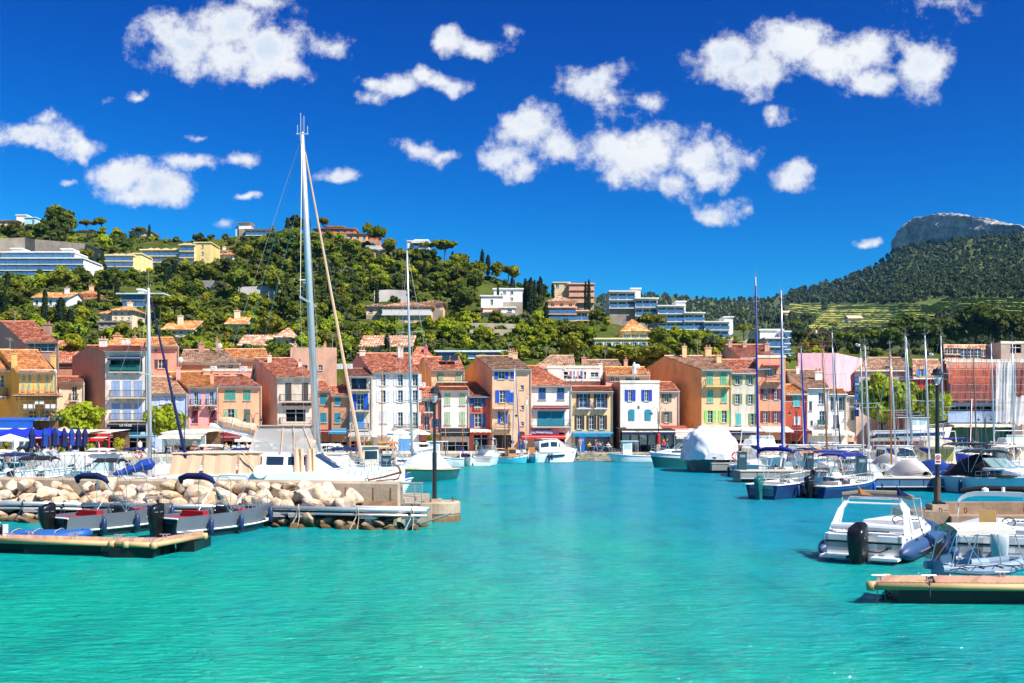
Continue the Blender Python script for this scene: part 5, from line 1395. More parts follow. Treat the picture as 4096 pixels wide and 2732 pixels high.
for i in range(4200):
 px, py = tr.uniform(-60, 3250), tr.uniform(900, 1450)
 if py < hill_r(px)[0] + 2 or (px > 2950 and py < 1395): continue
 if any(x0 - 4 < px < x1 + 4 and y0 - 2 < py < y1 + 6 for (x0, x1, y0, y1, Yv) in VILLAS): continue
 p = hill_pt(px, py); s = tr.uniform(.7, 2.3)
 pts.append((p.x, p.y, p.z - .2, s, s * .9, tr.uniform(0, 6), i % 4))
tag(scatter("hill_undergrowth", pts, lo_s, mat("scrub_leaves", (.11, .14, .016), .8, .65, .16, trans=.2, spec=.2)), "low green scrub covering the hill between the trees", "undergrowth")
lo_t = [crown_mesh("cedar", 70 + i, L_FOREST, nleaf=3, leaf=.15, core=False, mn=2) for i in range(3)] + [crown_mesh("pine", 80 + i, L_FOREST, nleaf=4, leaf=.16, core=False, mn=3) for i in range(3)]
pts = []
def in_vine(px, py):
 return (3215 < px < 3745 and 1218 < py < 1335 and px > 3330 - (py - 1222) * 1.1) or (px > 3700 and 1196 < py < 1262 + (30 if px > 3900 else 0)) or (3150 < px < 3290 and 1215 < py < 1275)
for i in range(13000):
 px, py = tr.uniform(2280, 4260), tr.uniform(930, 1395)
 pr, _ = mtn_r(px)
 if py < pr + 2 or in_vine(px, py): continue
 if px < 3000 and py > 1330: continue
 if px > 3580 and py < pr + 10 and tr.random() < .97: continue
 if px > 3560 and py < pr + 110 and tr.random() < .55 - .003 * (py - pr): continue
 Y = mtn_Y(px, py); z = mtn_z(px, Y)
 hp = tr.uniform(15, 29) * (1.25 if py > 1100 else 1.0) * (.62 if px < 3150 else 1)
 h = hp / F * Y
 pts.append((wx(px, Y), Y, z - h * .12, h * (.95 if i % 6 < 3 else .8), h, tr.uniform(0, 6), i % 6))
tag(scatter("mountain_forest", pts, lo_t, L_FOREST), "dark pine forest covering the mountain slope under the cliff", "forest")
# ================================================================ jetty, boulders, pontoons, lamps
M_CONC = mat("jetty_concrete", (0.40, 0.31, 0.22), .9, .2, .9, .4, 7, stain=(.16, .11, .07), stain_amt=.7)
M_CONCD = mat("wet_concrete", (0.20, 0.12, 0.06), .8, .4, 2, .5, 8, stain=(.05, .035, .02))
M_ALU = mat("aluminium", (0.55, 0.56, 0.58), .35, .08, 3, metal=.7)
M_STEEL = mat("galvanised_steel", (0.42, 0.42, 0.42), .4, .15, 5, metal=.6)
M_RUST = mat("rust", (0.20, 0.075, 0.03), .9, .4, 6, .4, 14)
M_BLACKP = mat("black_paint", (0.018, 0.02, 0.022), .35, .1, spec=.5)
M_BPLAS = mat("black_plastic", (0.007, 0.007, 0.008), .3, .2, 3)
M_TAN = mat("tan_fender", (0.50, 0.33, 0.15), .55, .12, 2, stain=(.25, .15, .06), stain_amt=.4)
M_DECK = mat("deck_board", (0.46, 0.27, 0.17), .8, .22, 4, .3, 25, stretch=(1, 6, 1), rand=.35)
M_ROPE = mat("rope", (0.42, 0.36, 0.26), .9, .2, 9)
M_NAVYR = mat("dark_rope", (0.03, 0.035, 0.05), .9, .2, 9)
M_LENS = see_mat("lamp_glass", (.75, .78, .8), .45, .1)
jw = thing("jetty_wall", "long low concrete jetty wall behind the boulders", "jetty wall", (wx(800, 45), 45, 0))
o = jw.location.copy()
def jY(px): return 46.5 + (42.7 - 46.5) * px / 1590
q = MB(o)
pts = [-900, -300, 0, 400, 800, 1200, 1590]
secs = []
for p in pts:
 Y = jY(p); x = wx(p, Y)
 secs.append([(x, Y, -.5), (x, Y - .02, 1.66), (x, Y + .06, 1.75), (x + .15, Y + .5, 1.75), (x + .15, Y + .55, 1.0), (x + 1.0, Y + 4.2, 1.0), (x + 1.0, Y + 4.3, -1)])
q.loft(secs, caps=True)
q.build("wall_body", M_CONC, jw)
for i, p in enumerate((250, 520, 795, 1060, 1330)):   # casting joints
 s = MB(o); Y = jY(p); s.box(wx(p, Y), wx(p, Y) + .025, Y - .03, Y + .02, .4, 1.7); s.build("joint", M_CONCD, jw)
for p in (1490, 1560, 1380, 1075):
 s = MB(o); Y = jY(p) - .022; s.box(wx(p, Y), wx(p, Y) + .05, Y - .012, Y, .9, 1.5); s.build("rust_streak", M_RUST, jw)
ph = thing("pier_head", "round concrete pier head at the end of the jetty", "pier", P(1762, 2091, 44.3))
ph.location.z = 0
q = MB(ph.location)
q.lathe([(.80, -1), (.82, .3), (.86, .34), (.86, .78), (.82, .84), (.01, .85)], (ph.location.x, ph.location.y, 0), 28)
q.build("pier_body", M_CONC, ph, smooth=False)
q = MB(ph.location)
q.lathe([(.87, -1), (.885, .12), (.866, .26)], (ph.location.x, ph.location.y, 0), 28); q.build("weed_band", M_CONCD, ph)
q = MB(ph.location)
x0 = wx(1590, 43); q.box(x0 - 1.2, ph.location.x - .3, 43.1, 45.6, -.6, .80); q.build("platform", M_CONC, ph)
q = MB(ph.location); q.torus((wx(1812, 44.3), 44.1, .92), (1, .3, 0), .1, .02, 12, 5); q.torus((wx(1724, 43.9), 43.7, .88), (1, .3, 0), .09, .02, 12, 5); q.build("mooring_ring", M_RUST, ph)
gate = thing("railing", "steel pipe railing at the end of the jetty wall", "railing", P(1648, 2017, 43.0))
q = MB(gate.location)
xa, xb = wx(1610, 43), wx(1688, 43); za, zb = wz(2017, 43), wz(1931, 43)
for x in (xa, (xa + xb) / 2 + .1, xb): q.tube([(x, 43, za), (x, 43, zb)], .022, 6)
for i in range(10): q.tube([(xa, 43, za + (zb - za) * (i + .5) / 10), (xb, 43, za + (zb - za) * (i + .5) / 10)], .012 if i < 9 else .022, 5)
q.tube([(xa - .5, 43, zb), (xb + .05, 43, zb)], .028, 6)
q.build("bars", M_STEEL, gate)
def boulder_mesh(seed):
 r = np.random.RandomState(seed)
 import bmesh
 bm = bmesh.new(); bmesh.ops.create_icosphere(bm, subdivisions=3, radius=1)
 V = np.array([v.co[:] for v in bm.verts])
 F_ = np.array([[v.index for v in f.verts] for f in bm.faces]); bm.free()
 n = r.randn(24, 3); n /= np.linalg.norm(n, axis=1)[:, None]
 for k, nn in enumerate(n):
  d = r.uniform(.52, .76); t = V @ nn - d
  V -= np.where(t > 0, t, 0)[:, None] * nn
 V *= r.uniform(.8, 1.2, 3) * np.array([1.15, .95, .85])
 for f in (3.1, 6.7):
  V += 0.012 / f * 3 * np.sin(V[:, [1, 2, 0]] * f + r.uniform(0, 6, 3))
 V += r.randn(*V.shape) * .010
 return np_mesh("boulder", V, F_, M_ROCK)
def rockm(name, a, b_, c, d):
 m = rock_mat(name, a, b_, c, 1.1)
 k = m.node_tree; p = next(n for n in k.nodes if n.type == "BSDF_PRINCIPLED"); src = p.inputs["Base Color"].links[0].from_socket
 t = NT.__new__(NT); t.t = k      # weed and wet below the high-water mark
 pos = t.n("ShaderNodeNewGeometry").outputs["Position"]; xyz = t.n("ShaderNodeSeparateXYZ"); t.l(pos, xyz.inputs[0])
 w = t.math("ADD", xyz.outputs[2], t.math("MULTIPLY_ADD", t.noise(pos, 3.0, 4), .3, -.15))
 t.l(t.mix(t.ramp(w, .16, .42, .93, 0), src, rgba((.075, .042, .014))), p.inputs["Base Color"])
 return m
M_ROCK = rockm("boulder_stone", (0.62, 0.51, 0.40), (0.52, 0.35, 0.21), (0.26, 0.18, 0.12), 0)
BM = [boulder_mesh(100 + i) for i in range(12)]
rr = random.Random(21)
RLM = [("the left red-seated boat", 470), ("the right red-seated boat", 870), ("the pier head", 1600), ("the jetty's left edge", 60), ("the blue inflatable dinghy", 210), ("the boulder heap's end", 1330)]
rocks = []
def put_rock(px, Y, z, s, row):
 m = BM[rr.randrange(12)]
 t = link("boulder", m); t.location = (wx(px, Y), Y, z)
 t.rotation_euler = (rr.uniform(-.5, .5), rr.uniform(-.5, .5), rr.uniform(0, 6.28))
 t.scale = (s * rr.uniform(.9, 1.2), s * rr.uniform(.85, 1.1), s * rr.uniform(.8, 1.05))
 rocks.append((t, px, row, s))
for (row, py, n, smin, smax) in (("top", 1950, 25, .34, .52), ("second", 1985, 27, .36, .55), ("third", 2015, 30, .34, .5)):
 for i in range(n):
  px = -40 + (1400 if row == "top" else 1470) * (i + rr.uniform(.1, .9)) / n
  if row == "top" and px > 1330: continue
  f = dict(top=.5, second=.95, third=1.45)[row] + rr.uniform(-.12, .12)
  Y = jY(px) - f
  s = rr.uniform(smin, smax) * 1.08 * (1.3 if rr.random() < .22 else 1)
  put_rock(px, Y, wz(py + rr.uniform(-9, 9), Y), s, row)
for i in range(40):
 px = -40 + 1720 * (i + rr.uniform(.1, .9)) / 40
 Y = jY(px) - rr.uniform(2.3, 2.7) - (.3 if px < 600 else 0)
 put_rock(px, Y + .35, rr.uniform(.05, .25), rr.uniform(.3, .42), "waterline")
for i in range(30):
 px = -40 + 1760 * (i + rr.uniform(.1, .9)) / 30
 Y = jY(min(px, 1590)) - rr.uniform(2.3, 2.8)
 if px > 1600: Y = 41.6
 put_rock(px, Y, rr.uniform(-.12, .08), rr.uniform(.28, .42), "water's edge")
gg = {}
for (t, px, row, s) in rocks:
 lm = min(RLM, key=lambda l: abs(l[1] - px)); rel = "right of" if px > lm[1] else "left of"
 gg.setdefault((lm[0], rel, row), []).append((abs(px - lm[1]), t, s))
for (lm, rel, row), l in gg.items():
 l.sort(key=lambda a: a[0])
 for i, (_, t, s) in enumerate(l):
  sz = "large" if s > .52 else ("small" if s < .36 else "middling")
  rowp = dict(top="in the top row", second="in the upper row", third="in the lower row", waterline="in the waterline row").get(row, "at the very water's edge")
  tag(t, f"{ORD[min(i, 9)]}{sz} boulder {rowp} {rel} {lm}", "boulder", "boulders heaped against the jetty wall")
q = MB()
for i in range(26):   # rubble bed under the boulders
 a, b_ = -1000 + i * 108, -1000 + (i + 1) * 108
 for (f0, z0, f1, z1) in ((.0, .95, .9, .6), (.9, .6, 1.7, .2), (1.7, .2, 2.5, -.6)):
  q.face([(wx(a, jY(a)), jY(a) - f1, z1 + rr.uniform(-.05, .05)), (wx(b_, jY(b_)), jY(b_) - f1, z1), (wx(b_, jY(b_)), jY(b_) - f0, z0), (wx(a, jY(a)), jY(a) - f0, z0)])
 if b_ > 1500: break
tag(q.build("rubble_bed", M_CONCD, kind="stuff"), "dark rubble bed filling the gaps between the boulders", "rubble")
gw = thing("gangway", "long narrow aluminium gangway in front of the boulders", "gangway", (wx(900, 42), 42, .7))
o = gw.location.copy()
def gY(px): return jY(px) - 2.35
q = MB(o); k = MB(o); g = MB(o)
for (a, b_) in ((-500, 330), (330, 900), (900, 1711)):
 A, B = Vector((wx(a, gY(a)), gY(a), .76)), Vector((wx(b_, gY(b_)) - .03, gY(b_), .76))
 for (dy, dz, r_) in ((0, 0, .10), (0, -.2, .06), (1.1, 0, .08)):
  q.tube([A + Vector((0, dy, dz)), B + Vector((0, dy, dz))], r_, 10)
 g.face([A + Vector((0, .05, .03)), B + Vector((0, .05, .03)), B + Vector((0, 1.1, .03)), A + Vector((0, 1.1, .03))])
q.build("side_beam", M_ALU, gw, smooth=True); g.build("walkway_deck", mat("grey_grating", (.32, .32, .33), .6, .1), gw)
for p in (128, 345, 1110, 1190, 1478, 1640):
 s = MB(o); x, Y = wx(p, gY(p)), gY(p) + .5
 s.tube([(x, Y, .55), (x, Y, -.6)], .22 if p < 1400 else .16, 12)
 for i in range(4): s.box(x - .35, x + .35, Y - .6, Y + .5, .55 - i * .045, .57 - i * .045)
 if p > 1400:
  s.bar((x + .2, Y - .3, .15), (x + 1.6, Y - .3, .62), .06); s.box(x - .2, x + .22, Y - .4, Y + .2, -.1, .45)
 s.build("support_post", M_STEEL if p > 1400 else mat("pile_concrete", (.55, .53, .5), .8, .15), gw)
for p in (95, 258, 1195, 1432, 1650):
 s = MB(o); x, Y = wx(p, gY(p)), gY(p)
 for d in (-.03, .03):
  s.tube([(x + d, Y - .13, .8), (x + d * 2, Y - .16, .45), (x - .1 + d * 5, Y - .5, .02)], .018, 5)
 s.torus((x, Y, .78), (1, 0, 0), .13, .025, 10, 5)
 s.build("mooring_rope", M_NAVYR if p < 300 else M_ROPE, gw)
def cleat(mb, x, y, z, s=.12, m=0, rz=0):
 c, sn = math.cos(rz), math.sin(rz)
 mb.tube([(x - s * 1.3 * c, y - s * 1.3 * sn, z + s * .9), (x + s * 1.3 * c, y + s * 1.3 * sn, z + s * .9)], [s * .12, s * .12], 6, m)
 for d in (-.4, .4):
  mb.tube([(x + d * s * c, y + d * s * sn, z), (x + d * s * c, y + d * s * sn, z + s * .85)], s * .16, 6, m)
def pontoon(label, near, far, z, planks_w=.14, floats=(), end_caps=(), cleats=()):
 """deck between two polylines of (px, Y); planks laid across; tan fender along the near edge"""
 n0 = [Vector((wx(a, b_), b_, z)) for a, b_ in near]; f0 = [Vector((wx(a, b_), b_, z)) for a, b_ in far]
 root = thing("floating_pontoon", label, "pontoon", (n0[0] + n0[-1]) / 2)
 root.location.z = 0
 o = root.location.copy()
 q = MB(o)
 for a, b_, c, d in zip(n0, n0[1:], f0[1:], f0):
  dn = Vector((0, 0, -.16))
  q.face([a + dn, b_ + dn, c + dn, d + dn]); q.face([a + dn * .3, d + dn * .3, c + dn * .3, b_ + dn * .3]); q.face([a + dn, a + dn * .3, b_ + dn * .3, b_ + dn]); q.face([d + dn, c + dn, c + dn * .3, d + dn * .3])
 q.face([n0[0] + Vector((0, 0, -.16)), f0[0] + Vector((0, 0, -.16)), f0[0] + Vector((0, 0, -.05)), n0[0] + Vector((0, 0, -.05))]); q.face([n0[-1] + Vector((0, 0, -.16)), n0[-1] + Vector((0, 0, -.05)), f0[-1] + Vector((0, 0, -.05)), f0[-1] + Vector((0, 0, -.16))])
 q.build("deck_frame", mat("pontoon_frame", (.5, .42, .22), .6, .15), root)
 pb = MB(); pb.box(-.5, .5, 0, 1, -.03, 0); pm = pb.mesh("plank", M_DECK)
 for a, b_, c, d in zip(n0, n0[1:], f0[1:], f0):
  L_ = (b_ - a).length; n = max(1, int(L_ / planks_w))
  for i in range(n):
   u = (i + .5) / n
   A, D = a.lerp(b_, u), d.lerp(c, u)
   v = D - A
   ob = link("plank", pm, root)
   ob.location = A - o + v.normalized() * .03 + Vector((0, 0, rr.uniform(-.004, .004)))
   ob.rotation_euler = (0, 0, math.atan2(-v.x, v.y)); ob.scale = (L_ / n - .012, v.length - .06, 1)
 for a, b_ in zip(n0, n0[1:]):
  s = MB(o); dz = Vector((0, -.05, -.09)); s.tube([a + dz, b_ + dz], .085, 12); s.build("fender_tube", M_TAN, root, smooth=True)
 for (px, Y, ex) in end_caps:
  s = MB(o); p = Vector((wx(px, Y), Y, z - .09)); s.lathe([(.02, -.11), (.1, -.1), (.115, 0), (.1, .1), (.02, .11)], p, 12, sx=ex); s.build("corner_fender", M_TAN, root, smooth=True)
 for (pa, pb_, Ya, Yb, h) in floats:
  s = MB(o); A = Vector((wx(pa, Ya), Ya, 0)); B = Vector((wx(pb_, Yb), Yb, 0)); n = max(1, int((B - A).length / .42))
  for i in range(n):
   a, b_ = A.lerp(B, (i + .04) / n), A.lerp(B, (i + .96) / n)
   s.face([(a.x, a.y, -.3), (b_.x, b_.y, -.3), (b_.x, b_.y, z - .17), (a.x, a.y, z - .17)]); s.face([(b_.x, b_.y, -.3), (b_.x + .05, b_.y + h, -.3), (b_.x + .05, b_.y + h, z - .17), (b_.x, b_.y, z - .17)]); s.face([(a.x, a.y + h, -.3), (a.x, a.y, -.3), (a.x, a.y, z - .17), (a.x, a.y + h, z - .17)])
  s.box(min(A.x, B.x), max(A.x, B.x), min(A.y, B.y) + .06, max(A.y, B.y) + h, -.3, z - .18)
  s.build("float", M_BPLAS, root)
 for (px, Y) in cleats:
  s = MB(o); cleat(s, wx(px, Y), Y, z, .13); s.build("cleat", M_STEEL, root)
 return root
pl = pontoon("tan edged floating pontoon with a bent arm in the left foreground", [(-500, 33.6), (0, 32.7), (446, 31.8), (616, 31.4), (815, 34.0)], [(-500, 34.7), (0, 33.75), (440, 32.9), (640, 32.7), (808, 34.9)], .5,
    floats=[(-500, 110, 33.9, 33.1, .6), (127, 400, 33.0, 32.4, .6), (446, 612, 31.75, 31.5, .9), (605, 672, 32.2, 32.6, .6), (702, 812, 33.0, 34.0, .8)], end_caps=[(448, 31.7, 1), (505, 31.55, 1), (616, 31.3, 1), (818, 34.0, 1)], cleats=[(36, 32.9), (122, 33.5), (292, 32.3), (300, 33.0), (464, 31.9), (478, 32.5), (527, 31.8), (606, 31.6), (660, 32.6), (745, 33.5)])
q = MB(pl.location); q.box(wx(14, 33.4), wx(30, 33.4), 33.35, 33.45, .5, .86); q.build("ladder_post", FRAMEW, pl)
pr_ = pontoon("tan edged floating pontoon with black floats in the right foreground", [(3490, 23.3), (4400, 23.0)], [(3535, 24.4), (4400, 24.2)], .5, floats=[(3582, 4400, 23.55, 23.3, .7)], end_caps=[(3484, 23.28, 1), (3545, 24.45, 1)], cleats=[(3515, 23.55), (3716, 23.5), (4008, 24.1)])
q = MB(pr_.location)
for (a, b_) in (((3550, 23.9, .3), (3520, 23.8, -.1)), ((3578, 23.9, .25), (3550, 23.9, .05))):
 A, B = Vector((wx(a[0], a[1]), a[1], a[2])), Vector((wx(b_[0], b_[1]), b_[1], b_[2]))
 for i in range(6): q.torus(A.lerp(B, i / 5), (1, 0, .2) if i % 2 else (0, 1, .2), .045, .014, 10, 5)
q.build("chain", M_BPLAS, pr_)
q = MB(pr_.location); q.tube([(wx(3509, 23.1), 23.1, .5), (wx(3509, 23.1), 23.1, -.1)], .012, 5); q.tube([(wx(3719, 23.1), 23.12, .55), (wx(3720, 23.1), 23.1, .2)], .02, 5); q.tube([(wx(3712, 23.4), 23.4, .56), (wx(3730, 23.4), 23.4, .6), (wx(3722, 23.4), 23.2, .52)], .03, 6); q.build("mooring_rope", M_NAVYR, pr_)
def box_pontoon(label, px0, px1, Y, ztop, m, dep=3.0, name="concrete_pontoon", band=True):
 root = thing(name, label, "pontoon", (wx((px0 + px1) / 2, Y), Y, 0)); o = root.location.copy()
 q = MB(o); x0, x1 = wx(px0, Y), wx(px1, Y); q.box(x0, x1, Y, Y + dep, .25, ztop); q.build("hull_block", m, root)
 q = MB(o); q.box(x0 - .03, x1 + .03, Y - .05, Y + dep, ztop + .002, ztop + .06); q.build("deck_slab", M_PAVE, root)
 q = MB(o); q.box(x0 + .1, x1 - .1, Y + .12, Y + dep, -.5, .245); q.build("float_skirt", M_BPLAS, root)
 if band:
  q = MB(o); q.box(x0, x1, Y - .04, Y - .003, .28, .33); q.build("rubbing_strake", FRAMEW, root)
  n = int((x1 - x0) / 1.5)
  for i in range(n):
   s = MB(o); x = x0 + (x1 - x0) * (i + .7) / n; s.box(x, x + .03, Y - .02, Y - .003, .34, ztop - .05); s.build("joint", M_BPLAS, root)
   if i % 2: s = MB(o); s.tube([(x + .4, Y - .02, .5), (x + .42, Y - .08, .2), (x + .4, Y - .05, -.1)], .03, 5); s.build("mooring_rope", M_NAVYR if i % 4 else M_ROPE, root)
 return root
M_SHADEBLUE = mat("shade_blue_concrete", (0.055, 0.14, 0.24), .7, .25, 1.0, .2, 6, stain=(.03, .07, .12))  # bluish shade of the front face put into the base colour
box_pontoon("long blue grey floating pontoon carrying the marina boats on the right", 3340, 4010, 64.5, .80, M_SHADEBLUE, 2.5)
box_pontoon("rust streaked grey pontoon end behind the blue canopied motorboat", 2962, 3345, 75, .80, mat("grey_pontoon_concrete", (.26, .26, .24), .85, .2, 1, stain=(.14, .07, .03)), 3)
box_pontoon("grey pontoon end beside the shrouded boat", 2848, 2945, 90.5, .85, mat("grey_pontoon_concrete", (.3, .3, .28), .8), 3, band=False)
rq = thing("stone_mole", "low concrete mole carrying the lamp post on the right", "mole", (wx(3900, 40), 40, 0)); o = rq.location.copy()
q = MB(o); q.box(wx(3652, 39.4), wx(3800, 39.4), 39.4, 41.5, -.6, .78); q.box(wx(3797, 39.4), wx(4700, 39.4), 39.2, 41.8, -.6, .62); q.box(wx(3800, 39.8), wx(4700, 39.8), 40.2, 40.7, .622, 1.08); q.build("mole_body", mat("mole_concrete", (.30, .20, .13), .9, .3, 1.2, .4, 7, stain=(.09, .05, .03), stain_amt=.8), rq)
q = MB(o); q.box(wx(3722, 40.3), wx(3786, 40.3), 40.1, 40.8, .785, 1.0); q.build("lamp_plinth", M_CONC, rq)
for p in (3690, 3760, 3860):
 q = MB(o); q.torus((wx(p, 39.6), 39.55, .82), (1, .2, 0), .09, .02, 10, 5); q.build("mooring_ring", M_RUST, rq)
def lantern_lamp(label, px, Y, z0, ztop, r0=.10, thick=None, name="street_lamp"):
 root = thing(name, label, "street lamp", (wx(px, Y), Y, z0)); H = ztop - z0
 q = MB(); t = thick or H * .42
 q.lathe([(r0 * 1.5, 0), (r0 * 1.5, .1), (r0, .14), (r0, t), (r0 * .66, t + .04), (r0 * .6, H - .75), (r0 * .9, H - .73), (.05, H - .70)], n=10); q.build("post", M_BLACKP, root, smooth=False)
 if thick:
  s = MB(); s.lathe([(r0 * 1.02, .15), (r0 * 1.02, t - .02)], n=10); s.build("post_sleeve", mat("brown_post", (.09, .06, .04), .7, .3, 3, stain=(.2, .09, .03)), root)
 q = MB(); q.lathe([(.05, H - .70), (.09, H - .66), (.14, H - .42), (.15, H - .30)], n=10); q.build("lens", M_LENS, root, smooth=True)
 q = MB(); q.lathe([(.15, H - .30), (.24, H - .29), (.24, H - .26), (.18, H - .20), (.16, H - .08), (.06, H - .04), (.03, H)], n=12); q.build("cap", M_BLACKP, root)
 q = MB()
 for s_ in (-1, 1): q.tube([(s_ * .07, 0, H - .7), (s_ * .19, 0, H - .5), (s_ * .21, 0, H - .28)], .012, 5)
 q.build("bracket", M_BLACKP, root)
 return root
lp = lantern_lamp("black lantern lamp post on the round pier head", 1738, 44.2, .85, wz(1546, 44.2))
q = MB(); q.box(-.42, .3, -.3, .3, -.02, .10); q.build("base_block", M_CONC, lp)
lr = lantern_lamp("tall black lantern lamp post with a no fishing sign on the right mole", 3749, 40.4, 1.0, wz(1470, 40.4), .13, thick=wz(1912, 40.4) - 1.0)
q = MB(); zc = wz(1835, 40.4) - 1.0; q.box(-.115, .115, -.17, -.15, zc - .2, zc + .2)
sg = q.build("sign_plate", WHITE, lr, loc=(-.04, 0, 0))
q = MB(); q.torus((-.0, -.175, zc + .06), (0, 1, 0), .085, .013, 20, 4); q.bar((-.06, -.178, zc + .12), (.06, -.178, zc), .018); q.build("prohibition_ring", RED, sg)
q = MB(); q.box(-.04, .015, -.176, -.171, zc + .02, zc + .05); q.tube([(0, -.174, zc + .05), (.03, -.174, zc + .1)], .006, 4); q.build("pictogram", INK, sg)
q = MB(); q.box(-.09, .09, -.176, -.171, zc - .15, zc - .07); q.build("red_strip", RED, sg)
q = MB(); q.lathe([(.001, -.03), (.11, -.02), (.12, .02), (.001, .03)], (.28, -.1, wz(1660, 40.4) - 1.0), 14, sy=.4); q.build("mirror", M_STEEL, lr)
q = MB(); q.tube([(0, 0, wz(1688, 40.4) - 1), (.35, -.1, wz(1686, 40.4) - 1)], .05, 8); q.build("floodlight", M_BLACKP, lr)
an = thing("anchor", "big rusty anchor lying on the end of the jetty wall", "anchor", P(1560, 1922, 43.3)); an.location.z = 1.76
q = MB(); q.tube([(-.95, .1, .03), (-.3, .1, .16), (.42, .1, .36)], [.035, .04, .045], 8)
q.tube([(.1, .1, .02), (.34, .1, .1), (.45, .1, .36), (.36, .1, .58), (.12, .1, .72)], [.02, .045, .05, .045, .02], 8)
q.tube([(-.55, -.2, .02), (.25, .3, .06)], .03, 6); q.torus((-.98, .1, .04), (0, 1, .2), .07, .02, 10, 5)
q.lathe([(.001, 0), (.1, .01), (.001, .16)], (.12, .1, .68), 6); q.build("anchor_body", M_RUST, an)
# ================================================================ boats (built bow along +y, waterline at z = 0)
GEL = mat("white_gelcoat", (0.80, 0.80, 0.78), .25, .03, 1, spec=.5)
CREAMG = mat("cream_gelcoat", (0.72, 0.62, 0.48), .3, .05, 1)
def gel(n, c, r_=.25): return mat("hull_" + n, c, r_, .05, 1.5, spec=.5)
H_NAVY, H_BLACK, H_GREY, H_TURQ, H_GREEN, H_BLUE, H_LBLUE = gel("navy", (.012, .035, .12)), gel("black", (.02, .022, .028)), gel("grey", (.13, .15, .18)), gel("turquoise", (.05, .42, .50)), gel("green", (.012, .12, .12)), gel("blue", (.02, .09, .25)), gel("light_blue", (.25, .50, .66))
H_RED = gel("antifouling", (.22, .03, .02), .7)
M_TEAK = mat("teak", (.28, .15, .07), .6, .25, 5, stretch=(8, 1, 1))
M_WOODM = mat("varnished_wood", (.42, .17, .05), .35, .2, 4)
M_CHROME = mat("stainless_rail", (.72, .72, .72), .2, .02, metal=.9)
M_MAST = mat("mast_alloy", (.60, .61, .63), .35, .05, metal=.5)
M_WIRE = mat("rigging_wire", (.30, .30, .31), .4, 0, metal=.5)
M_SCREEN = see_mat("windscreen", (.35, .55, .55), .45, .03)
M_TINT = mat("tinted_window", (.015, .03, .045), .06, .2, 1, spec=.9)
M_VINYL = see_mat("clear_vinyl", (.62, .60, .58), .5, .15)
CV = dict(navy=C_("bimini_navy", "0c1c58"), blue=C_("bimini_blue", "0a1f96", .6), black=C_("bimini_black", "17151a"), beige=C_("sail_beige", "deb898", .78), white=C_("tarp_white", "f0f0ee"), grey=C_("tarp_grey", "c8c6c2"), cream=C_("tarp_cream", "ece4d8"), ultra=C_("sail_blue", "0c44a0", .7), orange=C_("canvas_orange", "d88a48"), red=C_("sail_red", "9a1420"), brown=C_("canvas_brown", "b06028"), wine=C_("seat_red", "b01420"))
M_FEND = mat("navy_fender", (.012, .03, .10), .4, .1)
M_TUBE = mat("hypalon_navy", (.03, .07, .17), .45, .1, 2); M_TUBEG = mat("hypalon_grey", (.22, .30, .40), .5, .08, 2); M_TUBEB = mat("hypalon_blue", (.02, .10, .33), .5, .1, 2)
def hullf(L, B, fs, fb, tw=.86, full=2.3, rake=.5):
 """returns width, sheer height and y as functions of t (0 stern .. 1 bow)"""
 def w(t):
  a = tw + (1 - tw) * math.sin(min(1, t / .45) * math.pi / 2)
  b_ = 1 - max(0, (t - .42) / .58) ** full
  return B / 2 * a * max(.015, b_)
 def z(t): return fs + (fb - fs) * t ** 1.8
 def y(t, zz=None):
  zz = z(t) if zz is None else zz
  return -L / 2 + L * t - rake * (t ** 4) * (1 - max(0, zz) / max(.1, z(1)))
 return w, z, y
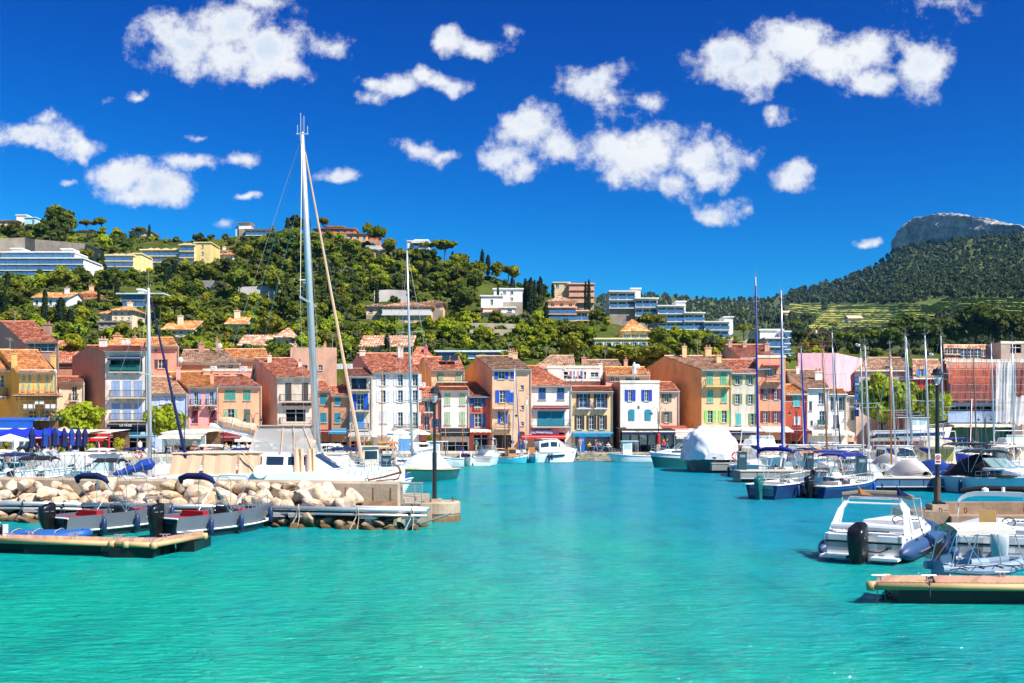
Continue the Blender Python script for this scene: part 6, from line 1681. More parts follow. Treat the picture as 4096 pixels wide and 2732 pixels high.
def hull(root, L, B, fs, fb, m, stripe=None, boot=None, deck=None, tw=.86, full=2.3, rake=.5, draft=.3, well=None, rub=None, n=15, flare=.8, trans_m=None):
 w, z, y = hullf(L, B, fs, fb, tw, full, rake)
 mats = [m, boot or m, stripe or m, trans_m or m]
 q = MB()
 secs = []
 for i in range(n + 1):
  t = i / n; W_, Z_ = w(t), z(t)
  keel = -draft * (1 - t ** 5)
  pr = [(W_, Z_), (W_ * (1 - (1 - flare) * .25), Z_ * .72), (W_ * (1 - (1 - flare) * .62), Z_ * .34), (W_ * flare, .03), (W_ * flare * .78, -.10), (0, keel)]
  full_ = pr + [(-a, b_) for a, b_ in pr[-2::-1]]
  secs.append([q.pt(a, y(t, b_), b_) for a, b_ in full_])
 order = [2, 0, 0, 1, 1, 1, 1, 0, 0, 2] if stripe is not H_GREY else [2, 2, 0, 1, 1, 1, 1, 0, 2, 2]
 for A, Bq in zip(secs, secs[1:]):
  for j in range(10):
   q.f.append([A[j], Bq[j], Bq[j + 1], A[j + 1]][::-1]); q.m.append(order[j]); q.uv.append(None)
 q.f.append(secs[0]); q.m.append(3); q.uv.append(None)
 hb = q.build("hull", mats, root)
 d = MB()
 for i in range(n):
  t0, t1 = i / n, (i + 1) / n
  if well and well[0] <= t0 and t1 <= well[1] + 1e-6:
   for s in (-1, 1):
    o0, o1 = w(t0), w(t1); k0, k1 = max(0, o0 - well[2]), max(0, o1 - well[2])
    a = [(s * o0, y(t0), z(t0)), (s * o1, y(t1), z(t1)), (s * k1, y(t1), z(t1)), (s * k0, y(t0), z(t0))]
    d.face(a if s < 0 else a[::-1])
    f = well[3]
    a = [(s * k0, y(t0), z(t0)), (s * k1, y(t1), z(t1)), (s * k1, y(t1), f), (s * k0, y(t0), f)]
    d.face(a if s < 0 else a[::-1], 1)
   k0, k1 = max(0, w(t0) - well[2]), max(0, w(t1) - well[2])
   d.face([(-k0, y(t0), well[3]), (k0, y(t0), well[3]), (k1, y(t1), well[3]), (-k1, y(t1), well[3])], 2)
  else:
   d.face([(-w(t0), y(t0), z(t0)), (w(t0), y(t0), z(t0)), (w(t1), y(t1), z(t1)), (-w(t1), y(t1), z(t1))])
 if well:
  for t in well[:2]:
   i = round(t * n); t = i / n
   k = max(0, w(t) - well[2])
   d.face([(-k, y(t), well[3]), (k, y(t), well[3]), (k, y(t), z(t)), (-k, y(t), z(t))], 1)
 d.build("deck", [deck or GEL, deck or GEL, M_TEAK if well and len(well) > 4 else (deck or GEL)], root)
 r_ = MB()
 for s in (-1, 1):
  r_.tube([(s * (w(i / n) * (1 if stripe is not H_GREY else .93) + .012), y(i / n), z(i / n) * (1 if stripe is not H_GREY else .38) - .03) for i in range(n + 1)], .035, 5)
 r_.tube([(-w(0), y(0) - .01, z(0) - .03), (w(0), y(0) - .01, z(0) - .03)], .035, 5)
 r_.build("rubbing_strake", rub or GEL, root)
 return w, z, y
def outboard(root, x, y, z, s, m, m2=None, name="outboard_motor"):
 q = MB(); rings = []
 for (hw, h, ln, yo) in ((.07, -.42, .13, .0), (.12, -.22, .20, 0), (.165, .02, .28, -.02), (.195, .28, .31, -.02), (.195, .46, .31, -.02), (.175, .585, .28, 0), (.13, .625, .2, .02), (.03, .63, .05, .02)):
  rings.append([q.pt(x + s * hw * math.copysign(abs(c) ** .45, c), y + s * (yo - .28 + ln * math.copysign(abs(sn) ** .5, sn)), z + s * (h + .25 + .06 * sn * (h > .5))) for c, sn in ((math.cos(2 * math.pi * i / 16), math.sin(2 * math.pi * i / 16)) for i in range(16))])
 q.skin(rings)
 ob = q.build(name, m, root, smooth=True)
 q = MB(); q.box(x - s * .11, x + s * .11, y - s * .42, y - s * .08, z - s * .55, z + s * .25); q.box(x - s * .17, x + s * .17, y - s * .5, y - s * .02, z - s * .42, z - s * .39); q.box(x - s * .13, x + s * .13, y - .02, y + s * .14, z - s * .05, z + s * .35); q.build("leg", m2 or m, ob)
 q = MB()
 for d in (-1, 1): q.box(x + d * s * .187 - .006, x + d * s * .187 + .006, y - s * .5, y - s * .12, z + s * .60, z + s * .62)
 q.build("cowl_trim", M_STEEL, ob)
 return ob
def bimini(root, y0, y1, B, z0, z1, m, folded=False, hoops=3, arch=.16):
 f = MB(); ym = (y0 + y1) / 2
 for i in range(hoops):
  yy = y0 + (y1 - y0) * i / (hoops - 1)
  f.tube([(-B / 2, ym, z0), (-B / 2, yy, z1 - .15), (-B / 2 * .8, yy, z1), (B / 2 * .8, yy, z1), (B / 2, yy, z1 - .15), (B / 2, ym, z0)], .016, 5)
 for s in (-1, 1): f.tube([(s * B / 2, y1, z1 - .15), (s * B / 2, y1 + (.6 if not folded else .2), z0 + .05)], .01, 4)
 b_ = f.build("bimini_frame", M_CHROME, root)
 q = MB(); n = 10; k = 10
 secs = []
 for j in range(n + 1):
  yy = y0 - .06 + (y1 - y0 + .12) * j / n
  row = []
  for i in range(k + 1):
   u = -1 + 2 * i / k
   zz = z1 + .02 - arch * abs(u) ** 3 - .03 * math.sin(math.pi * ((j * 2 / n) % 1)) - (.12 if j in (0, n) else 0)
   row.append((u * (B / 2 + .02), yy, zz))
  secs.append(row)
 if folded:
  q.tube([(-B / 2 - .03, y0 + .1, z1 - .22), (-B / 2 * .92, y0, z1 - .05), (-B * .25, y0 - .03, z1 + .05), (B * .25, y0, z1 + .06), (B / 2 * .92, y0, z1 - .02), (B / 2 + .03, y0 + .1, z1 - .2)], [.07, .11, .12, .13, .11, .06], 8)
 else:
  q.loft(secs); q.loft([[(a, b2, c - .03) for a, b2, c in r_] for r_ in secs])
 q.build("bimini_canvas", m, b_, smooth=True)
 return b_
def rails(root, w, z, y, t0, t1, h=.5, inset=.12, n=8, name="pulpit_rail", r_=.014):
 q = MB(); pl = {}
 for s in (-1, 1):
  pts = []
  for i in range(n + 1):
   t = t0 + (t1 - t0) * i / n
   p = (s * max(.02, w(t) - inset), y(t) - .05, z(t) + h * (.6 + .4 * i / n)); pts.append(p)
   q.tube([(p[0], p[1], z(t)), p], r_ * .9, 4)
  q.tube(pts, r_, 5)
  if h > .4: q.tube([(a, b_, c - h * .4) for a, b_, c in pts], r_ * .6, 4)
  pl[s] = pts
 if t1 > .9: q.tube([pl[-1][-1], pl[1][-1]], r_, 5)
 q.build(name, M_CHROME, root)
def fenders(root, w, z, y, ts, side=1, m=None, s=1.0):
 for t in ts:
  q = MB(); x, yy, zz = side * (w(t) + .11 * s), y(t), z(t) - .42 * s
  q.lathe([(.01, -.30 * s), (.08 * s, -.26 * s), (.1 * s, 0), (.08 * s, .26 * s), (.02, .32 * s)], (x, yy, zz), 8); q.tube([(x, yy, zz + .3 * s), (x - side * .1 * s, yy, zz + .5 * s)], .012, 4)
  q.build("fender", m or M_FEND, root, smooth=True)
def cabin(root, prof, ys, m, tint=M_TINT, name="cabin", win=True, slope=.86, nw=3):
 """superstructure: prof = [(y, z_top, half_width)] from aft to fore, base z in ys"""
 q = MB(); zb = ys
 secs = []
 for (yy, zt, hw) in prof:
  secs.append([(-hw, yy, zb), (-hw * slope, yy, zt - .06), (-hw * slope * .9, yy, zt), (hw * slope * .9, yy, zt), (hw * slope, yy, zt - .06), (hw, yy, zb)])
 q.loft(secs)
 q.f.append([q.pt(p) for p in secs[0]]); q.m.append(0); q.uv.append(None)
 q.f.append([q.pt(p) for p in secs[-1]][::-1]); q.m.append(0); q.uv.append(None)
 c = q.build(name, m, root)
 if win:
  for s in (-1, 1):
   for (A, Bq) in zip(prof, prof[1:]):
    n = max(1, int((Bq[0] - A[0]) / 1.0))
    for i in range(n):
     u0, u1 = (i + .1) / n, (i + .9) / n
     pts = []
     for (u, v) in ((u0, .42), (u1, .42), (u1, .84), (u0, .84)):
      yy = A[0] + (Bq[0] - A[0]) * u; zt = A[1] + (Bq[1] - A[1]) * u - .06; hw = A[2] + (Bq[2] - A[2]) * u
      if zt - zb < .35: break
      pts.append((s * (hw * (1 + (slope - 1) * v) + .012), yy, zb + (zt - zb) * v))
     if len(pts) == 4:
      g = MB(); g.face(pts if s > 0 else pts[::-1]); g.build("side_window", tint, c)
 return c
def front_glass(root, y0, z0, hw0, y1, z1, hw1, n=3, tint=M_TINT, frame=GEL):
 """raked wind-screen from sill (y0,z0) up to brow (y1,z1)"""
 for i in range(n):
  a, b_ = -1 + 2 * (i + .05) / n, -1 + 2 * (i + .95) / n
  g = MB(); bow = lambda u: .18 * (1 - u * u)
  g.face([(a * hw0, y0 + bow(a), z0), (b_ * hw0, y0 + bow(b_), z0), (b_ * hw1, y1 + bow(b_), z1), (a * hw1, y1 + bow(a), z1)][::-1])
  g.build("windscreen", tint, root)
 f = MB()
 f.tube([(u * hw1, y1 + .18 * (1 - u * u), z1) for u in (-1, -.5, 0, .5, 1)], .025, 5); f.tube([(u * hw0, y0 + .18 * (1 - u * u), z0) for u in (-1, -.5, 0, .5, 1)], .02, 5)
 for u in (-1, 1): f.tube([(u * hw0, y0, z0), (u * hw1, y1, z1)], .025, 5)
 f.build("windscreen_frame", frame, root)
def wheel(root, x, y, z, r_=.17):
 q = MB(); q.torus((x, y, z), (0, .8, .6), r_, .018, 14, 5)
 for a in range(3): q.tube([(x, y, z), (x + r_ * math.cos(a * 2.1), y - r_ * .6 * math.sin(a * 2.1), z + r_ * .8 * math.sin(a * 2.1))], .01, 4)
 q.build("steering_wheel", M_BPLAS, root)
def place(name, label, cat, px, Y, heading, group=None, z=0.0):
 return thing(name, label, cat, (wx(px, Y), Y, z), rz=-R(heading), group=group)
def local(root, px, py, Y):
 """a point of the frame at distance Y in the boat's own axes"""
 d = P(px, py, Y) - root.location; a = -root.rotation_euler[2]
 return Vector((d.x * math.cos(a) - d.y * math.sin(a), d.x * math.sin(a) + d.y * math.cos(a), d.z))
def motorboat(label, px, Y, hd, L=5.4, B=2.1, hm=GEL, stripe=None, seat=None, canvas=None, folded=False, motor=M_BPLAS, scr=True, rub=None, fs=.62, fb=.95, fend=(), fm=None, side=1, cover=None, group="small motorboats", console=True, boot=None, inner=GEL, top=1.95, motor_s=.75):
 b_ = place("motorboat", label, "motorboat", px, Y, hd, group)
 w, z, y = hull(b_, L, B, fs, fb, hm, stripe, boot, inner, well=(.0, .8, .26, .22, 1), rub=rub)
 sm = CV[seat] if seat else CV["cream"]
 if cover is None:
  q = MB(); q.box(-B * .32, B * .32, -L * .36, -L * .26, .225, .60); bs = q.build("stern_bench", inner, b_)
  q = MB(); q.box(-B * .36, B * .36, -L * .40, -L * .25, .602, .70); q.box(-B * .3, B * .3, -L * .25, -L * .2, .66, .92); q.build("cushion", sm, bs, smooth=False)
  q = MB(); q.box(-B * .2, B * .2, L * .17, L * .24, .225, .72); fs_ = q.build("bow_seat", inner, b_)
  q = MB(); q.box(-B * .24, B * .24, L * .15, L * .26, .722, .84); q.build("cushion", sm, fs_)
  if console:
   q = MB(); q.loft([[(-.38, 0, .225), (-.36, 0, .9), (-.36, .12, 1.02), (-.3, .5, .9), (-.36, .62, .225)], [(.38, 0, .225), (.36, 0, .9), (.36, .12, 1.02), (.3, .5, .9), (.36, .62, .225)]], caps=True)
   c = q.build("console", H_BLACK if hm in (H_BLACK,) else inner, b_); wheel(c, -.12, -.08, .92)
   g = MB()
   for i in range(4): g.lathe([(.05, 0), (.05, .012), (.001, .013)], (-.25 + i * .16, .02, .96), 8)
   g.build("gauge", M_BPLAS, c)
   if scr:
    g = MB(); g.face([(-.36, .14, 1.02), (.36, .14, 1.02), (.30, .02, 1.42), (-.30, .02, 1.42)]); g.build("windscreen", M_SCREEN, c)
    g = MB(); g.tube([(-.36, .14, 1.02), (-.30, .02, 1.42), (.30, .02, 1.42), (.36, .14, 1.02)], .014, 5); g.build("windscreen_frame", M_CHROME, c)
 else:
  q = MB(); secs = []
  for i in range(13):
   t = .02 + .9 * i / 12; W_ = w(t) + .05; Z_ = z(t); pk = .25 + .75 * math.sin(math.pi * min(1, (t + .15) * .9)) * cover[1]
   secs.append([(u * W_, y(t), Z_ - .06 + (pk * (1 - abs(u) ** 1.8)) + .03 * math.sin(i * 2 + u * 5)) for u in (-1, -.85, -.65, -.4, -.2, 0, .2, .4, .65, .85, 1)])
  q.loft(secs); q.build("tarpaulin", CV[cover[0]], b_, smooth=True)
 if canvas:
  bimini(b_, -L * .22, L * .12, B * .92, z(.4), top, CV[canvas], folded)
 rails(b_, w, z, y, .55, .97, .34)
 if motor: outboard(b_, 0, -L / 2, .42, motor_s, motor)
 if fend: fenders(b_, w, z, y, fend, side, fm)
 return b_
def cruiser(label, px, Y, hd, L=8, B=2.9, hm=GEL, stripe=None, fs=.9, fb=1.5, style="hard", canvas=None, boot=None, top=None, tint=M_TINT, rub=None, fend=(), cm=GEL, motors=0, group="cabin cruisers", name="cabin_cruiser", stripe2=None, mm=GEL):
 b_ = place(name, label, "cabin cruiser", px, Y, hd, group)
 w, z, y = hull(b_, L, B, fs, fb, hm, stripe, boot, GEL, well=(.0, .33, .3, .35, 1), rub=rub)
 zd = fs + .12
 if style == "hard":
  c = cabin(b_, [(-L * .14, zd + 1.45, B * .40), (L * .08, zd + 1.42, B * .38), (L * .20, zd + .55, B * .34), (L * .36, zd + .42, B * .2)], zd, cm, tint)
  front_glass(c, L * .205, zd + .62, B * .30, L * .09, zd + 1.34, B * .30, 3, tint)
  q = MB(); q.box(-B * .36, B * .36, -L * .2, L * .1, zd + 1.455, zd + 1.52); q.build("hardtop", cm, c)
 elif style == "sport":
  c = cabin(b_, [(-L * .38, zd + 1.15, B * .42), (-L * .16, zd + 1.42, B * .41), (L * .02, zd + 1.38, B * .39), (L * .25, zd + .5, B * .35), (L * .42, zd + .3, B * .2)], zd, cm, tint)
  front_glass(c, L * .262, zd + .56, B * .33, L * .04, zd + 1.36, B * .32, 2, tint)
  q = MB(); q.box(-B * .37, B * .37, -L * .34, L * .0, zd + 1.435, zd + 1.5); q.build("hardtop", cm, c)
 elif style == "fly":
  c = cabin(b_, [(-L * .2, zd + 1.4, B * .42), (L * .1, zd + 1.38, B * .40), (L * .2, zd + .6, B * .36), (L * .37, zd + .42, B * .2)], zd, cm, tint)
  front_glass(c, L * .205, zd + .66, B * .32, L * .11, zd + 1.3, B * .32, 3, tint)
  q = MB(); q.box(-B * .42, B * .42, -L * .28, L * .1, zd + 1.405, zd + 1.5); q.build("flybridge_floor", cm, c)
  fb_ = cabin(b_, [(-L * .2, zd + 1.95, B * .36), (L * .0, zd + 2.0, B * .36), (L * .07, zd + 1.6, B * .3)], zd + 1.5, cm, tint, "flybridge", win=False)
  front_glass(fb_, L * .05, zd + 1.9, B * .28, L * .01, zd + 2.25, B * .27, 3, M_SCREEN)
  q = MB(); q.tube([(-B * .4, -L * .22, zd + 1.5), (-B * .38, -L * .2, zd + 2.7), (B * .38, -L * .2, zd + 2.7), (B * .4, -L * .22, zd + 1.5)], .05, 6); q.build("radar_arch", cm, c)
  g = MB(); g.box(-B * .33, B * .33, -L * .203, -L * .2, zd + .2, zd + 1.2); g.build("saloon_door", tint, c)
 elif style == "cuddy":
  c = cabin(b_, [(-L * .02, zd + .55, B * .40), (L * .2, zd + .52, B * .34), (L * .40, zd + .2, B * .14)], zd, cm, tint)
  front_glass(c, L * .10, zd + .56, B * .36, -L * .02, zd + 1.1, B * .34, 3, M_SCREEN, M_CHROME)
  q = MB(); q.box(-B * .3, B * .3, -L * .2, -L * .12, .36, .95); q.build("seat", CV["cream"], b_)
 elif style == "wheel":
  c = cabin(b_, [(-L * .05, zd + 1.55, B * .34), (L * .16, zd + 1.55, B * .32)], zd, cm, tint, slope=.95)
  front_glass(c, L * .175, zd + .8, B * .28, L * .165, zd + 1.42, B * .27, 3, tint)
  q = MB(); q.box(-B * .38, B * .38, -L * .2, L * .2, zd + 1.555, zd + 1.63); q.build("hardtop", cm, c)
  q = MB()
  for s in (-1, 1): q.tube([(s * B * .36, -L * .19, zd), (s * B * .36, -L * .19, zd + 1.55)], .03, 5)
  q.build("post", M_CHROME, c)
 if canvas:
  bimini(b_, -L * .30, -L * .02, B * .8, z(.3), top or zd + 1.7, CV[canvas[0]], len(canvas) > 1)
 if stripe2 is not None:
  q = MB()
  for s in (-1, 1):
   for i in range(4, 10):
    t0, t1 = i / 15, (i + 1) / 15
    q.face([(s * (w(t) * .985 + .02), y(t, z(t) * f), z(t) * f) for (t, f) in ((t0, .55), (t1, .55), (t1, .72), (t0, .72))][::s])
  q.build("hull_window", stripe2, b_)
 rails(b_, w, z, y, .45, .98, .6)
 for i in range(motors): outboard(b_, (i - (motors - 1) / 2) * .62, -L / 2, .5, .85, mm)
 if fend: fenders(b_, w, z, y, fend, 1, None, 1.3)
 return b_
def rig(root, foot, head, m=M_MAST, r_=.07, spread=(.5,), boom=None, sail=None, stays=True, fore=None, aft=None, jib=None, side=1.0, jr=.07):
 """mast with spreaders, boom with furled sail, wires"""
 foot, head = Vector(foot), Vector(head)
 q = MB(); q.tube([foot, foot.lerp(head, .7), head], [r_, r_ * .9, r_ * .6], 8)
 ms = q.build("mast", m, root, smooth=True)
 q = MB()
 for s in spread:
  p = foot.lerp(head, s); wd = side * (1.15 - s * .5)
  q.tube([p + Vector((-wd, -.1, .05)), p, p + Vector((wd, -.1, .05))], r_ * .35, 5)
 if spread: q.build("spreader", m, ms)
 q = MB(); q.tube([head, head + Vector((.03, 0, .9))], .012, 4); q.tube([head + Vector((-.2, 0, .12)), head + Vector((.22, 0, .12))], .015, 4); q.ell(head + Vector((-.2, 0, .18)), .04, .04, .06, n=6, k=4); q.build("masthead_aerial", M_WIRE, ms)
 if stays:
  q = MB()
  for s in (-1, 1):
   last = Vector((s * side, foot.y - .2, foot.z - .1))
   pts = [last] + [foot.lerp(head, sp) + Vector((s * side * (1.15 - sp * .5), -.1, .05)) for sp in spread] + [head]
   q.tube(pts, .011, 3)
  if fore is not None: q.tube([fore, head], .011, 3)
  if aft is not None: q.tube([aft, head], .011, 3)
  q.build("shroud", M_WIRE, ms)
 if boom is not None:
  b0 = foot + (head - foot).normalized() * boom[1]; b1 = b0 + Vector(boom[0])
  q = MB(); q.tube([b0, b1], .055, 6); bo = q.build("boom", m, root)
  if sail:
   q = MB(); k = 12
   q.tube([b0.lerp(b1, i / k) + Vector((0, 0, .12 + .02 * math.sin(i * 2.3))) for i in range(k + 1)], [.2 * (1 - .5 * i / k) * (1 + .1 * math.sin(i * 1.9)) for i in range(k + 1)], 8); q.build("sail_cover", CV[sail], bo)
 if jib is not None and fore is not None:
  f = Vector(fore); q = MB(); k = 10
  a, b_ = f.lerp(head, .03), f.lerp(head, .95)
  q.tube([a.lerp(b_, i / k) for i in range(k + 1)], [jr * (1.15 - .75 * i / k) for i in range(k + 1)], 6); q.build("furled_jib", CV[jib], root)
 return ms
def yacht(label, px, Y, hd, mast, L=8.5, B=2.8, hm=GEL, stripe=None, boot=None, sail="navy", jib=None, mm=M_MAST, r_=.065, spread=(.5,), boom=True, rub=None, deck=GEL, canvas=None, group="moored sailing yachts", fend=(), fm=None, jr=.07, rake=.9, coach=True):
 """mast = (px_top, py_top, px_foot)"""
 if hd > 150: hd += math.degrees(math.atan((px - CX) / F))
 b_ = place("sailing_yacht", label, "sailing yacht", px, Y, hd, group)
 w, z, y = hull(b_, L, B, .85, 1.15, hm, stripe, boot, deck, tw=.68, full=1.9, rake=rake, well=(.05, .3, .45, .35, 1), rub=rub, flare=.72)
 if coach: cabin(b_, [(-L * .16, 1.42, B * .30), (L * .12, 1.38, B * .28), (L * .28, 1.15, B * .14)], .95, deck)
 ft = local(b_, mast[2], 1712, Y); ft.z = 1.2
 hd_ = local(b_, mast[0], mast[1], Y)
 hd_.y = ft.y - .02 * (hd_.z) if abs(hd_.y - ft.y) > 2.5 else hd_.y
 rig(b_, ft, hd_, mm, r_, spread, ((0, -L * .38, .12), 1.0) if boom else None, sail if boom else None, True, Vector((0, L * .48, 1.2)), Vector((0, -L * .48, .95)), jib, B * .42, jr)
 rails(b_, w, z, y, .78, .99, .55); rails(b_, w, z, y, .02, .2, .55, name="pushpit_rail")
 q = MB()
 for s in (-1, 1): q.tube([(s * (w(t) - .1), y(t), z(t) + .5) for t in (.2, .4, .6, .78)], .008, 4); [q.tube([(s * (w(t) - .1), y(t), z(t)), (s * (w(t) - .1), y(t), z(t) + .52)], .012, 4) for t in (.32, .46, .62)]
 q.build("guard_wire", M_CHROME, b_)
 if canvas:
  q = MB(); n = 6
  q.loft([[(-B * .34 * c, -L * .17 + dy, .95 + 1.0 * s_) for (c, s_) in ((1, 0), (.95, .6), (.6, .95), (0, 1.05), (-.6, .95), (-.95, .6), (-1, 0))] for dy in (0, .5, .9)]); q.build("spray_hood", CV[canvas], b_)
 if fend: fenders(b_, w, z, y, fend, 1, fm, 1.3); fenders(b_, w, z, y, fend, -1, fm, 1.3)
 return b_
def pointu(label, px, Y, hd, L=5.6, B=2.1, hm=H_TURQ, mast=None, cover=None, cab=False, rub=M_WOODM, boot=H_RED, stripe=None):
 b_ = place("fishing_boat", label, "fishing boat", px, Y, hd, "traditional wooden fishing boats")
 w, z, y = hull(b_, L, B, .72, 1.05, hm, stripe or GEL, boot, GEL, tw=.5, full=2.0, rake=.25, well=(.15, .75, .3, .3, 1), rub=rub, flare=.7)
 q = MB(); q.tube([(0, y(1) + .02, .5), (0, y(1) + .08, z(1) + .4)], .06, 6); q.build("stem_post", GEL, b_)
 for t in (.3, .5, .7):
  q = MB(); q.box(-w(t), w(t), y(t) - .12, y(t) + .12, z(t) - .14, z(t) - .08); q.build("thwart", M_WOODM, b_)
 if cover:
  q = MB(); secs = []
  for i in range(9):
   t = .08 + .8 * i / 8; W_ = w(t) + .03
   secs.append([(u * W_, y(t), z(t) + .05 + .55 * (1 - abs(u)) * math.sin(math.pi * (i + 1) / 10)) for u in (-1, -.6, -.2, .2, .6, 1)])
  q.loft(secs); q.build("tarpaulin", CV[cover], b_)
 if cab:
  cabin(b_, [(-L * .12, 1.75, B * .3), (L * .12, 1.75, B * .28)], .7, M_WOODM if cab == "wood" else GEL, M_TINT)
 if mast:
  ft = local(b_, mast[2], 1712, Y); ft.z = .7; hd_ = local(b_, mast[0], mast[1], Y); hd_.y = ft.y
  rig(b_, ft, hd_, M_WOODM, .055, (), ((0, -L * .4, .1), .9), mast[3] if len(mast) > 3 else None, True, Vector((0, L * .48, 1.0)), None, None, B * .4)
 return b_
def rib(label, px, Y, hd, L=7, B=2.8, tm=M_TUBE, hm=GEL, motor=M_BPLAS, arch="split", ms=1.5, screen=True, group="rigid inflatable boats"):
 b_ = place("inflatable_boat", label, "inflatable boat", px, Y, hd, group)
 r_ = .29
 for s in (-1, 1):
  q = MB(); pts = []
  for i in range(15):
   t = i / 14; xx = (B / 2 - r_) * (1 - max(0, (t - .55) / .45) ** 2.6); pts.append((s * max(.0, xx), -L / 2 - .25 + (L + .1) * (t if t < .55 else .55 + .45 * math.sin((t - .55) / .45 * 1.35) / math.sin(1.35)), .32 + .42 * max(0, t - .3) ** 1.6))
  q.tube(pts, [.05] + [r_ * .8] + [r_] * 12 + [r_ * .95], 14)
  tb = q.build("buoyancy_tube", tm, b_, smooth=True)
  k = MB(); k.tube([(p[0] + s * (r_ + .0), p[1], p[2] - .02) for p in pts[2:13]], .035, 6); k.build("rub_strip", H_GREY, tb)
  for i in (3, 6, 9):
   k = MB(); p = pts[i]; k.tube([(p[0] + s * .1, p[1] - .2, p[2] + r_ * .95), (p[0] + s * .1, p[1], p[2] + r_ * 1.15), (p[0] + s * .1, p[1] + .2, p[2] + r_ * .95)], .02, 5); k.build("grab_handle", M_BPLAS, tb)
 q = MB(); secs = []
 for i in range(9):
  t = i / 8; W_ = (B / 2 - r_ * 1.2) * (1 - max(0, (t - .5) / .5) ** 2.4) + .02; yy = -L / 2 + L * .95 * t
  secs.append([(-W_, yy, .62 + .25 * t * t), (-W_ * .9, yy, .1 + .3 * t * t), (0, yy, -.3 + .5 * t ** 3), (W_ * .9, yy, .1 + .3 * t * t), (W_, yy, .62 + .25 * t * t)])
 q.loft(secs); q.f.append([q.pt(p) for p in secs[0]][::-1]); q.m.append(0); q.uv.append(None)
 q.build("hull", hm, b_)
 W_ = B / 2 - r_ * 1.2
 q = MB(); q.box(-W_, W_, -L * .5, L * .12, .3, .36); q.box(-W_, -W_ + .12, -L * .5, L * .1, .362, .8); q.box(W_ - .12, W_, -L * .5, L * .1, .362, .8); q.box(-W_ * .98, -.42, -L * .5, -L * .46, .362, .78); q.box(.42, W_ * .98, -L * .5, -L * .46, .362, .78); q.build("deck", hm, b_)
 q = MB(); q.loft([[(-W_, L * .1, .62), (-W_ * .9, L * .1, .9), (W_ * .9, L * .1, .9), (W_, L * .1, .62)], [(-W_ * .5, L * .34, .78), (-W_ * .4, L * .34, .95), (W_ * .4, L * .34, .95), (W_ * .5, L * .34, .78)], [(-.1, L * .44, .86), (-.1, L * .44, .92), (.1, L * .44, .92), (.1, L * .44, .86)]], caps=True); q.build("foredeck", hm, b_)
 q = MB(); q.box(-W_ * .95, W_ * .95, -L * .44, -L * .36, .362, .72); st = q.build("stern_bench", hm, b_)
 q = MB(); q.tube([(-W_ * .95, -L * .42, .98), (0, -L * .43, 1.0), (W_ * .95, -L * .42, .98)], [.1, .12, .1], 10); q.box(-W_ * .95, W_ * .95, -L * .44, -L * .36, .722, .8); q.build("cushion", mat("rib_cushion", (.62, .64, .66), .6, .05), st, smooth=False)
 q = MB(); q.box(-W_ * .99, W_ * .99, -L * .502, -L * .498, .55, .6); q.build("transom_trim", M_BPLAS, b_)
 q = MB(); q.box(-W_ * 1.0, -.35, -L * .5 - .55, -L * .5, .12, .2); q.box(.35, W_ * 1.0, -L * .5 - .55, -L * .5, .12, .2); q.build("swim_platform", hm, b_)
 q = MB(); q.loft([[(.0, -.3, .36), (.0, -.3, 1.0), (.0, -.1, 1.12), (.0, .3, 1.05), (.0, .5, .36)], [(.95, -.3, .36), (.95, -.3, 1.0), (.95, -.1, 1.12), (.95, .3, 1.05), (.95, .5, .36)]], caps=True)
 c = q.build("console", hm, b_, loc=(.05, 0, 0)); wheel(c, .3, -.38, 1.02, .19)
 q = MB()
 for i in range(4): q.lathe([(.055, 0), (.055, .014), (.001, .015)], (.45 + i * .13, -.2, 1.06), 10)
 q.build("gauge", M_BPLAS, c)
 if screen:
  g = MB(); g.face([(-.02, .02, 1.12), (.98, .02, 1.12), (.92, -.1, 1.72), (.04, -.1, 1.72)]); g.build("windscreen", M_SCREEN, c)
  g = MB(); g.tube([(-.02, .02, 1.05), (.04, -.1, 1.72), (.92, -.1, 1.74), (.98, .02, 1.05)], .025, 6); g.build("windscreen_frame", M_CHROME, c)
 yb = -L * .36
 if arch == "split":
  q = MB()
  for s in (-1, 1):
   for (d0, d1) in ((-.32, -.1), (.3, .12)):
    q.loft([[(s * (W_ + .02) - .07, yb + d0 - .09, .7), (s * (W_ + .02) + .07, yb + d0 - .09, .7), (s * (W_ + .02) + .07, yb + d0 + .12, .7), (s * (W_ + .02) - .07, yb + d0 + .12, .7)], [(s * (W_ - .16) - .05, yb + .3 + d1 - .08, 1.50), (s * (W_ - .16) + .05, yb + .3 + d1 - .08, 1.50), (s * (W_ - .16) + .05, yb + .3 + d1 + .1, 1.50), (s * (W_ - .16) - .05, yb + .3 + d1 + .1, 1.50)]], closed=True)
   q.loft([[(s * (W_ - .16) - .07, yb + .12, 1.45), (s * (W_ - .16) + .07, yb + .12, 1.45), (s * (W_ - .16) + .07, yb + .55, 1.50), (s * (W_ - .16) - .07, yb + .55, 1.50)], [(s * (W_ - .3) - .05, yb + .3, 1.72), (s * (W_ - .3) + .05, yb + .3, 1.72), (s * (W_ - .3) + .05, yb + .5, 1.72), (s * (W_ - .3) - .05, yb + .5, 1.72)]], closed=True)
  q.tube([(-W_ + .3, yb + .4, 1.66), (W_ - .3, yb + .4, 1.66)], .03, 6); a = q.build("arch", hm, b_)
  q = MB(); q.tube([(-W_ + .25, yb + .4, 1.68), (-W_ + .4, yb + .45, 1.86), (W_ - .4, yb + .45, 1.86), (W_ - .25, yb + .4, 1.68)], .035, 8); q.tube([(-W_ + .4, yb + .5, 1.80), (W_ - .4, yb + .5, 1.80)], .02, 6); q.build("arch_bar", M_CHROME, a)
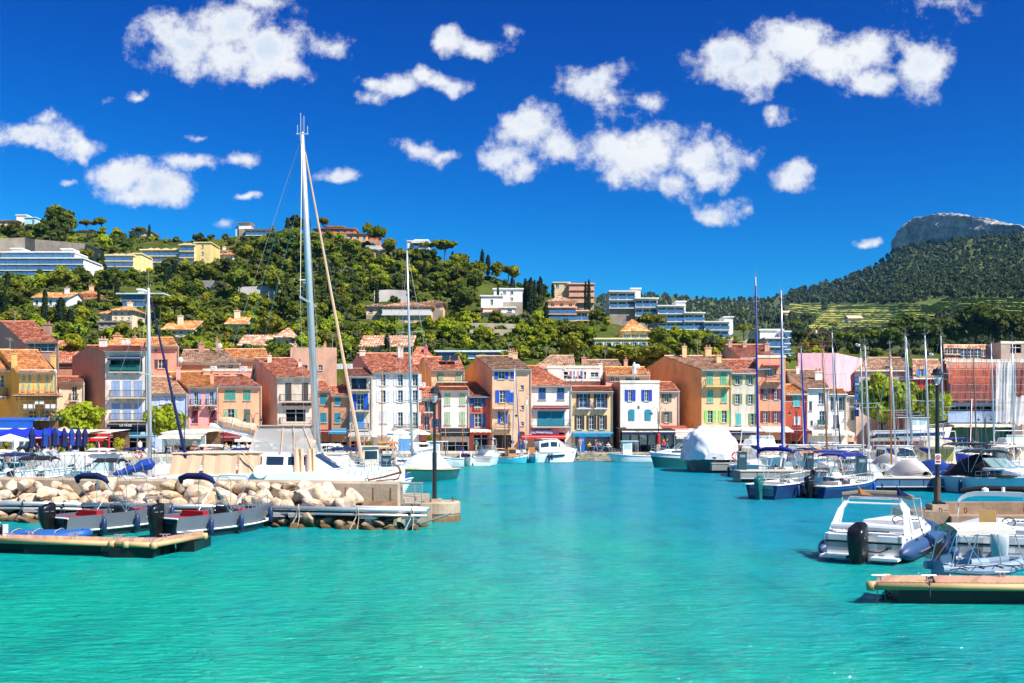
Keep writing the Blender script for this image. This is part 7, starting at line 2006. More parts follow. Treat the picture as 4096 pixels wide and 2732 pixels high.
  q = MB(); q.tube([(-W_ + .05, yb + .8, 1.86), (-W_ * .5, yb + .95, 1.94), (W_ * .5, yb + .95, 1.94), (W_ - .05, yb + .8, 1.84)], [.09, .1, .1, .08], 8); q.build("bimini_canvas", mat("canvas_taupe", (.22, .19, .15), .9, .15), a)
  q = MB()
  for s in (-1, 1): q.tube([(s * (W_ - .05), yb + .8, 1.82), (s * (W_ + .12), yb + 1.2, .8)], .02, 6)
  q.build("bimini_frame", M_CHROME, a)
  for (xx, mt) in ((-W_ * .42, CV["orange"]), (W_ * .62, CV["navy"])):
   f = MB(); f.tube([(xx, yb + .45, 1.86), (xx - .02, yb + .4, 2.25)], .012, 5)
   f.loft([[(xx, yb + .42, 2.2), (xx + .06, yb + .42, 2.1), (xx + .3, yb + .5, 1.95)], [(xx, yb + .42, 1.94), (xx + .1, yb + .38, 1.92), (xx + .42, yb + .46, 1.90)]]); f.build("flag", mt, b_)
 elif arch == "hoop":
  q = MB(); n = 14; secs = []
  for i in range(n + 1):
   a = math.pi * i / n; cx = -(W_ + .1) * math.copysign(abs(math.cos(a)) ** .45, math.cos(a)); cz = .72 + 1.28 * abs(math.sin(a)) ** .5
   tx = 1 if .2 < i / n < .8 else .9
   secs.append([(cx * tx, yb + dy + .5 * (cz - .7) / 1.6, cz + dz) for (dy, dz) in ((-.14, -.06), (.14, -.06), (.14, .07), (-.14, .07))])
  q.loft(secs, closed=True, caps=True); a = q.build("arch", H_LBLUE if False else mat("arch_grey", (.42, .50, .54), .3, .04), b_)
  q = MB(); q.tube([(-W_ * .9, yb + .62, 2.06), (-W_ * .4, yb + .7, 2.14), (W_ * .6, yb + .72, 2.14), (W_ + .05, yb + .75, 1.9)], [.06, .08, .09, .07], 8); q.build("bimini_canvas", CV["black"], a)
  q = MB(); q.lathe([(.1, 0), (.1, .08), (.02, .12)], (-.35, yb + .5, 2.06), 10); q.lathe([(.05, 0), (.05, .14)], (.15, yb + .5, 2.06), 8); q.build("radar_dome", GEL, a)
 outboard(b_, 0, -L / 2 - .15, -.02, ms, motor, hm if motor is not M_BPLAS else motor)
 return b_
for (lab, px, Y) in (("black and grey motorboat with red seats, the left one of the pair by the boulders", 470, 39.4), ("black and grey motorboat with red seats, the right one nearer the bent pontoon arm", 880, 39.2)):
 b_ = motorboat(lab, px, Y, 33, 5.3, 1.95, H_BLACK, H_GREY, "wine", "navy", True, M_BPLAS, True, GEL, .78, .98, (.25, .52, .93), M_FEND, 1, None, "pair of red seated motorboats", True, H_GREY, mat("grey_interior", (.09, .10, .13), .5), 2.15, .95)
dg = place("dinghy", "blue covered inflatable dinghy beside the left pontoon", "dinghy", 190, 34.6, 86)
q = MB()
for s in (-1, 1): q.tube([(s * .45, -1.4, .32), (s * .48, 0, .33), (s * .46, .7, .36), (s * .25, 1.2, .42), (0, 1.35, .45)], [.12, .17, .17, .16, .14], 10)
q.build("buoyancy_tube", M_TUBEB, dg, smooth=True)
q = MB(); q.loft([[(u * .5, yy, .47 + .10 * (1 - abs(u)) + .03 * math.sin(yy * 7 + u * 4)) for u in (-1, -.5, 0, .5, 1)] for yy in (-1.3, -.9, -.5, 0, .4, .8, 1.15)]); q.build("tarpaulin", M_TUBEB, dg)
q = MB()
for yy in (-1, -.3, .4): q.tube([(-.62, yy, .38), (-.4, yy, .55), (0, yy + .05, .61), (.4, yy, .55), (.62, yy, .38)], .014, 4)
q.build("lashing", M_ROPE, dg)
outboard(dg, .1, -1.45, .28, .5, M_BPLAS)
r1 = rib("white rigid inflatable with a split white arch and one big black outboard", 3560, 33.6, 33, 7.0, 2.95, M_TUBE, GEL, M_BPLAS, "split", 1.32)
q = MB(); q.tube([(.75, -3.56, .42), (.5, -3.6, .3), (.2, -3.62, .32)], .02, 5); q.lathe([(.09, 0), (.09, .02)], (.75, -3.53, .42), 10); q.build("steering_hose", M_BPLAS, r1)
r2 = rib("grey rigid inflatable with a rounded grey hoop arch and a grey outboard", 3985, 32.8, 24, 6.2, 3.0, M_TUBE, gel("pale_grey", (.55, .58, .60)), gel("engine_grey", (.42, .45, .48)), "hoop", 1.28, False)
q = MB(); q.box(-.5, -.0, .2, .26, .9, 1.35); q.build("backrest_board", mat("orange_board", (.62, .36, .12), .6), r2)
q = MB(); q.loft([[(.75, -1.6, 1.9), (.95, -1.5, 1.7)], [(.7, -1.6, 1.5), (.9, -1.5, 1.3)], [(.78, -1.6, 1.1), (.85, -1.5, .9)]]); q.build("flag", CV["red"], r2)
r3 = place("dinghy", "small grey inflatable dinghy with a white sun canopy moored at the right pontoon", "dinghy", 3915, 25.9, 84)
q = MB()
for s in (-1, 1): q.tube([(s * .42, -1.2, .5), (s * .45, -.2, .46), (s * .44, .5, .50), (s * .25, 1.0, .58), (0, 1.12, .62)], [.1, .16, .16, .15, .13], 12)
q.box(-.4, .4, -1.05, -1.0, .2, .62); q.build("buoyancy_tube", M_TUBEG, r3, smooth=False)
q = MB()
for yy in (-.9, -.5, 0, .5, .85): q.tube([(.6, yy, .52), (.58, yy + .1, .6), (.6, yy + .3, .54)], .012, 4)
q.tube([(.59, yy, .6 + .02 * math.sin(yy * 9)) for yy in (-1, -.6, -.2, .2, .6, .95)], .012, 4); q.build("grab_line", M_BPLAS, r3)
outboard(r3, 0, -.75, .45, .42, GEL)
q = MB()
for (ya, yb) in ((-1.0, -.78), (-.6, -.25), (.3, .2), (.95, .62)):
 for s in (-1, 1): q.tube([(s * .5, ya, .55), (s * .48, yb, 1.5), (0, yb, 1.58)], .016, 5)
for s in (-1, 1): q.tube([(s * .5, -.2, .6), (s * .48, -.78, 1.5)], .012, 4); q.tube([(s * .5, -.9, .6), (s * .48, -.25, 1.5)], .012, 4)
fr = q.build("canopy_frame", M_CHROME, r3)
q = MB(); secs = [[(u * .56, yy, 1.52 + .09 * (1 - u * u) - .06 * abs(math.sin(yy * 2.2)) * abs(u)) for u in (-1, -.6, 0, .6, 1)] for yy in (-.88, -.6, -.25, .2, .64)]
q.loft(secs); q.loft([[secs[i][0] for i in range(5)], [(a, b_, c - .1 - .03 * (i % 2)) for i, (a, b_, c) in enumerate([s_[0] for s_ in secs])]]); q.loft([[secs[i][-1] for i in range(5)], [(a, b_, c - .1 - .03 * (i % 2)) for i, (a, b_, c) in enumerate([s_[-1] for s_ in secs])]]); q.build("canopy", CV["cream"], fr)
mb1 = motorboat("white and navy motorboat with a rolled blue canopy at the outer pontoon end", 3140, 59.4, 42, 5.6, 2.3, H_NAVY, H_NAVY, None, "blue", True, H_GREEN, True, GEL, .85, 1.05, (.35, .7, .95), M_FEND, 1, boot=H_BLACK, top=2.75, motor_s=1.0)
mb2 = motorboat("navy open motorboat with a spread blue bimini next to the long pontoon", 3380, 59.8, 58, 5.4, 2.2, H_NAVY, H_BLUE, None, "blue", False, M_BPLAS, False, GEL, .72, 1.05, (.8,), gel("blue_ball", (.02, .08, .6)), 1, top=2.55, motor_s=1.0)
bk = cruiser("white cruiser with a black tarpaulin cockpit cover and black bimini", 3985, 62.0, 160, 6.8, 2.7, GEL, GEL, .95, 1.2, "cuddy", ("black",), GEL, 2.7, fend=(.3,))
q = MB(); secs = [[(u * 1.2, yy, 1.05 + hh * (1 - abs(u) ** 2.5)) for u in (-1, -.8, -.4, 0, .4, .8, 1)] for (yy, hh) in ((-3.2, .05), (-2.6, .9), (-1.6, 1.35), (-.4, 1.3), (.3, .6), (1.2, .35), (2.2, .15))]
q.loft(secs); q.build("tarpaulin", CV["black"], bk)
MARINA = [
 ("white motorboat under a blue bimini between two grey lockers", 3335, 69, 170, dict(canvas="blue", top=2.5, L=5.6)),
 ("white centre console boat with a small wind-screen by the tan mast", 3500, 68.5, 175, dict(L=5.0)),
 ("white motorboat fully covered by a creased pale tarpaulin", 3648, 68.5, 178, dict(cover=("cream", 1.45), L=5.4, B=2.3, motor=H_BLACK)),
 ("motorboat under a bright blue winter cover behind the lamp post", 3745, 70, 176, dict(cover=("ultra", 1.3), L=6, B=2.4, motor=None)),
 ("motorboat with a navy covered console right of the lamp post", 3812, 68.5, 8, dict(cover=("navy", 1.0), L=5, B=2.0, motor=gel("engine_grey", (.4, .42, .45)))),
 ("white motorboat with a black bimini and long black hull panel", 3868, 71, 178, dict(canvas="black", top=3.0, L=6.2, B=2.5, stripe=H_BLACK)),
 ("white motorboat with a black bimini just behind the tarpaulin cruiser", 3950, 69.5, 172, dict(canvas="black", top=2.5, L=5.6)),
 ("white motorboat with orange fenders at the inner pontoon", 3250, 78, 170, dict(L=5.4, canvas="navy", folded=True, top=2.3)),
 ("small white motorboat beside the blue hulled yacht", 3150, 79, 175, dict(L=5.0)),
 ("white motorboat with a blue canvas dodger at the far pontoon", 3845, 92, 170, dict(cover=("blue", 1.1), L=6.2, B=2.5)),
 ("white motorboat with pale cushions in the third row", 3420, 80, 172, dict(L=5.5, canvas="white", top=2.4)),
 ("white motorboat with a grey cover in the third row", 3560, 80, 176, dict(L=5.6, cover=("grey", 1.5))),
 ("white motorboat moored between two steel masts in the fourth row", 3700, 92, 174, dict(L=5.8, canvas="navy", top=2.6)),
 ("white motorboat at the far right of the third row", 4060, 78, 176, dict(L=6.0, canvas="cream", top=2.7, B=2.5)),
]
for (lab, px, Y, hd, kw) in MARINA: motorboat(lab, px, Y, hd, **kw)
cruiser("white flybridge cruiser with drawn curtains beside the shrouded boat", 3050, 94, 176, 10, 3.5, style="fly", top=None, group="large motor cruisers", tint=mat("curtained_glass", (.38, .30, .18), .3, .3, 2))
cruiser("white cruiser with a long orange brown window band", 3228, 90, 178, 9.5, 3.6, style="hard", tint=mat("amber_glass", (.42, .19, .06), .2, .2, 2), group="large motor cruisers")
cruiser("large white cruiser with a black hull line and navy fenders", 3385, 91, 182, 10.5, 3.9, stripe=H_BLACK, style="hard", fend=(.5, .75), group="large motor cruisers")
cruiser("white cruiser with a black rolled bimini behind the covered boat", 3583, 86, 178, 9, 3.3, style="hard", canvas=("black", 1), top=3.2, group="large motor cruisers")
cruiser("cream flybridge cruiser with yellow green curtains behind the lamp post", 3728, 88, 4, 9.5, 3.3, hm=CREAMG, style="fly", cm=CREAMG, tint=mat("curtained_green", (.34, .34, .08), .4, .3, 3), group="large motor cruisers")
cruiser("cream motor yacht with a wooden bow trim at the right edge", 4040, 84, 10, 9, 3.2, style="wheel", cm=CREAMG, tint=M_TINT, group="large motor cruisers")
cruiser("white motor yacht with a raked white arch at the right edge of the marina", 4070, 106, 190, 12, 4, style="fly", group="large motor cruisers")
cruiser("white sport cruiser with blue tinted canopy at the inner quay", 3850, 104, 175, 8.5, 3.2, style="cuddy", canvas=("blue",), top=3.0, group="large motor cruisers")
cruiser("white cruiser low in the water between the orange banded and black lined cruisers", 3300, 106, 176, 9, 3.2, style="hard", group="large motor cruisers")
yacht("pale blue hulled yacht with navy fenders and a tall grey mast", 3000, 84.5, 172, (3022, 1108, 3033), 9.5, 3.1, H_LBLUE, GEL, H_NAVY, "navy", "blue", r_=.09, fend=(.45, .62), jr=.11)
yacht("white yacht with twin tall masts seen beside the salmon house and a red lifebuoy bag", 3120, 100, 178, (3124, 1162, 3138), 11, 3.4, jib="blue", sail="white", r_=.10, spread=(.33, .62), jr=.11)
yacht("white yacht with a bright blue furled jib before the brick red house", 3212, 104, 176, (3204, 1392, 3216), 8.5, jib="blue", jr=.12, sail="navy")
yacht("small sloop with a varnished tan wooden mast before the white house", 3312, 78, 172, (3290, 1392, 3311), 7, 2.3, GEL, M_WOODM, H_NAVY, "cream", None, M_WOODM, .075, (), rub=M_WOODM)
yacht("white yacht with a navy and white spiral wrapped forestay", 3350, 103, 176, (3328, 1330, 3346), 10, 3.2, jib="navy", sail="white", r_=.085, spread=(.36, .66))
yacht("white yacht with the thin mast left of the big plane tree", 3462, 73, 176, (3442, 1394, 3456), 8, 2.6, sail="grey", r_=.055)
yacht("white yacht with the thick mast against the left of the plane tree", 3486, 86, 178, (3459, 1383, 3480), 9, 2.9, sail="white", r_=.085)
yacht("small sloop with a tan mast and a bright blue sail bundled on it", 3570, 73, 174, (3559, 1406, 3566), 6.5, 2.2, GEL, None, H_BLUE, "ultra", None, M_WOODM, .07, (.45,))
yacht("white yacht with a leaning white mast in front of the plane tree", 3596, 75, 178, (3562, 1420, 3586), 8, 2.6, sail="white", r_=.07)
yacht("white yacht with the straight silver mast between the plane trees", 3634, 110, 176, (3620, 1342, 3632), 10, 3.1, jib="grey", r_=.085, spread=(.35, .65))
yacht("white yacht with a leaning silver mast between the plane trees", 3662, 95, 178, (3624, 1348, 3652), 9.5, 3.0, r_=.085, spread=(.35, .65))
yacht("white yacht with a bright blue boom cover just left of the lamp post", 3722, 74, 168, (3699, 1342, 3719), 8, 2.7, sail="blue", r_=.08)
yacht("white yacht with a steel mast standing close behind the lamp post", 3778, 108, 176, (3763, 1343, 3776), 10, 3.1, r_=.085, spread=(.4, .68))
yacht("old ketch with a plain brown wooden mast before the netting", 3912, 112, 178, (3893, 1412, 3907), 9, 2.8, GEL, M_WOODM, H_RED, "cream", None, mat("brown_mast", (.2, .1, .05), .6), .08, ())
yacht("wooden sloop with a candy striped red and white wrapped mast", 3880, 104, 180, (3888, 1590, 3878), 7, 2.3, GEL, M_WOODM, H_BLUE, "red", None, CV["red"], .11, ())
yacht("white yacht with the light mast before the blue fascia", 3986, 100, 178, (3964, 1374, 3979), 9, 3, r_=.08)
yacht("white yacht with the mast before the white scaffold sheeting", 4062, 82, 176, (4049, 1372, 4056), 8.5, 2.8, r_=.07, sail="navy")
ys_ = cruiser("white boat with a navy hull band propped ashore in front of the plane trees", 3645, 134, 92, 10.5, 2.8, GEL, GEL, 1.1, 1.6, "wheel", name="motor_yacht", tint=M_SCREEN, stripe2=None)
ys_.location.z = 2.55
q = MB()
for yy in (-3, -1, 1, 3):
 for s in (-1, 1): q.bar((s * 1.1, yy, -.15), (s * 1.5, yy, -1.55), .1)
q.build("cradle", M_RUST, ys_)
q = MB()
for s in (-1, 1):
 w_, z_, y_ = hullf(10.5, 2.8, 1.1, 1.6)
 q.loft([[(s * (w_(t) * .97 + .03), y_(t, z_(t) * .62), z_(t) * .62) for t in (.02, .2, .4, .6, .8, .92)], [(s * (w_(t) * .93 + .03), y_(t, z_(t) * .32), z_(t) * .32) for t in (.02, .2, .4, .6, .8, .92)]])
q.build("hull_band", H_NAVY, ys_)
cv = place("shrouded_boat", "large green hulled boat shrouded in white plastic sheeting", "boat", 2838, 95.5, 185)
w, z, y = hull(cv, 9.5, 4.6, 1.15, 1.45, H_GREEN, H_GREEN, H_BLACK, GEL, tw=.9, full=2.6, rake=.6, rub=M_WOODM)
q = MB(); secs = []
for i in range(31):
 t = .02 + .97 * i / 30; W_ = max(.9, (w(t) + .12) if t < .5 else 2.4 * (1 - (2 * t - 1) ** 3) ** .5); hh = 3.05 * (1 - abs(2 * t - 1.0) ** 3.2) ** .6
 row = []
 for j in range(31):
  a = math.pi * j / 30; fo = .07 * math.sin(a * 7 + 2.2 * math.sin(i * .35)) + .05 * math.sin(i * .9 + 3 * math.sin(a * 2.5)) + .03 * math.sin(i * 2.1 + a * 13)
  row.append((W_ * math.copysign(abs(math.cos(a)) ** .8, math.cos(a)) * (1 + fo * .6) + rnd.uniform(-.03, .03), y(t) + rnd.uniform(-.05, .05), z(t) - .25 + max(.5, hh) * math.sin(a) ** .75 * (1 + fo * .7) + rnd.uniform(-.03, .03)))
 secs.append(row)
q.loft(secs); q.f.append([q.pt(p) for p in secs[-1]][::-1]); q.m.append(0); q.uv.append(None); q.f.append([q.pt(p) for p in secs[0]]); q.m.append(0); q.uv.append(None)
sh_ = q.build("shroud", mat("shrink_wrap", (.66, .69, .74), .35, .06, .6, .8, 1.6, spec=.5), cv, smooth=True)
q = MB()
for t in (.25, .5, .75):
 q.tube([((w(t) + .2) * math.cos(math.pi * j / 10), y(t), z(t) - .2 + 3.0 * math.sin(math.pi * j / 10) ** .8) for j in range(11)], .02, 4)
q.build("lashing", M_ROPE, sh_)
cr = cruiser("sleek white motor yacht with dark raked windows and a slit hull window", 2218, 119.6, 74, 5.6, 2.6, GEL, GEL, 1.15, 1.55, "sport", boot=H_BLACK, stripe2=M_TINT, fend=(.3, .36), name="motor_yacht", group="boats along the far quay")
fz = cruiser("white fishing cruiser with a boxy wheelhouse and twin white outboards", 2516, 120.5, 268, 5.0, 2.3, GEL, GEL, .75, 1.1, "wheel", boot=H_RED, motors=2, name="fishing_cruiser", tint=M_SCREEN, group="boats along the far quay")
cruiser("white sport boat seen from the stern with a blue rolled canopy", 1948, 112, 8, 6.2, 2.7, style="cuddy", canvas=("navy",), top=2.9, boot=H_BLACK, group="boats along the far quay")
pointu("turquoise wooden boat with a brown sheer band and a brown mast", 2045, 117, 76, 4.0, 1.9, H_TURQ, (2016, 1592, 2020), None, "wood", boot=H_TURQ)
pointu("turquoise boat moored bow on beside the sleek motor yacht", 2125, 119, 168, 4.6, 2.0, H_TURQ, None, None, "wood", boot=H_TURQ)
pointu("green and turquoise little fishing boat with a brown mast", 1800, 108, 150, 4.6, 1.9, H_TURQ, (1781, 1690, 1783), None, boot=H_GREEN)
pointu("little boat with a navy tarpaulin and a mast before the salmon house", 1858, 109, 160, 4.4, 1.9, GEL, (1850, 1686, 1852, "ultra"), "navy", boot=H_BLUE)
gb = cruiser("green hulled launch with white rails half hidden by the shrouded boat", 2722, 104, 262, 6.5, 2.4, H_GREEN, GEL, 1.2, 1.6, "cuddy", boot=H_BLACK, group="boats along the far quay")
yacht("white sloop mast beside the tall orange beige house", 2062, 121, 170, (2060, 1460, 2050), 6.5, 2.2, sail="navy", jib="ultra", r_=.06)
yacht("small white sloop with a thin mast before the arched door", 2103, 121.5, 174, (2108, 1582, 2103), 5.5, 2.0, sail="white", r_=.05)
gy = yacht("dark green sailing yacht with a gold line and a pale hooped cover", 1688, 77, 207, (1628, 1003, 1650), 9.2, 3.1, H_GREEN, H_GREEN, GEL, "white", None, r_=.10, spread=(.30, .62), rub=mat("gold_line", (.6, .42, .1), .5), coach=False)
q = MB(); q.loft([[(u * 1.25, yy, .95 + hh * (1 - u * u)) for u in (-1, -.7, -.35, 0, .35, .7, 1)] for (yy, hh) in ((-2.6, .1), (-2.2, 1.1), (-1, 1.25), (.4, 1.15), (1.3, .9), (1.7, .1))]); q.build("hooped_cover", mat("cover_grey_blue", (.55, .58, .62), .7, .08), gy)
ct = place("catamaran", "big white catamaran with beige side curtains, boom cover and a very tall mast", "catamaran", 1170, 56, 90)
for s in (-1, 1):
 q = MB(); secs = []
 for i in range(13):
  t = i / 12; W_ = .62 * (1 - max(0, (t - .5) / .5) ** 2.2) + .03; yy = -5.9 + 11.8 * t; zt = 1.55 + .25 * t
  secs.append([(s * 2.4 - W_, yy, zt), (s * 2.4 - W_ * .9, yy, .5), (s * 2.4, yy, -.3), (s * 2.4 + W_ * .9, yy, .5), (s * 2.4 + W_, yy, zt)])
 q.loft(secs, caps=True); q.loft([[r_[0] for r_ in secs], [r_[-1] for r_ in secs]]); q.build("hull", GEL, ct)
q = MB(); q.box(-2.3, 2.3, -4.6, 3.2, 1.2, 1.62); q.build("bridge_deck", GEL, ct)
c = cabin(ct, [(-2.2, 2.75, 2.2), (1.2, 2.7, 2.1), (2.6, 1.75, 1.7), (3.3, 1.63, 1.2)], 1.6, GEL, M_TINT)
front_glass(c, 2.5, 1.82, 1.5, 1.3, 2.62, 1.6, 4)
q = MB(); q.box(-2.5, 2.5, -5.7, -1.2, 2.62, 2.72); q.build("cockpit_roof", GEL, ct); q = MB(); q.tube([(2.52, -5.8, 2.66), (2.52, -1.0, 2.70)], .06, 6); q.build("roof_edge", mat("tan_edge", (.6, .42, .25), .7), ct)
for (ya, yb, k) in ((-5.7, -4.15, 0), (-4.05, -2.35, 1), (-2.2, -1.1, 2)):
 q = MB(); q.loft([[(2.5 + .45 * v + .03 * math.sin(j * 2 + k), ya + (yb - ya) * j / 6 - .12 * v * (1 if k == 0 else -.3), 2.62 - 1.15 * v) for j in range(7)] for v in (0, .3, .6, 1)]); q.build("side_curtain", CV["beige"], ct)
q = MB()
for yy in (-4.1, -2.28): q.tube([(2.5, yy, 2.65), (2.98, yy + .1, 1.45)], .03, 5)
q.bar((2.75, -2.0, 2.7), (3.0, -1.0, 1.5), .05); q.build("curtain_pole", M_WOODM, ct)
q = MB(); q.lathe([(.35, -.5), (.35, .5)], (0, 0, 0), 14); lr_ = q.build("life_raft", GEL, ct, loc=(2.9, -.95, 1.75)); lr_.rotation_euler = (0, R(90), 0)
q = MB()   # helm enclosure of clear vinyl and beige canvas
for (a, b_) in (((-1.6, 2.7), (-1.2, 4.15)), ((1.3, 2.7), (.9, 4.15))): pass
q.loft([[(-1.2, -1.9, 2.7), (1.9, -1.9, 2.7), (1.9, 1.5, 2.7), (-1.2, 1.5, 2.7)], [(-1.0, -1.5, 4.1), (1.6, -1.5, 4.1), (1.6, .9, 4.1), (-1.0, .9, 4.1)]], closed=True); q.build("helm_enclosure", M_VINYL, ct)
q = MB(); q.box(-1.1, 1.7, -1.6, 1.0, 4.1, 4.16); q.build("helm_roof", CV["beige"], ct)
q = MB()
for (yy, y2) in ((-1.9, -1.5), (-.2, -.15), (.5, .4), (1.5, .9)): q.tube([(1.92, yy, 2.7), (1.62, y2, 4.1)], .035, 5)
q.build("helm_post", CV["beige"], ct)
for (yy, w_) in ((.75, .5), (1.4, .45)):
 q = MB(); q.loft([[(2.0 + .25 * v + .05 * math.sin(j * 2.5), yy - w_ / 2 + w_ * j / 4 + .1 * v, 2.9 - 1.4 * v) for j in range(5)] for v in (0, .4, .7, 1)]); q.build("hanging_canvas", CV["beige"], ct)
ft = Vector((0, 1.35, 2.7)); hd_ = local(ct, 1208, 540, 56); hd_.x = 0
rig(ct, ft, hd_, M_MAST, .20, (.47,), None, None, True, Vector((0, 3.9, 1.7)), Vector((0, -5.4, 2.0)), "beige", 2.3, .10)
hm_ = MB(); 
for (dx, h) in ((-.25, 1.0), (-.08, 2.2), (.1, 1.9), (.3, .9)): hm_.tube([hd_ + Vector((0, dx, 0)), hd_ + Vector((0, dx, h * .55))], .02, 4)
hm_.tube([hd_ + Vector((0, -.32, .05)), hd_ + Vector((0, .36, .05))], .035, 5); hm_.build("masthead_gear", M_MAST, ct)
b0 = local(ct, 1262, 1792, 56); b1 = local(ct, 885, 1690, 56); b0.x = b1.x = .3
q = MB(); q.tube([b0 + Vector((0, 0, -.16)), b1 + Vector((0, -.5, -.16))], .15, 8); bo = q.build("boom", GEL, ct)
q = MB(); k = 18; q.tube([b0.lerp(b1, i / k) + Vector((.02 * math.sin(i * 2), 0, .12 + .03 * math.sin(i * 1.7))) for i in range(k + 1)], [.30 + .03 * math.sin(i * 1.3) for i in range(k)] + [.2], 10); q.build("sail_cover", CV["beige"], bo)
for t in (.1, .45, .65, .85):
 q = MB(); p = b0.lerp(b1, t); q.torus(p + Vector((0, 0, .1)), (0, -1, .27), .33, .025, 14, 5); q.build("sail_tie", CV["cream"], bo)
for (a, b_, m_, nm) in (((1208, 545), (975, 1400), M_NAVYR, "backstay"), ((1200, 800), (1100, 1430), M_NAVYR, "running_stay"), ((1225, 560), (1330, 1860), M_WIRE, "halyard")):
 pass
q = MB(); q.tube([hd_, local(ct, 905, 1680, 54)], .012, 3); q.tube([hd_ - Vector((0, 0, 3)), local(ct, 960, 1730, 54)], .012, 3); q.tube([hd_ - Vector((0, 0, 1)), local(ct, 1520, 1900, 57)], .012, 3); q.tube([ft.lerp(hd_, .6), local(ct, 1120, 1740, 55)], .012, 3); q.build("standing_rigging", mat("blue_line", (.03, .2, .3), .7), ct)
q = MB()
for t in range(8): q.tube([(2.9, 3.2 + t * .38, 1.75), (2.9 - t * .03, 3.2 + t * .38, 2.35)], .014, 4)
q.tube([(2.9, 3.2, 2.35), (2.65, 6, 2.4)], .012, 4); q.tube([(2.9, 3.2, 2.05), (2.65, 6, 2.1)], .01, 4); q.build("guard_rail", M_CHROME, ct)
LEFTB = [
 ("white motorboat under a black bimini at the left end behind the wall", 175, 53, 80, dict(canvas="black", top=2.55, L=4.6, B=2)),
 ("white open boat with a pale folded canopy at the left edge behind the wall", 55, 54, 78, dict(canvas="white", folded=True, top=2.2, L=4.4)),
 ("white motorboat with a grey rolled cover behind the black bimini boat", 265, 60, 76, dict(canvas="grey", folded=True, top=2.6, L=4.8)),
 ("small motorboat with a black bimini left of the blue sail bundle", 455, 52.5, 85, dict(canvas="black", top=2.45, L=3.6, B=1.9)),
 ("motorboat with a grey white tarpaulin just left of the catamaran", 690, 56, 82, dict(cover=("grey", 1.6), L=4.6, B=2.2)),
 ("white motorboat with a dark blue canopy behind the catamaran boom", 1000, 72, 84, dict(canvas="navy", top=2.6, L=5.5, B=2.3)),
 ("white motorboat with a navy canopy behind the catamaran bow", 1395, 70, 86, dict(canvas="navy", top=2.7, L=5.2)),
 ("white boat with a blue tarpaulin roll right of the catamaran mast", 1535, 63, 80, dict(cover=("ultra", .8), L=3.6, B=1.7)),
 ("white motorboat with a beige canopy in the crowd by the white parasols", 1560, 92, 84, dict(canvas="orange", top=2.8, L=5.4)),
 ("white motorboat in the crowd below the teal shuttered house", 1330, 86, 84, dict(canvas="cream", top=2.7, L=5.6)),
 ("white motorboat in the crowd below the narrow salmon house", 1690, 100, 86, dict(L=5.4, canvas="white", top=2.6)),
 ("white motorboat with wind-screen in front of the loggia house", 1200, 90, 84, dict(L=5.4)),
 ("white motorboat with pale canvas in front of the pink house", 860, 88, 82, dict(L=5.6, canvas="cream", top=2.6)),
]
for (lab, px, Y, hd, kw) in LEFTB: motorboat(lab, px, Y, hd, group="boats behind the jetty", **kw)
cruiser("white cabin cruiser with a square wheelhouse behind the left part of the wall", 405, 57, 84, 6, 2.5, style="wheel", tint=M_SCREEN, group="boats behind the jetty")
cruiser("low white cabin cruiser just right of the great mast", 1345, 60, 92, 5.6, 2.4, style="hard", tint=CV["grey"], group="boats behind the jetty")
cruiser("cream cabin cruiser with brown framed windows behind the furled jib", 1500, 78, 262, 5.5, 2.4, style="wheel", cm=CREAMG, group="boats behind the jetty")
cruiser("white fishing cruiser with white wheelhouse beside the pier lamp", 1750, 106, 268, 5.5, 2.3, style="wheel", tint=M_SCREEN, boot=H_BLUE, group="boats behind the jetty")
cruiser("white cruiser with green tinted screen and tan canvas in the crowd", 1590, 84, 86, 5.6, 2.4, style="cuddy", canvas=("orange",), top=2.5, group="boats behind the jetty")
yacht("white yacht with a bright blue bundled sail and the thin left mast", 545, 54, 100, (594, 1152, 600), 6.5, 2.2, sail=None, boom=False, jib="navy", r_=.12, spread=(.55,), jr=.10)
bs_ = MB(); k = 10
A, B = P(455, 1900, 52), P(612, 1848, 53)
bs_.o = (A + B) / 2
bs_.tube([A.lerp(B, i / k) + Vector((0, 0, .05 * math.sin(i * 2))) for i in range(k + 1)], [.1, .14, .16, .17, .18, .2, .22, .26, .3, .32, .2], 9)
sb = thing("sail_bundle", "bright blue lashed sail bundle lying along a boom behind the wall", "sail", (A + B) / 2)
bs_.build("sail_canvas", CV["ultra"], sb)
q = MB((A + B) / 2); [q.torus(A.lerp(B, t), B - A, .2 + .1 * t, .015, 10, 4) for t in (.1, .3, .5, .7, .9)]; q.build("lashing", M_ROPE, sb)
pointu("old wooden boat with a tan mast in the crowd left of the green yacht", 1528, 98, 88, 4.6, 1.9, H_NAVY, (1522, 1494, 1528, "navy"))
pointu("little wooden boat with an orange post in the crowd by the catamaran bow", 1390, 96, 88, 4.4, 1.9, GEL, (1400, 1722, 1402))
pointu("little wooden boat with a brown post behind the catamaran bow", 1458, 94, 86, 4.4, 1.9, GEL, (1456, 1738, 1457))
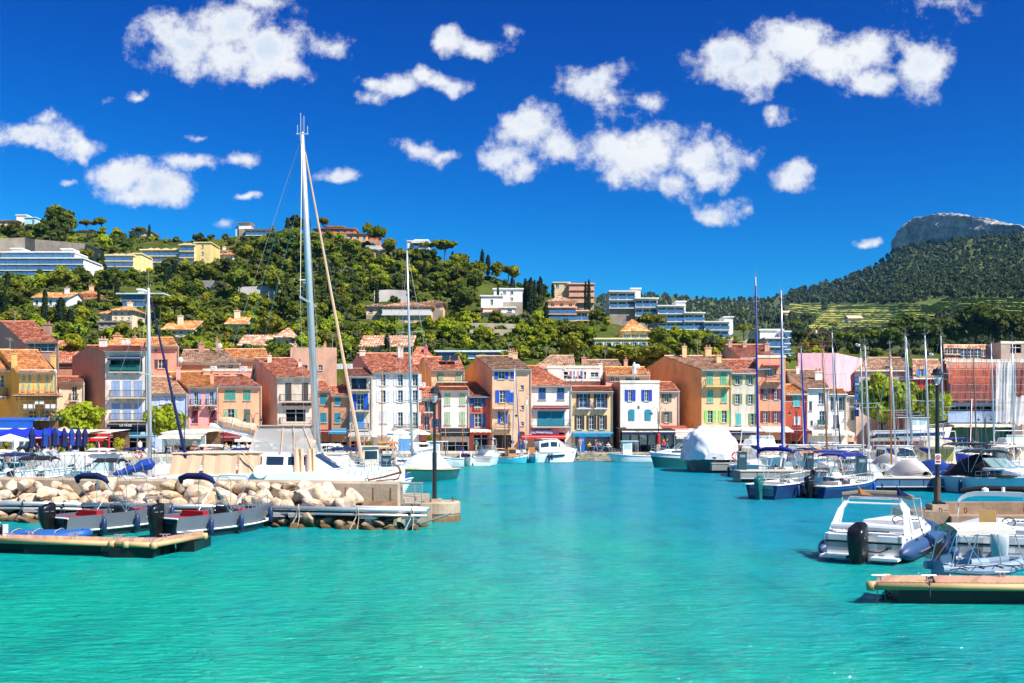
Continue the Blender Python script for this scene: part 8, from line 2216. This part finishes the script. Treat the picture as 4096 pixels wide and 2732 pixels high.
for i, (px, Y, kw) in enumerate([(95, 66, dict(canvas="navy")), (205, 70, dict()), (330, 68, dict(canvas="white")), (150, 80, dict(canvas="black", folded=True)), (290, 84, dict(cover=("grey", 1.6))), (420, 82, dict(canvas="cream")), (530, 66, dict()), (560, 84, dict(canvas="navy")), (660, 74, dict(canvas="cream", folded=True)), (740, 86, dict()), (780, 72, dict(canvas="navy")), (640, 92, dict()), (20, 76, dict(canvas="cream")), (1100, 86, dict(canvas="navy", folded=True)), (1260, 78, dict()), (1420, 84, dict(canvas="white"))]):
 kw = dict(kw); kw.setdefault("L", 4.8 + .2 * (i % 4)); kw.setdefault("top", 2.4)
 cn = "a " + kw["canvas"] + (" rolled canopy" if kw.get("folded") else " canopy") if "canvas" in kw else ("a grey cover" if "cover" in kw else "no canopy")
 motorboat(f"motorboat with {cn} in the {('near', 'middle', 'far')[i % 3]} rank {('below the ochre villa', 'below the tall cream house', 'below the plane tree', 'below the pink house', 'behind the catamaran')[min(4, int(px / 230))]}, {('left', 'right')[px % 230 > 115]} side", px, Y, 82 + 5 * (i % 3), group="boats behind the jetty", **kw)
# ================================================================ life on the quay
QZ = 1.0
def qp(px, py):
 """a point standing on the quay"""
 Y = (EYE - QZ) * F / (py - HY)
 return Vector((wx(px, Y), Y, QZ))
def lamp2(label, px, Y, ytop, span=.75):
 t = thing("street_lamp", label, "street lamp", (wx(px, Y), Y, QZ), group="double armed street lamps on the quay"); H = wz(ytop, Y) - QZ
 q = MB(); q.lathe([(.16, 0), (.16, .2), (.10, .25), (.10, 1.3), (.06, 1.35), (.05, H - .6)], n=8)
 for s in (-1, 1): q.tube([(s * .12, 0, H * .62), (s * .12, 0, H - .55)] + [(s * (.12 + span * .5 - span * .5 * math.cos(a)), 0, H - .55 + .5 * math.sin(a)) for a in (.4, .9, 1.57, 2.2, 2.8, 3.14)] + [(s * (.12 + span), 0, H - .7)], .03, 6)
 q.bar((-.14, 0, H * .7), (.14, 0, H * .7), .03); q.bar((-.14, 0, H * .8), (.14, 0, H * .8), .03); q.build("post", M_BLACKP, t)
 for s in (-1, 1):
  q = MB(); q.lathe([(.03, .12), (.08, .08), (.24, -.06), (.24, -.1)], (s * (.12 + span), 0, H - .78), 10); l = q.build("lantern", M_BLACKP, t)
  q = MB(); q.lathe([(.16, 0), (.14, -.15), (.02, -.24)], (s * (.12 + span), 0, H - .88), 8); q.build("globe", M_LENS, l)
 return t
for (px, Y, yt, lab) in ((205, 102, 1632, "double armed quay lamp in front of the ochre villa"), (737, 108, 1640, "double armed quay lamp before the pale blue house"), (893, 110, 1648, "double armed quay lamp before the peach house with green shutters"), (1012, 111, 1650, "double armed quay lamp left of the tall peach house"), (1388, 116, 1644, "double armed quay lamp before the narrow beige house"), (2036, 123.5, 1636, "double armed quay lamp before the tall orange beige house"), (2634, 126, 1628, "double armed quay lamp with a red sleeve before the white house"), (3186, 130, 1628, "double armed quay lamp before the brick red house"), (3668, 140, 1640, "double armed quay lamp between the two plane trees"), (3940, 140, 1655, "double armed quay lamp before the corner building")):
 l = lamp2(lab, px, Y, yt)
 if px == 2634: q = MB(); q.lathe([(.18, 1.0), (.2, 2.2), (.12, 2.3)], n=10); q.build("red_sleeve", RED, l); q = MB(); q.box(-.25, .25, -.25, .25, 0, 1.0); q.build("plinth", M_STONE, l)
def parasol(label, px, py, h, m, closed=True, r_=1.5, group=None):
 p = qp(px, py); t = thing("parasol", label, "parasol", p, group=group)
 q = MB(); q.tube([(0, 0, 0), (0, 0, h)], .03, 6); q.lathe([(.3, 0), (.3, .06), (.05, .08)], n=10); q.build("pole", FRAMEW, t)
 q = MB()
 if closed:
  n = 12; rings = []
  for (rr_, z) in ((.17, h * .38), (.26, h * .42), (.22, h * .6), (.24, h * .8), (.16, h * .9), (.05, h + .02)):
   rings.append([q.pt(rr_ * (1 + .22 * (i % 2)) * math.cos(6.283 * i / n), rr_ * (1 + .22 * (i % 2)) * math.sin(6.283 * i / n), z) for i in range(n)])
  q.skin(rings)
 else:
  n = 8
  for i in range(n):
   a, b_ = 6.283 * (i + .5) / n, 6.283 * (i + 1.5) / n
   A, B = Vector((r_ * math.cos(a), r_ * math.sin(a), h - r_ * .33)), Vector((r_ * math.cos(b_), r_ * math.sin(b_), h - r_ * .33))
   q.face([A, B, (0, 0, h)]); q.face([A, B, B - Vector((0, 0, .16)), A - Vector((0, 0, .16))])
 c = q.build("canopy", m, t)
 if not closed:
  q = MB()
  for i in range(8): a = 6.283 * (i + .5) / 8; q.tube([(0, 0, h - .05), (r_ * .97 * math.cos(a), r_ * .97 * math.sin(a), h - r_ * .33 - .03)], .012, 4)
  q.build("ribs", FRAMEW, c)
 return t
for i, (px, py) in enumerate(((128, 1846), (180, 1838), (218, 1834), (257, 1840), (287, 1832), (314, 1836), (340, 1830), (224, 1826))):
 parasol(f"furled navy blue parasol, {('leftmost', 'second', 'third', 'fourth', 'fifth', 'sixth', 'rightmost', 'hindmost')[i]} on the restaurant terrace at the left", px, py, 3.0, CV["ultra"] if i % 3 == 1 else CV["navy"], group="furled blue parasols on the left terrace")
for (px, py, r_, lab) in ((60, 1838, 2.2, "wide open royal blue parasol at the left edge"), (120, 1828, 2.4, "wide open royal blue parasol beside the blue pavilion"), (200, 1824, 2.2, "open royal blue parasol before the red pavilion")):
 parasol(lab, px, py, 3.05, C_("royal_blue", "0a2ad0"), False, r_, "open blue parasols on the left terrace")
parasol("open white parasol at the left edge of the quay", 40, 1850, 2.5, CV["white"], False, 1.5); parasol("furled white parasol beside the open white one", 62, 1852, 2.3, CV["white"])
parasol("open white parasol left of the green yacht's mast", 1600, 1822, 2.9, CV["white"], False, 1.5); parasol("open white parasol right of the green yacht's mast", 1672, 1822, 2.9, CV["white"], False, 1.4)
parasol("open red parasol beside the shrouded boat", 2732, 1806, 2.6, CV["red"], False, 1.5); parasol("furled black parasol left of the red sleeved lamp", 2596, 1806, 2.7, CV["black"]); parasol("furled black parasol nearest the red sleeved lamp", 2616, 1807, 2.7, CV["black"])
parasol("furled white parasol on the white house roof terrace", 2536, 1806, 2.6, CV["white"]).location = (wx(2537, 136), 136, wz(1527, 136))
def pavilion(label, x0p, x1p, Y, yroof, yfas, fas, post, roof_m, n=5, text=None, dep=6, glass=False):
 t = thing("restaurant_pavilion", label, "restaurant pavilion", (wx((x0p + x1p) / 2, Y), Y, QZ)); o = t.location.copy(); x0, x1 = wx(x0p, Y), wx(x1p, Y)
 q = MB(o); q.face([(x0 - .2, Y - .3, wz(yroof + 4, Y)), (x1 + .2, Y - .3, wz(yroof + 4, Y)), (x1 + .2, Y + dep, wz(yroof - 8, Y)), (x0 - .2, Y + dep, wz(yroof - 8, Y))]); q.box(x0 - .2, x1 + .2, Y - .28, Y - .1, wz(yroof + 8, Y), wz(yroof + 3.8, Y)); q.build("roof", roof_m, t)
 q = MB(o); q.box(x0, x1, Y - .25, Y - .15, wz(yfas, Y), wz(yroof + 8.1, Y)); f = q.build("fascia", fas, t)
 awning(t, o, x0, x1, wz(yfas + 1, Y), wz(yfas + 6, Y), Y - .15, 1.5, A_CREAM, .3, fas)
 for i in range(n + 1):
  q = MB(o); x = x0 + (x1 - x0) * i / n; q.box(x - .06, x + .06, Y - .12, Y, QZ, wz(yfas, Y)); q.build("post", post, t)
 for i in range(n if glass else 0):
  q = MB(o); q.box(x0 + (x1 - x0) * (i + .08) / n, x0 + (x1 - x0) * (i + .92) / n, Y - .05, Y - .03, QZ + .9, wz(yfas, Y) - .1); q.build("glass_panel", M_SCREEN, t)
 q = MB(o); q.box(x0, x1, Y + dep - .1, Y + dep, QZ, wz(yroof + 4, Y)); q.build("back_wall", mat("restaurant_back", (.16, .09, .05), .8, .5, 2), t)
 return t
pavilion("long red fasciaed restaurant pavilion before the ochre villa", 128, 352, 112, 1726, 1748, A_RED, mat("red_post", (.5, .02, .02), .5), A_CREAM, 6)
pavilion("short red restaurant pavilion before the tall cream house", 370, 438, 115, 1726, 1746, A_RED, mat("red_post", (.5, .02, .02), .5), A_CREAM, 2)
pavilion("bright blue restaurant pavilion at the left end", -80, 134, 110, 1676, 1711, C_("pavilion_blue", "1560c8"), FRAMEW, C_("pavilion_blue", "1560c8"), 6, glass=True)
pavilion("white restaurant pavilion before the pale blue house", 652, 822, 119, 1726, 1738, A_CREAM, FRAMEW, CV["white"], 4, glass=True)
pavilion("dark framed restaurant pavilion under the white house with royal blue shutters", 2486, 2694, 128, 1716, 1722, A_NAVY, A_NAVY, A_BLACK, 6, glass=True)
pavilion("cream restaurant pavilion beside the shrouded boat", 2698, 2800, 127.5, 1722, 1738, A_CREAM, FRAMEW, A_CREAM, 3, glass=True)
q = MB(); q.lathe([(.38, .70), (.38, .74), (.01, .745)], n=10); TT = q.mesh("table_top", WHITE)
q = MB(); q.lathe([(.22, 0), (.04, .04), (.035, .70)], n=8); TP = q.mesh("pedestal", IRON)
def chair_meshes(m, nm):
 s = MB(); s.box(-.2, .2, -.2, .2, .42, .46); b_ = MB(); b_.box(-.2, .2, .17, .2, .62, .88); f = MB()
 for a in (-.18, .18):
  for c in (-.18, .18): f.bar((a, c, 0), (a, c, .42 if c < 0 else .9), .02)
 return s.mesh("seat", m), b_.mesh("backrest", m), f.mesh("legs", m)
CHM = [chair_meshes(mat("chair_white", (.7, .72, .74), .5), "w"), chair_meshes(M_WOODM, "o"), chair_meshes(mat("chair_dark", (.05, .06, .07), .5), "k"), chair_meshes(mat("chair_blue", (.35, .5, .65), .5), "b")]
CHN = ("white", "wooden", "dark", "pale blue")
TERR = [("before the ochre villa", 60, 340, 1832, 1850, 3, 9), ("before the pale blue house", 660, 860, 1806, 1822, 1, 9), ("before the peach house", 905, 1060, 1806, 1820, 0, 7), ("below the loggia house", 1110, 1370, 1806, 1820, 0, 10), ("before the twin balconied house", 2300, 2450, 1802, 1812, 2, 8), ("before the royal blue shuttered house", 2500, 2690, 1800, 1810, 0, 9), ("below the ochre corner house", 2800, 3010, 1798, 1806, 1, 6), ("below the right white houses", 3200, 3420, 1796, 1804, 2, 7), ("before the corner building", 3800, 4060, 1788, 1796, 2, 7)]
lr3 = random.Random(5)
SEATS = []
for (wh, a, b_, y0, y1, ck, n) in TERR:
 for i in range(n):
  p = qp(a + (b_ - a) * (i + lr3.uniform(.2, .8)) / n, lr3.uniform(y0, y1))
  num = ORD[i].strip() or "first"
  t = thing("cafe_table", f"{num} white cafe table from the left {wh}", "table", p, group=f"cafe tables {wh}"); link("table_top", TT, t); link("pedestal", TP, t)
  for k in range(2 + (i % 2)):
   an_ = lr3.uniform(0, 6.28) if k else lr3.uniform(-.6, .6) + (math.pi if i % 2 else 0)
   c = thing("cafe_chair", f"{CHN[ck]} chair at the {num} table from the left {wh}", "chair", p + Vector((.62 * math.sin(an_), -.62 * math.cos(an_), 0)), rz=an_ + math.pi, group=f"cafe chairs {wh}")
   for me, nm in zip(CHM[ck], ("seat", "backrest", "legs")): link(nm, me, c)
   SEATS.append((c.location.copy(), c.rotation_euler.z, wh))
def body(pose):
 J = dict(stand=[(0, 0, .93), (0, 0, 1.15), (0, 0, 1.40), (0, -.01, 1.52), (0, -.02, 1.62), (0, -.02, 1.73), (.19, 0, 1.40), (.24, -.02, 1.12), (.25, -.08, .88), (-.19, 0, 1.40), (-.24, .02, 1.12), (-.22, -.06, .86), (.1, 0, .88), (.11, -.02, .48), (.11, .02, .08), (.12, -.14, .04), (-.1, 0, .88), (-.11, .0, .48), (-.11, .05, .08), (-.12, -.11, .04)],
    walk=[(0, 0, .93), (0, 0, 1.15), (0, -.02, 1.40), (0, -.04, 1.52), (0, -.05, 1.62), (0, -.05, 1.73), (.19, 0, 1.40), (.24, .1, 1.14), (.24, .06, .92), (-.19, 0, 1.40), (-.23, -.12, 1.14), (-.2, -.3, 1.0), (.1, 0, .88), (.1, -.2, .50), (.1, -.26, .10), (.11, -.40, .07), (-.1, 0, .88), (-.1, .12, .48), (-.1, .38, .16), (-.1, .30, .05)],
    sit=[(0, .05, .52), (0, .08, .75), (0, .03, 1.0), (0, .0, 1.12), (0, -.02, 1.22), (0, -.02, 1.33), (.19, .03, 1.0), (.25, -.05, .76), (.15, -.28, .74), (-.19, .03, 1.0), (-.25, -.05, .76), (-.12, -.26, .74), (.1, .02, .50), (.12, -.42, .50), (.12, -.42, .08), (.12, -.55, .05), (-.1, .02, .50), (-.12, -.42, .50), (-.12, -.44, .08), (-.12, -.57, .05)])[pose]
 E = [(0, 1), (1, 2), (2, 3), (3, 4), (4, 5), (2, 6), (6, 7), (7, 8), (2, 9), (9, 10), (10, 11), (0, 12), (12, 13), (13, 14), (14, 15), (0, 16), (16, 17), (17, 18), (18, 19)]
 RR = [.145, .13, .15, .055, .085, .085, .065, .048, .04, .065, .048, .04, .095, .065, .045, .04, .095, .065, .045, .04]
 me = bpy.data.meshes.new("body"); me.from_pydata(J, E, []); ob = bpy.data.objects.new("body", me); COL.objects.link(ob)
 ob.modifiers.new("s", "SKIN"); 
 for v, r_ in zip(me.skin_vertices[0].data, RR): v.radius = (r_, r_ * .85)
 me.skin_vertices[0].data[0].use_root = True
 ob.modifiers.new("d", "SUBSURF").levels = 1
 m2 = bpy.data.meshes.new_from_object(ob.evaluated_get(bpy.context.evaluated_depsgraph_get())); bpy.data.objects.remove(ob)
 return m2
SKINM, HAIRM = mat("skin", (.52, .30, .20), .6, .05), mat("hair", (.06, .035, .02), .8, .1)
def clothed(me, pose, top, bot):
 m = me.copy(); m.materials.clear()
 for x in (SKINM, top, bot, HAIRM): m.materials.append(x)
 hi, lo = (1.10, .60) if pose == "sit" else (1.48, .93)
 idx = []
 for p in m.polygons:
  c = p.center
  if c.z > hi: idx.append(3 if (c.z > hi + .2 or (c.z > hi + .08 and c.y > .02)) else 0)
  elif c.z > lo - (.0 if pose != "sit" else .02): idx.append(0 if abs(c.x) > .215 and c.z < hi - .28 else 1)
  else: idx.append(0 if (pose != "sit" and abs(c.x) > .19) else (2 if c.z > .09 else 3))
 m.polygons.foreach_set("material_index", idx); m.polygons.foreach_set("use_smooth", [True] * len(idx)); m.name = "person_body"
 return m
CLO = dict(red=mat("cloth_red", (.5, .03, .03), .9), white=mat("cloth_white", (.7, .7, .7), .9), navy=mat("cloth_navy", (.02, .03, .10), .9), blue=mat("cloth_blue", (.10, .22, .45), .9), black=mat("cloth_black", (.02, .02, .02), .9), yellow=mat("cloth_yellow", (.6, .42, .04), .9), pink=mat("cloth_pink", (.6, .25, .28), .9), beige=mat("cloth_beige", (.45, .36, .25), .9), green=mat("cloth_green", (.06, .22, .10), .9))
BOD = {p: body(p) for p in ("stand", "walk", "sit")}
cb = [("red", "navy"), ("white", "blue"), ("navy", "beige"), ("blue", "black"), ("black", "blue"), ("yellow", "navy"), ("pink", "white"), ("white", "black"), ("green", "beige")]
BODY = {(p, i): clothed(BOD[p], p, CLO[c[0]], CLO[c[1]]) for p in BOD for i, c in enumerate(cb)}
used_l = {}
def person(pos, pose, ci, rz, where):
 verb = dict(stand="standing", walk="walking", sit="seated")[pose]
 base = f"person in {cb[ci][0]} top and {cb[ci][1]} trousers {verb} {where}"
 used_l[base] = used_l.get(base, 0) + 1
 if used_l[base] > 1: return None
 o = link("person", BODY[(pose, ci)]); o.location = pos; o.rotation_euler = (0, 0, rz); o.scale = [lr3.uniform(.94, 1.05)] * 3
 return tag(o, base, "person", "people on the quay")
for i, (p, rz, wh) in enumerate(SEATS):
 if lr3.random() < .5: person(p, "sit", lr3.randrange(9), rz, wh)
for (px, py, pose, wh) in [(30, 1842, "stand", "by the open white parasol"), (150, 1846, "walk", "beside the furled parasols"), (395, 1830, "stand", "by the short red pavilion"), (560, 1820, "walk", "below the tall cream house"), (610, 1818, "walk", "left of the pale blue house"), (780, 1816, "stand", "before the pink house"), (1085, 1815, "walk", "left of the loggia house"), (1425, 1816, "stand", "outside the narrow beige house"), (1450, 1815, "stand", "beside the clothes stall"), (1470, 1817, "walk", "passing the clothes stall"), (1520, 1816, "stand", "outside the cream house"), (1570, 1816, "walk", "by the white parasols"), (1730, 1812, "stand", "by the narrow salmon house"), (1745, 1811, "stand", "next to the pier lamp's lantern"), (1905, 1808, "walk", "outside the coral red house"), (2080, 1806, "stand", "by the arched door"), (2318, 1812, "stand", "by the cobalt totem"), (2382, 1810, "walk", "pushing along before the ochre house"), (2655, 1812, "stand", "on the landing stage"), (2668, 1810, "walk", "near the red sleeved lamp"), (2960, 1800, "walk", "behind the shrouded boat"), (3140, 1798, "stand", "below the salmon orange house"), (3330, 1796, "stand", "outside the white houses"), (3420, 1796, "walk", "at the end house"), (3870, 1790, "stand", "outside the dark restaurant"), (3960, 1790, "walk", "passing the dark restaurant")]:
 person(qp(px, py), pose, lr3.randrange(9), lr3.uniform(-1, 1), wh)
def lifebuoy(label, px, py, r_, Y, m=None):
 t = thing("lifebuoy_stand", label, "lifebuoy", (wx(px, Y), Y, QZ if Y > 96 else .8)); h = wz(py, Y) - t.location.z
 q = MB(); q.tube([(0, .1, 0), (0, .1, h + .9)], .04, 6); q.build("post", FRAMEW, t)
 q = MB(); q.torus((0, 0, h), (0, 1, 0), r_, r_ * .26, 20, 7, mats=lambda i: 1 if i % 5 == 0 else 0); q.build("ring", [m or mat("lifebuoy_red", (.7, .09, .03), .5), WHITE], t, smooth=True)
lifebuoy("orange red lifebuoy before the tall cream house", 555, 1817, .36, 103); lifebuoy("orange red lifebuoy left of the catamaran boom", 822, 1812, .36, 107); lifebuoy("red lifebuoy at the pale blue yacht's stern", 2945, 1823, .34, 89); lifebuoy("brown red lifebuoy at the far right of the marina", 4050, 1798, .40, 80, M_RUST); lifebuoy("orange lifebuoy just behind the lamp post", 3764, 1776, .34, 90, M_RUST)
LOCK = mat("locker_teal", (.012, .055, .085), .6)
for (px, Y, h, lab) in ((2328, 125.2, 1.9, "cobalt blue totem on the quay edge"), (3445, 67, 1.25, "tall teal grey service locker on the long pontoon"), (3235, 77, 1.2, "grey service locker behind the blue rolled canopy"), (1545, 70, 1.2, "teal service locker behind the catamaran bow"), (2968, 77, 1.3, "slim pontoon ladder locker beside the blue yacht")):
 t = thing("service_locker", lab, "locker", (wx(px, Y), Y, QZ if Y > 100 else .86)); q = MB(); q.box(-.32, .32, -.2, .2, 0, h); q.box(-.34, .34, -.22, .22, h + .002, h + .05); q.build("cabinet", C_("cobalt", "1a70c0") if "cobalt" in lab else LOCK, t); q = MB(); q.box(-.2, .2, -.212, -.202, h * .72, h * .88); q.build("door_panel", M_STEEL, t)
for (px, py, s, lab) in ((478, 1818, 1.3, "dry yellow bush in a pot below the tall cream house"), (30, 1842, 1.2, "yellow green planter bush under the white parasol"), (360, 1834, 1.0, "climbing plant on the red pavilion post"), (250, 1838, .8, "green potted plant between the furled parasols"), (1730, 1816, 1.5, "tall ochre hedge plant right of the green yacht's mast"), (1480, 1818, .9, "yellow flowering planter by the clothes stall"), (1060, 1816, .8, "small potted shrub left of the loggia house")):
 t = tree("yellow" if "yellow" in lab or "ochre" in lab else "shrub", qp(px, py) + Vector((0, 0, .45)), s * 1.3, s * 1.2, lab); t["category"] = "potted plant"; t.name = "potted_plant"
 q = MB(); q.lathe([(.24, -.35), (.32, -.02), (.001, 0)], n=10); q.build("pot", T_POT, t)
def find(lab): return next(o for o in bpy.data.objects if o.get("label", "").startswith(lab))
M_AER = mat("aerial_metal", (.3, .3, .3), .5)
for (lab, px, py, Y, h) in (("house with wide grey", 800, 1440, 145, 2.6), ("house with wide grey", 872, 1432, 145, 2.0), ("pale blue", 700, 1500, 136, 1.4), ("cream house with white", 1560, 1415, 141, 2.2), ("cream house with white", 1612, 1418, 141, 2.6), ("cream house with white", 1650, 1425, 140, 3.0), ("tall orange beige", 2035, 1424, 141, 1.8), ("pink building", 2185, 1450, 148, 2.2), ("white roof terrace", 2212, 1462, 141, 2.2), ("house with broad", 2420, 1441, 150, 1.5), ("tall peach block", 1235, 1388, 148, 2.2), ("tall peach block", 1330, 1388, 148, 1.8), ("orange roofed", 1010, 1400, 148, 1.9), ("house with a huge", 60, 1300, 149, 2.0), ("ochre yellow", 40, 1402, 133, 1.6), ("big ochre", 2790, 1420, 142, 2.0), ("house with low", 560, 1358, 147, 1.6), ("pale gabled", 3560, 1432, 160, 2.6)):
 hse = find(lab); p = P(px, py, Y); q = MB(hse.location); q.tube([p - Vector((0, 0, .6)), p + Vector((0, 0, h))], .03, 4)
 for k in range(5): z = h - .08 * k; q.tube([p + Vector((-.5 + .05 * k, (k - 2) * .25, z)), p + Vector((.5 - .05 * k, (k - 2) * .25, z))], .014, 3)
 q.tube([p + Vector((0, -.6, h - .15)), p + Vector((0, .6, h - .15))], .018, 3); q.build("aerial", M_AER, hse)
for (lab, px, py, Y, r_) in (("house with low", 492, 1373, 143, .42), ("house with low", 510, 1370, 143, .42), ("house with wide", 722, 1440, 141, .4), ("house with broad", 2548, 1466, 139, .35), ("peach house with roof", 2550, 1466, 138, .35), ("house with wide", 878, 1384, 146, .4)):
 hse = find(lab); q = MB(hse.location); p = P(px, py, Y); q.ell(p, r_, .12, r_, n=12, k=6); q.tube([p + Vector((0, .1, 0)), p + Vector((0, .2, -1.0))], .03, 4); q.build("satellite_dish", FRAMEW, hse)
for (lab, px, py, Y) in (("pink roof terrace", 855, 1474, 138), ("pink roof terrace", 975, 1476, 138), ("narrow beige", 1360, 1466, 137), ("narrow beige", 1398, 1466, 137), ("narrow salmon", 0, 0, 0), ("yellow rooftop", 1690, 1540, 137)):
 if not px: continue
 hse = find(lab); q = MB(hse.location); p = P(px, py, Y); q.box(p.x - .4, p.x + .4, p.y - .15, p.y + .15, p.z - .35, p.z + .35); ac = q.build("air_conditioner", FRAMEW, hse); q = MB(hse.location); q.torus((p.x - .08, p.y - .152, p.z), (0, 1, 0), .22, .02, 14, 4); q.build("fan_grille", M_BPLAS, ac)
hse = find("yellow rooftop"); q = MB(hse.location); p = P(1800, 1438, 141)
q.face([p + Vector(v) for v in ((-1.1, -.6, -.2), (-.05, -.6, -.2), (-.05, .6, .6), (-1.1, .6, .6))]); q.face([p + Vector(v) for v in ((.05, -.6, -.2), (1.1, -.6, -.2), (1.1, .6, .6), (.05, .6, .6))]); q.build("solar_panel", M_TINT, hse)
hse = find("white roof terrace"); q = MB(hse.location); YL = 138.4
q.tube([(wx(2268, YL), YL, wz(1484, YL)), (wx(2340, YL), YL, wz(1483, YL))], .012, 3); q.build("washing_line", M_WIRE, hse)
for i in range(9):
 q = MB(hse.location); x = wx(2272 + i * 7.2, YL); q.loft([[(x + dx, YL + .03 * math.sin(dx * 20 + i), wz(1484, YL) - v) for dx in (0, .08, .16, .22)] for v in (0, .3, .5 + .25 * (i % 3))]); q.build("laundry", (CLO["white"], CLO["pink"], CLO["white"], CLO["blue"])[i % 4], hse)
hse = find("white house with royal"); text_part("B", .62, IRON, hse, Vector((wx(2555, 133), 132.96, wz(1630, 133))) - hse.location)
hse = find("big blank pink"); q = MB(hse.location); YB = 152.0; pc = P(3262, 1412, YB)
cor = [(a * 1.9, b_ * 1.9) for a, b_ in ((-1, -1), (1, -1), (1, 1), (-1, 1))]
for (a, b_) in cor: q.tube([pc + Vector((a, b_, -.3)), pc + Vector((a, b_, 1.6)), pc + Vector((a * .8, b_ * .8, 2.6)), pc + Vector((a * .25, b_ * .25, 3.3)), pc + Vector((a * .12, b_ * .12, 3.9))], .045, 5)
for z in (.9, 1.6): [q.tube([pc + Vector((*cor[i], z)), pc + Vector((*cor[(i + 1) % 4], z))], .035, 4) for i in range(4)]
q.tube([pc + Vector((0, 0, 3.6)), pc + Vector((0, 0, 5.1))], .03, 4); q.build("bell_cage", M_RUST, hse)
q = MB(hse.location); q.lathe([(.38, 0), (.33, .2), (.22, .5), (.05, .62)], pc + Vector((0, 0, 2.9)), 12); q.build("bell", mat("bronze", (.25, .2, .14), .5, metal=.5), hse)
hse = find("beige end house"); q = MB(hse.location); YH = 136.6
for i, ch in enumerate("HOTEL"):
 q = MB(hse.location); zc = wz(1520 + i * 33, YH); xc = wx(3427, YH); q.box(xc - .28, xc + .28, YH - .08, YH, zc - .45, zc + .45); pl_ = q.build("sign_plate", C_("sign_blue", "1460b0", .6), hse); text_part(ch, .62, C_("sign_letter", "58a8e8"), pl_, Vector((xc, YH - .1, zc)) - hse.location)
q = MB(); q.ell((0, 0, .16), .1, .22, .1); q.ell((0, -.2, .3), .06, .07, .06, n=6, k=4); q.tube([(0, -.25, .3), (0, -.34, .28)], .018, 4, 1)
for s in (-1, 1): q.tube([(s * .04, 0, 0), (s * .04, 0, .08)], .012, 4, 1); q.loft([[(s * .1, -.12, .2), (s * .1, .3, .18)], [(s * .04, -.1, .26), (s * .05, .34, .22)]], 2)
GULL = q.mesh("gull_body", [WHITE, mat("beak_orange", (.5, .25, .03), .5), mat("gull_grey", (.35, .37, .40), .7)])
for (px, py, Y, lab) in ((2921, 1366, 150, "gull perched on the left chimney of the red roofed tall house"), (2978, 1374, 150, "gull perched on the right chimney of the red roofed tall house"), (2256, 1486, 138.6, "gull perched on the laundry terrace rail")):
 g = link("seagull", GULL); g.location = P(px, py, Y); g.scale = (1.6, 1.6, 1.6); g.rotation_euler = (0, 0, 1.2); tag(g, lab, "gull")
for (px, py, Y, lab) in ((3432, 1382, 120, "gull gliding above the masts before the dark pines"), (3725, 1420, 125, "gull gliding before the brick red house")):
 g = MB(); g.ell((0, 0, 0), .1, .28, .1); [g.loft([[(s * .05, -.1, .05), (s * .05, .12, .05)], [(s * .5, -.16, .2), (s * .5, .06, .2)], [(s * 1.0, .02, .08), (s * 1.0, .1, .08)]]) for s in (-1, 1)]; o = g.build("seagull", WHITE, loc=P(px, py, Y)); o.rotation_euler = (0, 0, 1.0); tag(o, lab, "gull")
py_ = thing("pylon", "far lattice radio pylon on the wooded ridge", "pylon", (wx(3249, 1545), 1545, mtn_z(3249, 1545))); q = MB()
for (a, b_) in ((-1, -1), (1, -1), (1, 1), (-1, 1)): q.tube([(a * 2, b_ * 2, -2), (a * .4, b_ * .4, 14)], .3, 4)
for k in range(6): z = k * 2.3; w_ = 2 - 1.6 * z / 14; q.tube([(-w_, -w_, z), (w_, -w_, z + 2)], .15, 3); q.tube([(w_, -w_, z), (-w_, -w_, z + 2)], .15, 3)
q.build("lattice", M_STEEL, py_)
for (px, py, w_, h, lab) in ((3420, 1285, 56, 12, "pale farmhouse by the track left of the vineyard"), (3145, 1262, 26, 12, "small pale house in the far pine woods"), (3560, 1352, 36, 14, "small pink house below the vineyard"), (4010, 1285, 34, 14, "pale farmhouse at the right edge of the vineyard"), (2790, 1215, 14, 6, "tiny white villa on the far ridge")):
 Y = mtn_Y(px, py); k = Y / F; t = thing("farmhouse", lab, "house", (wx(px, Y), Y, mtn_z(px, Y))); q = MB(); x, hh = w_ * k / 2, h * k
 wall_holes(q, -x, x, -3, hh, -1, [(-x + x * .5 * (i + .3), -x + x * .5 * (i + .7), hh * .3, hh * .7) for i in range(4)], .3); q.box(-x, x, -.5, 7, -3, hh); q.build("wall", V_WHITE, t); q = MB(); q.face([(-x - .5, -2, hh - .2), (x + .5, -2, hh - .2), (x + .3, 3, hh + 2), (-x - .3, 3, hh + 2)]); q.face([(x + .5, 8, hh - .2), (-x - .5, 8, hh - .2), (-x - .3, 3, hh + 2), (x + .3, 3, hh + 2)]); q.build("roof", T_PALE, t)
# ================================================================ air
HAZE = 0.00005
hm_ = bpy.data.materials.new("haze_air"); hm_.use_nodes = True
k = NT(hm_.node_tree); out = k.n("ShaderNodeOutputMaterial"); pv = k.n("ShaderNodeVolumePrincipled")
pv.inputs["Color"].default_value = (0.14, 0.50, 1.0, 1); pv.inputs["Density"].default_value = HAZE; pv.inputs["Anisotropy"].default_value = 0.2
k.l(pv.outputs[0], out.inputs["Volume"])
b = MB(); b.box(-1800, 2600, -120, 2700, -9, 420)
b.build("haze", hm_, kind="stuff")
bpy.context.view_layer.update()
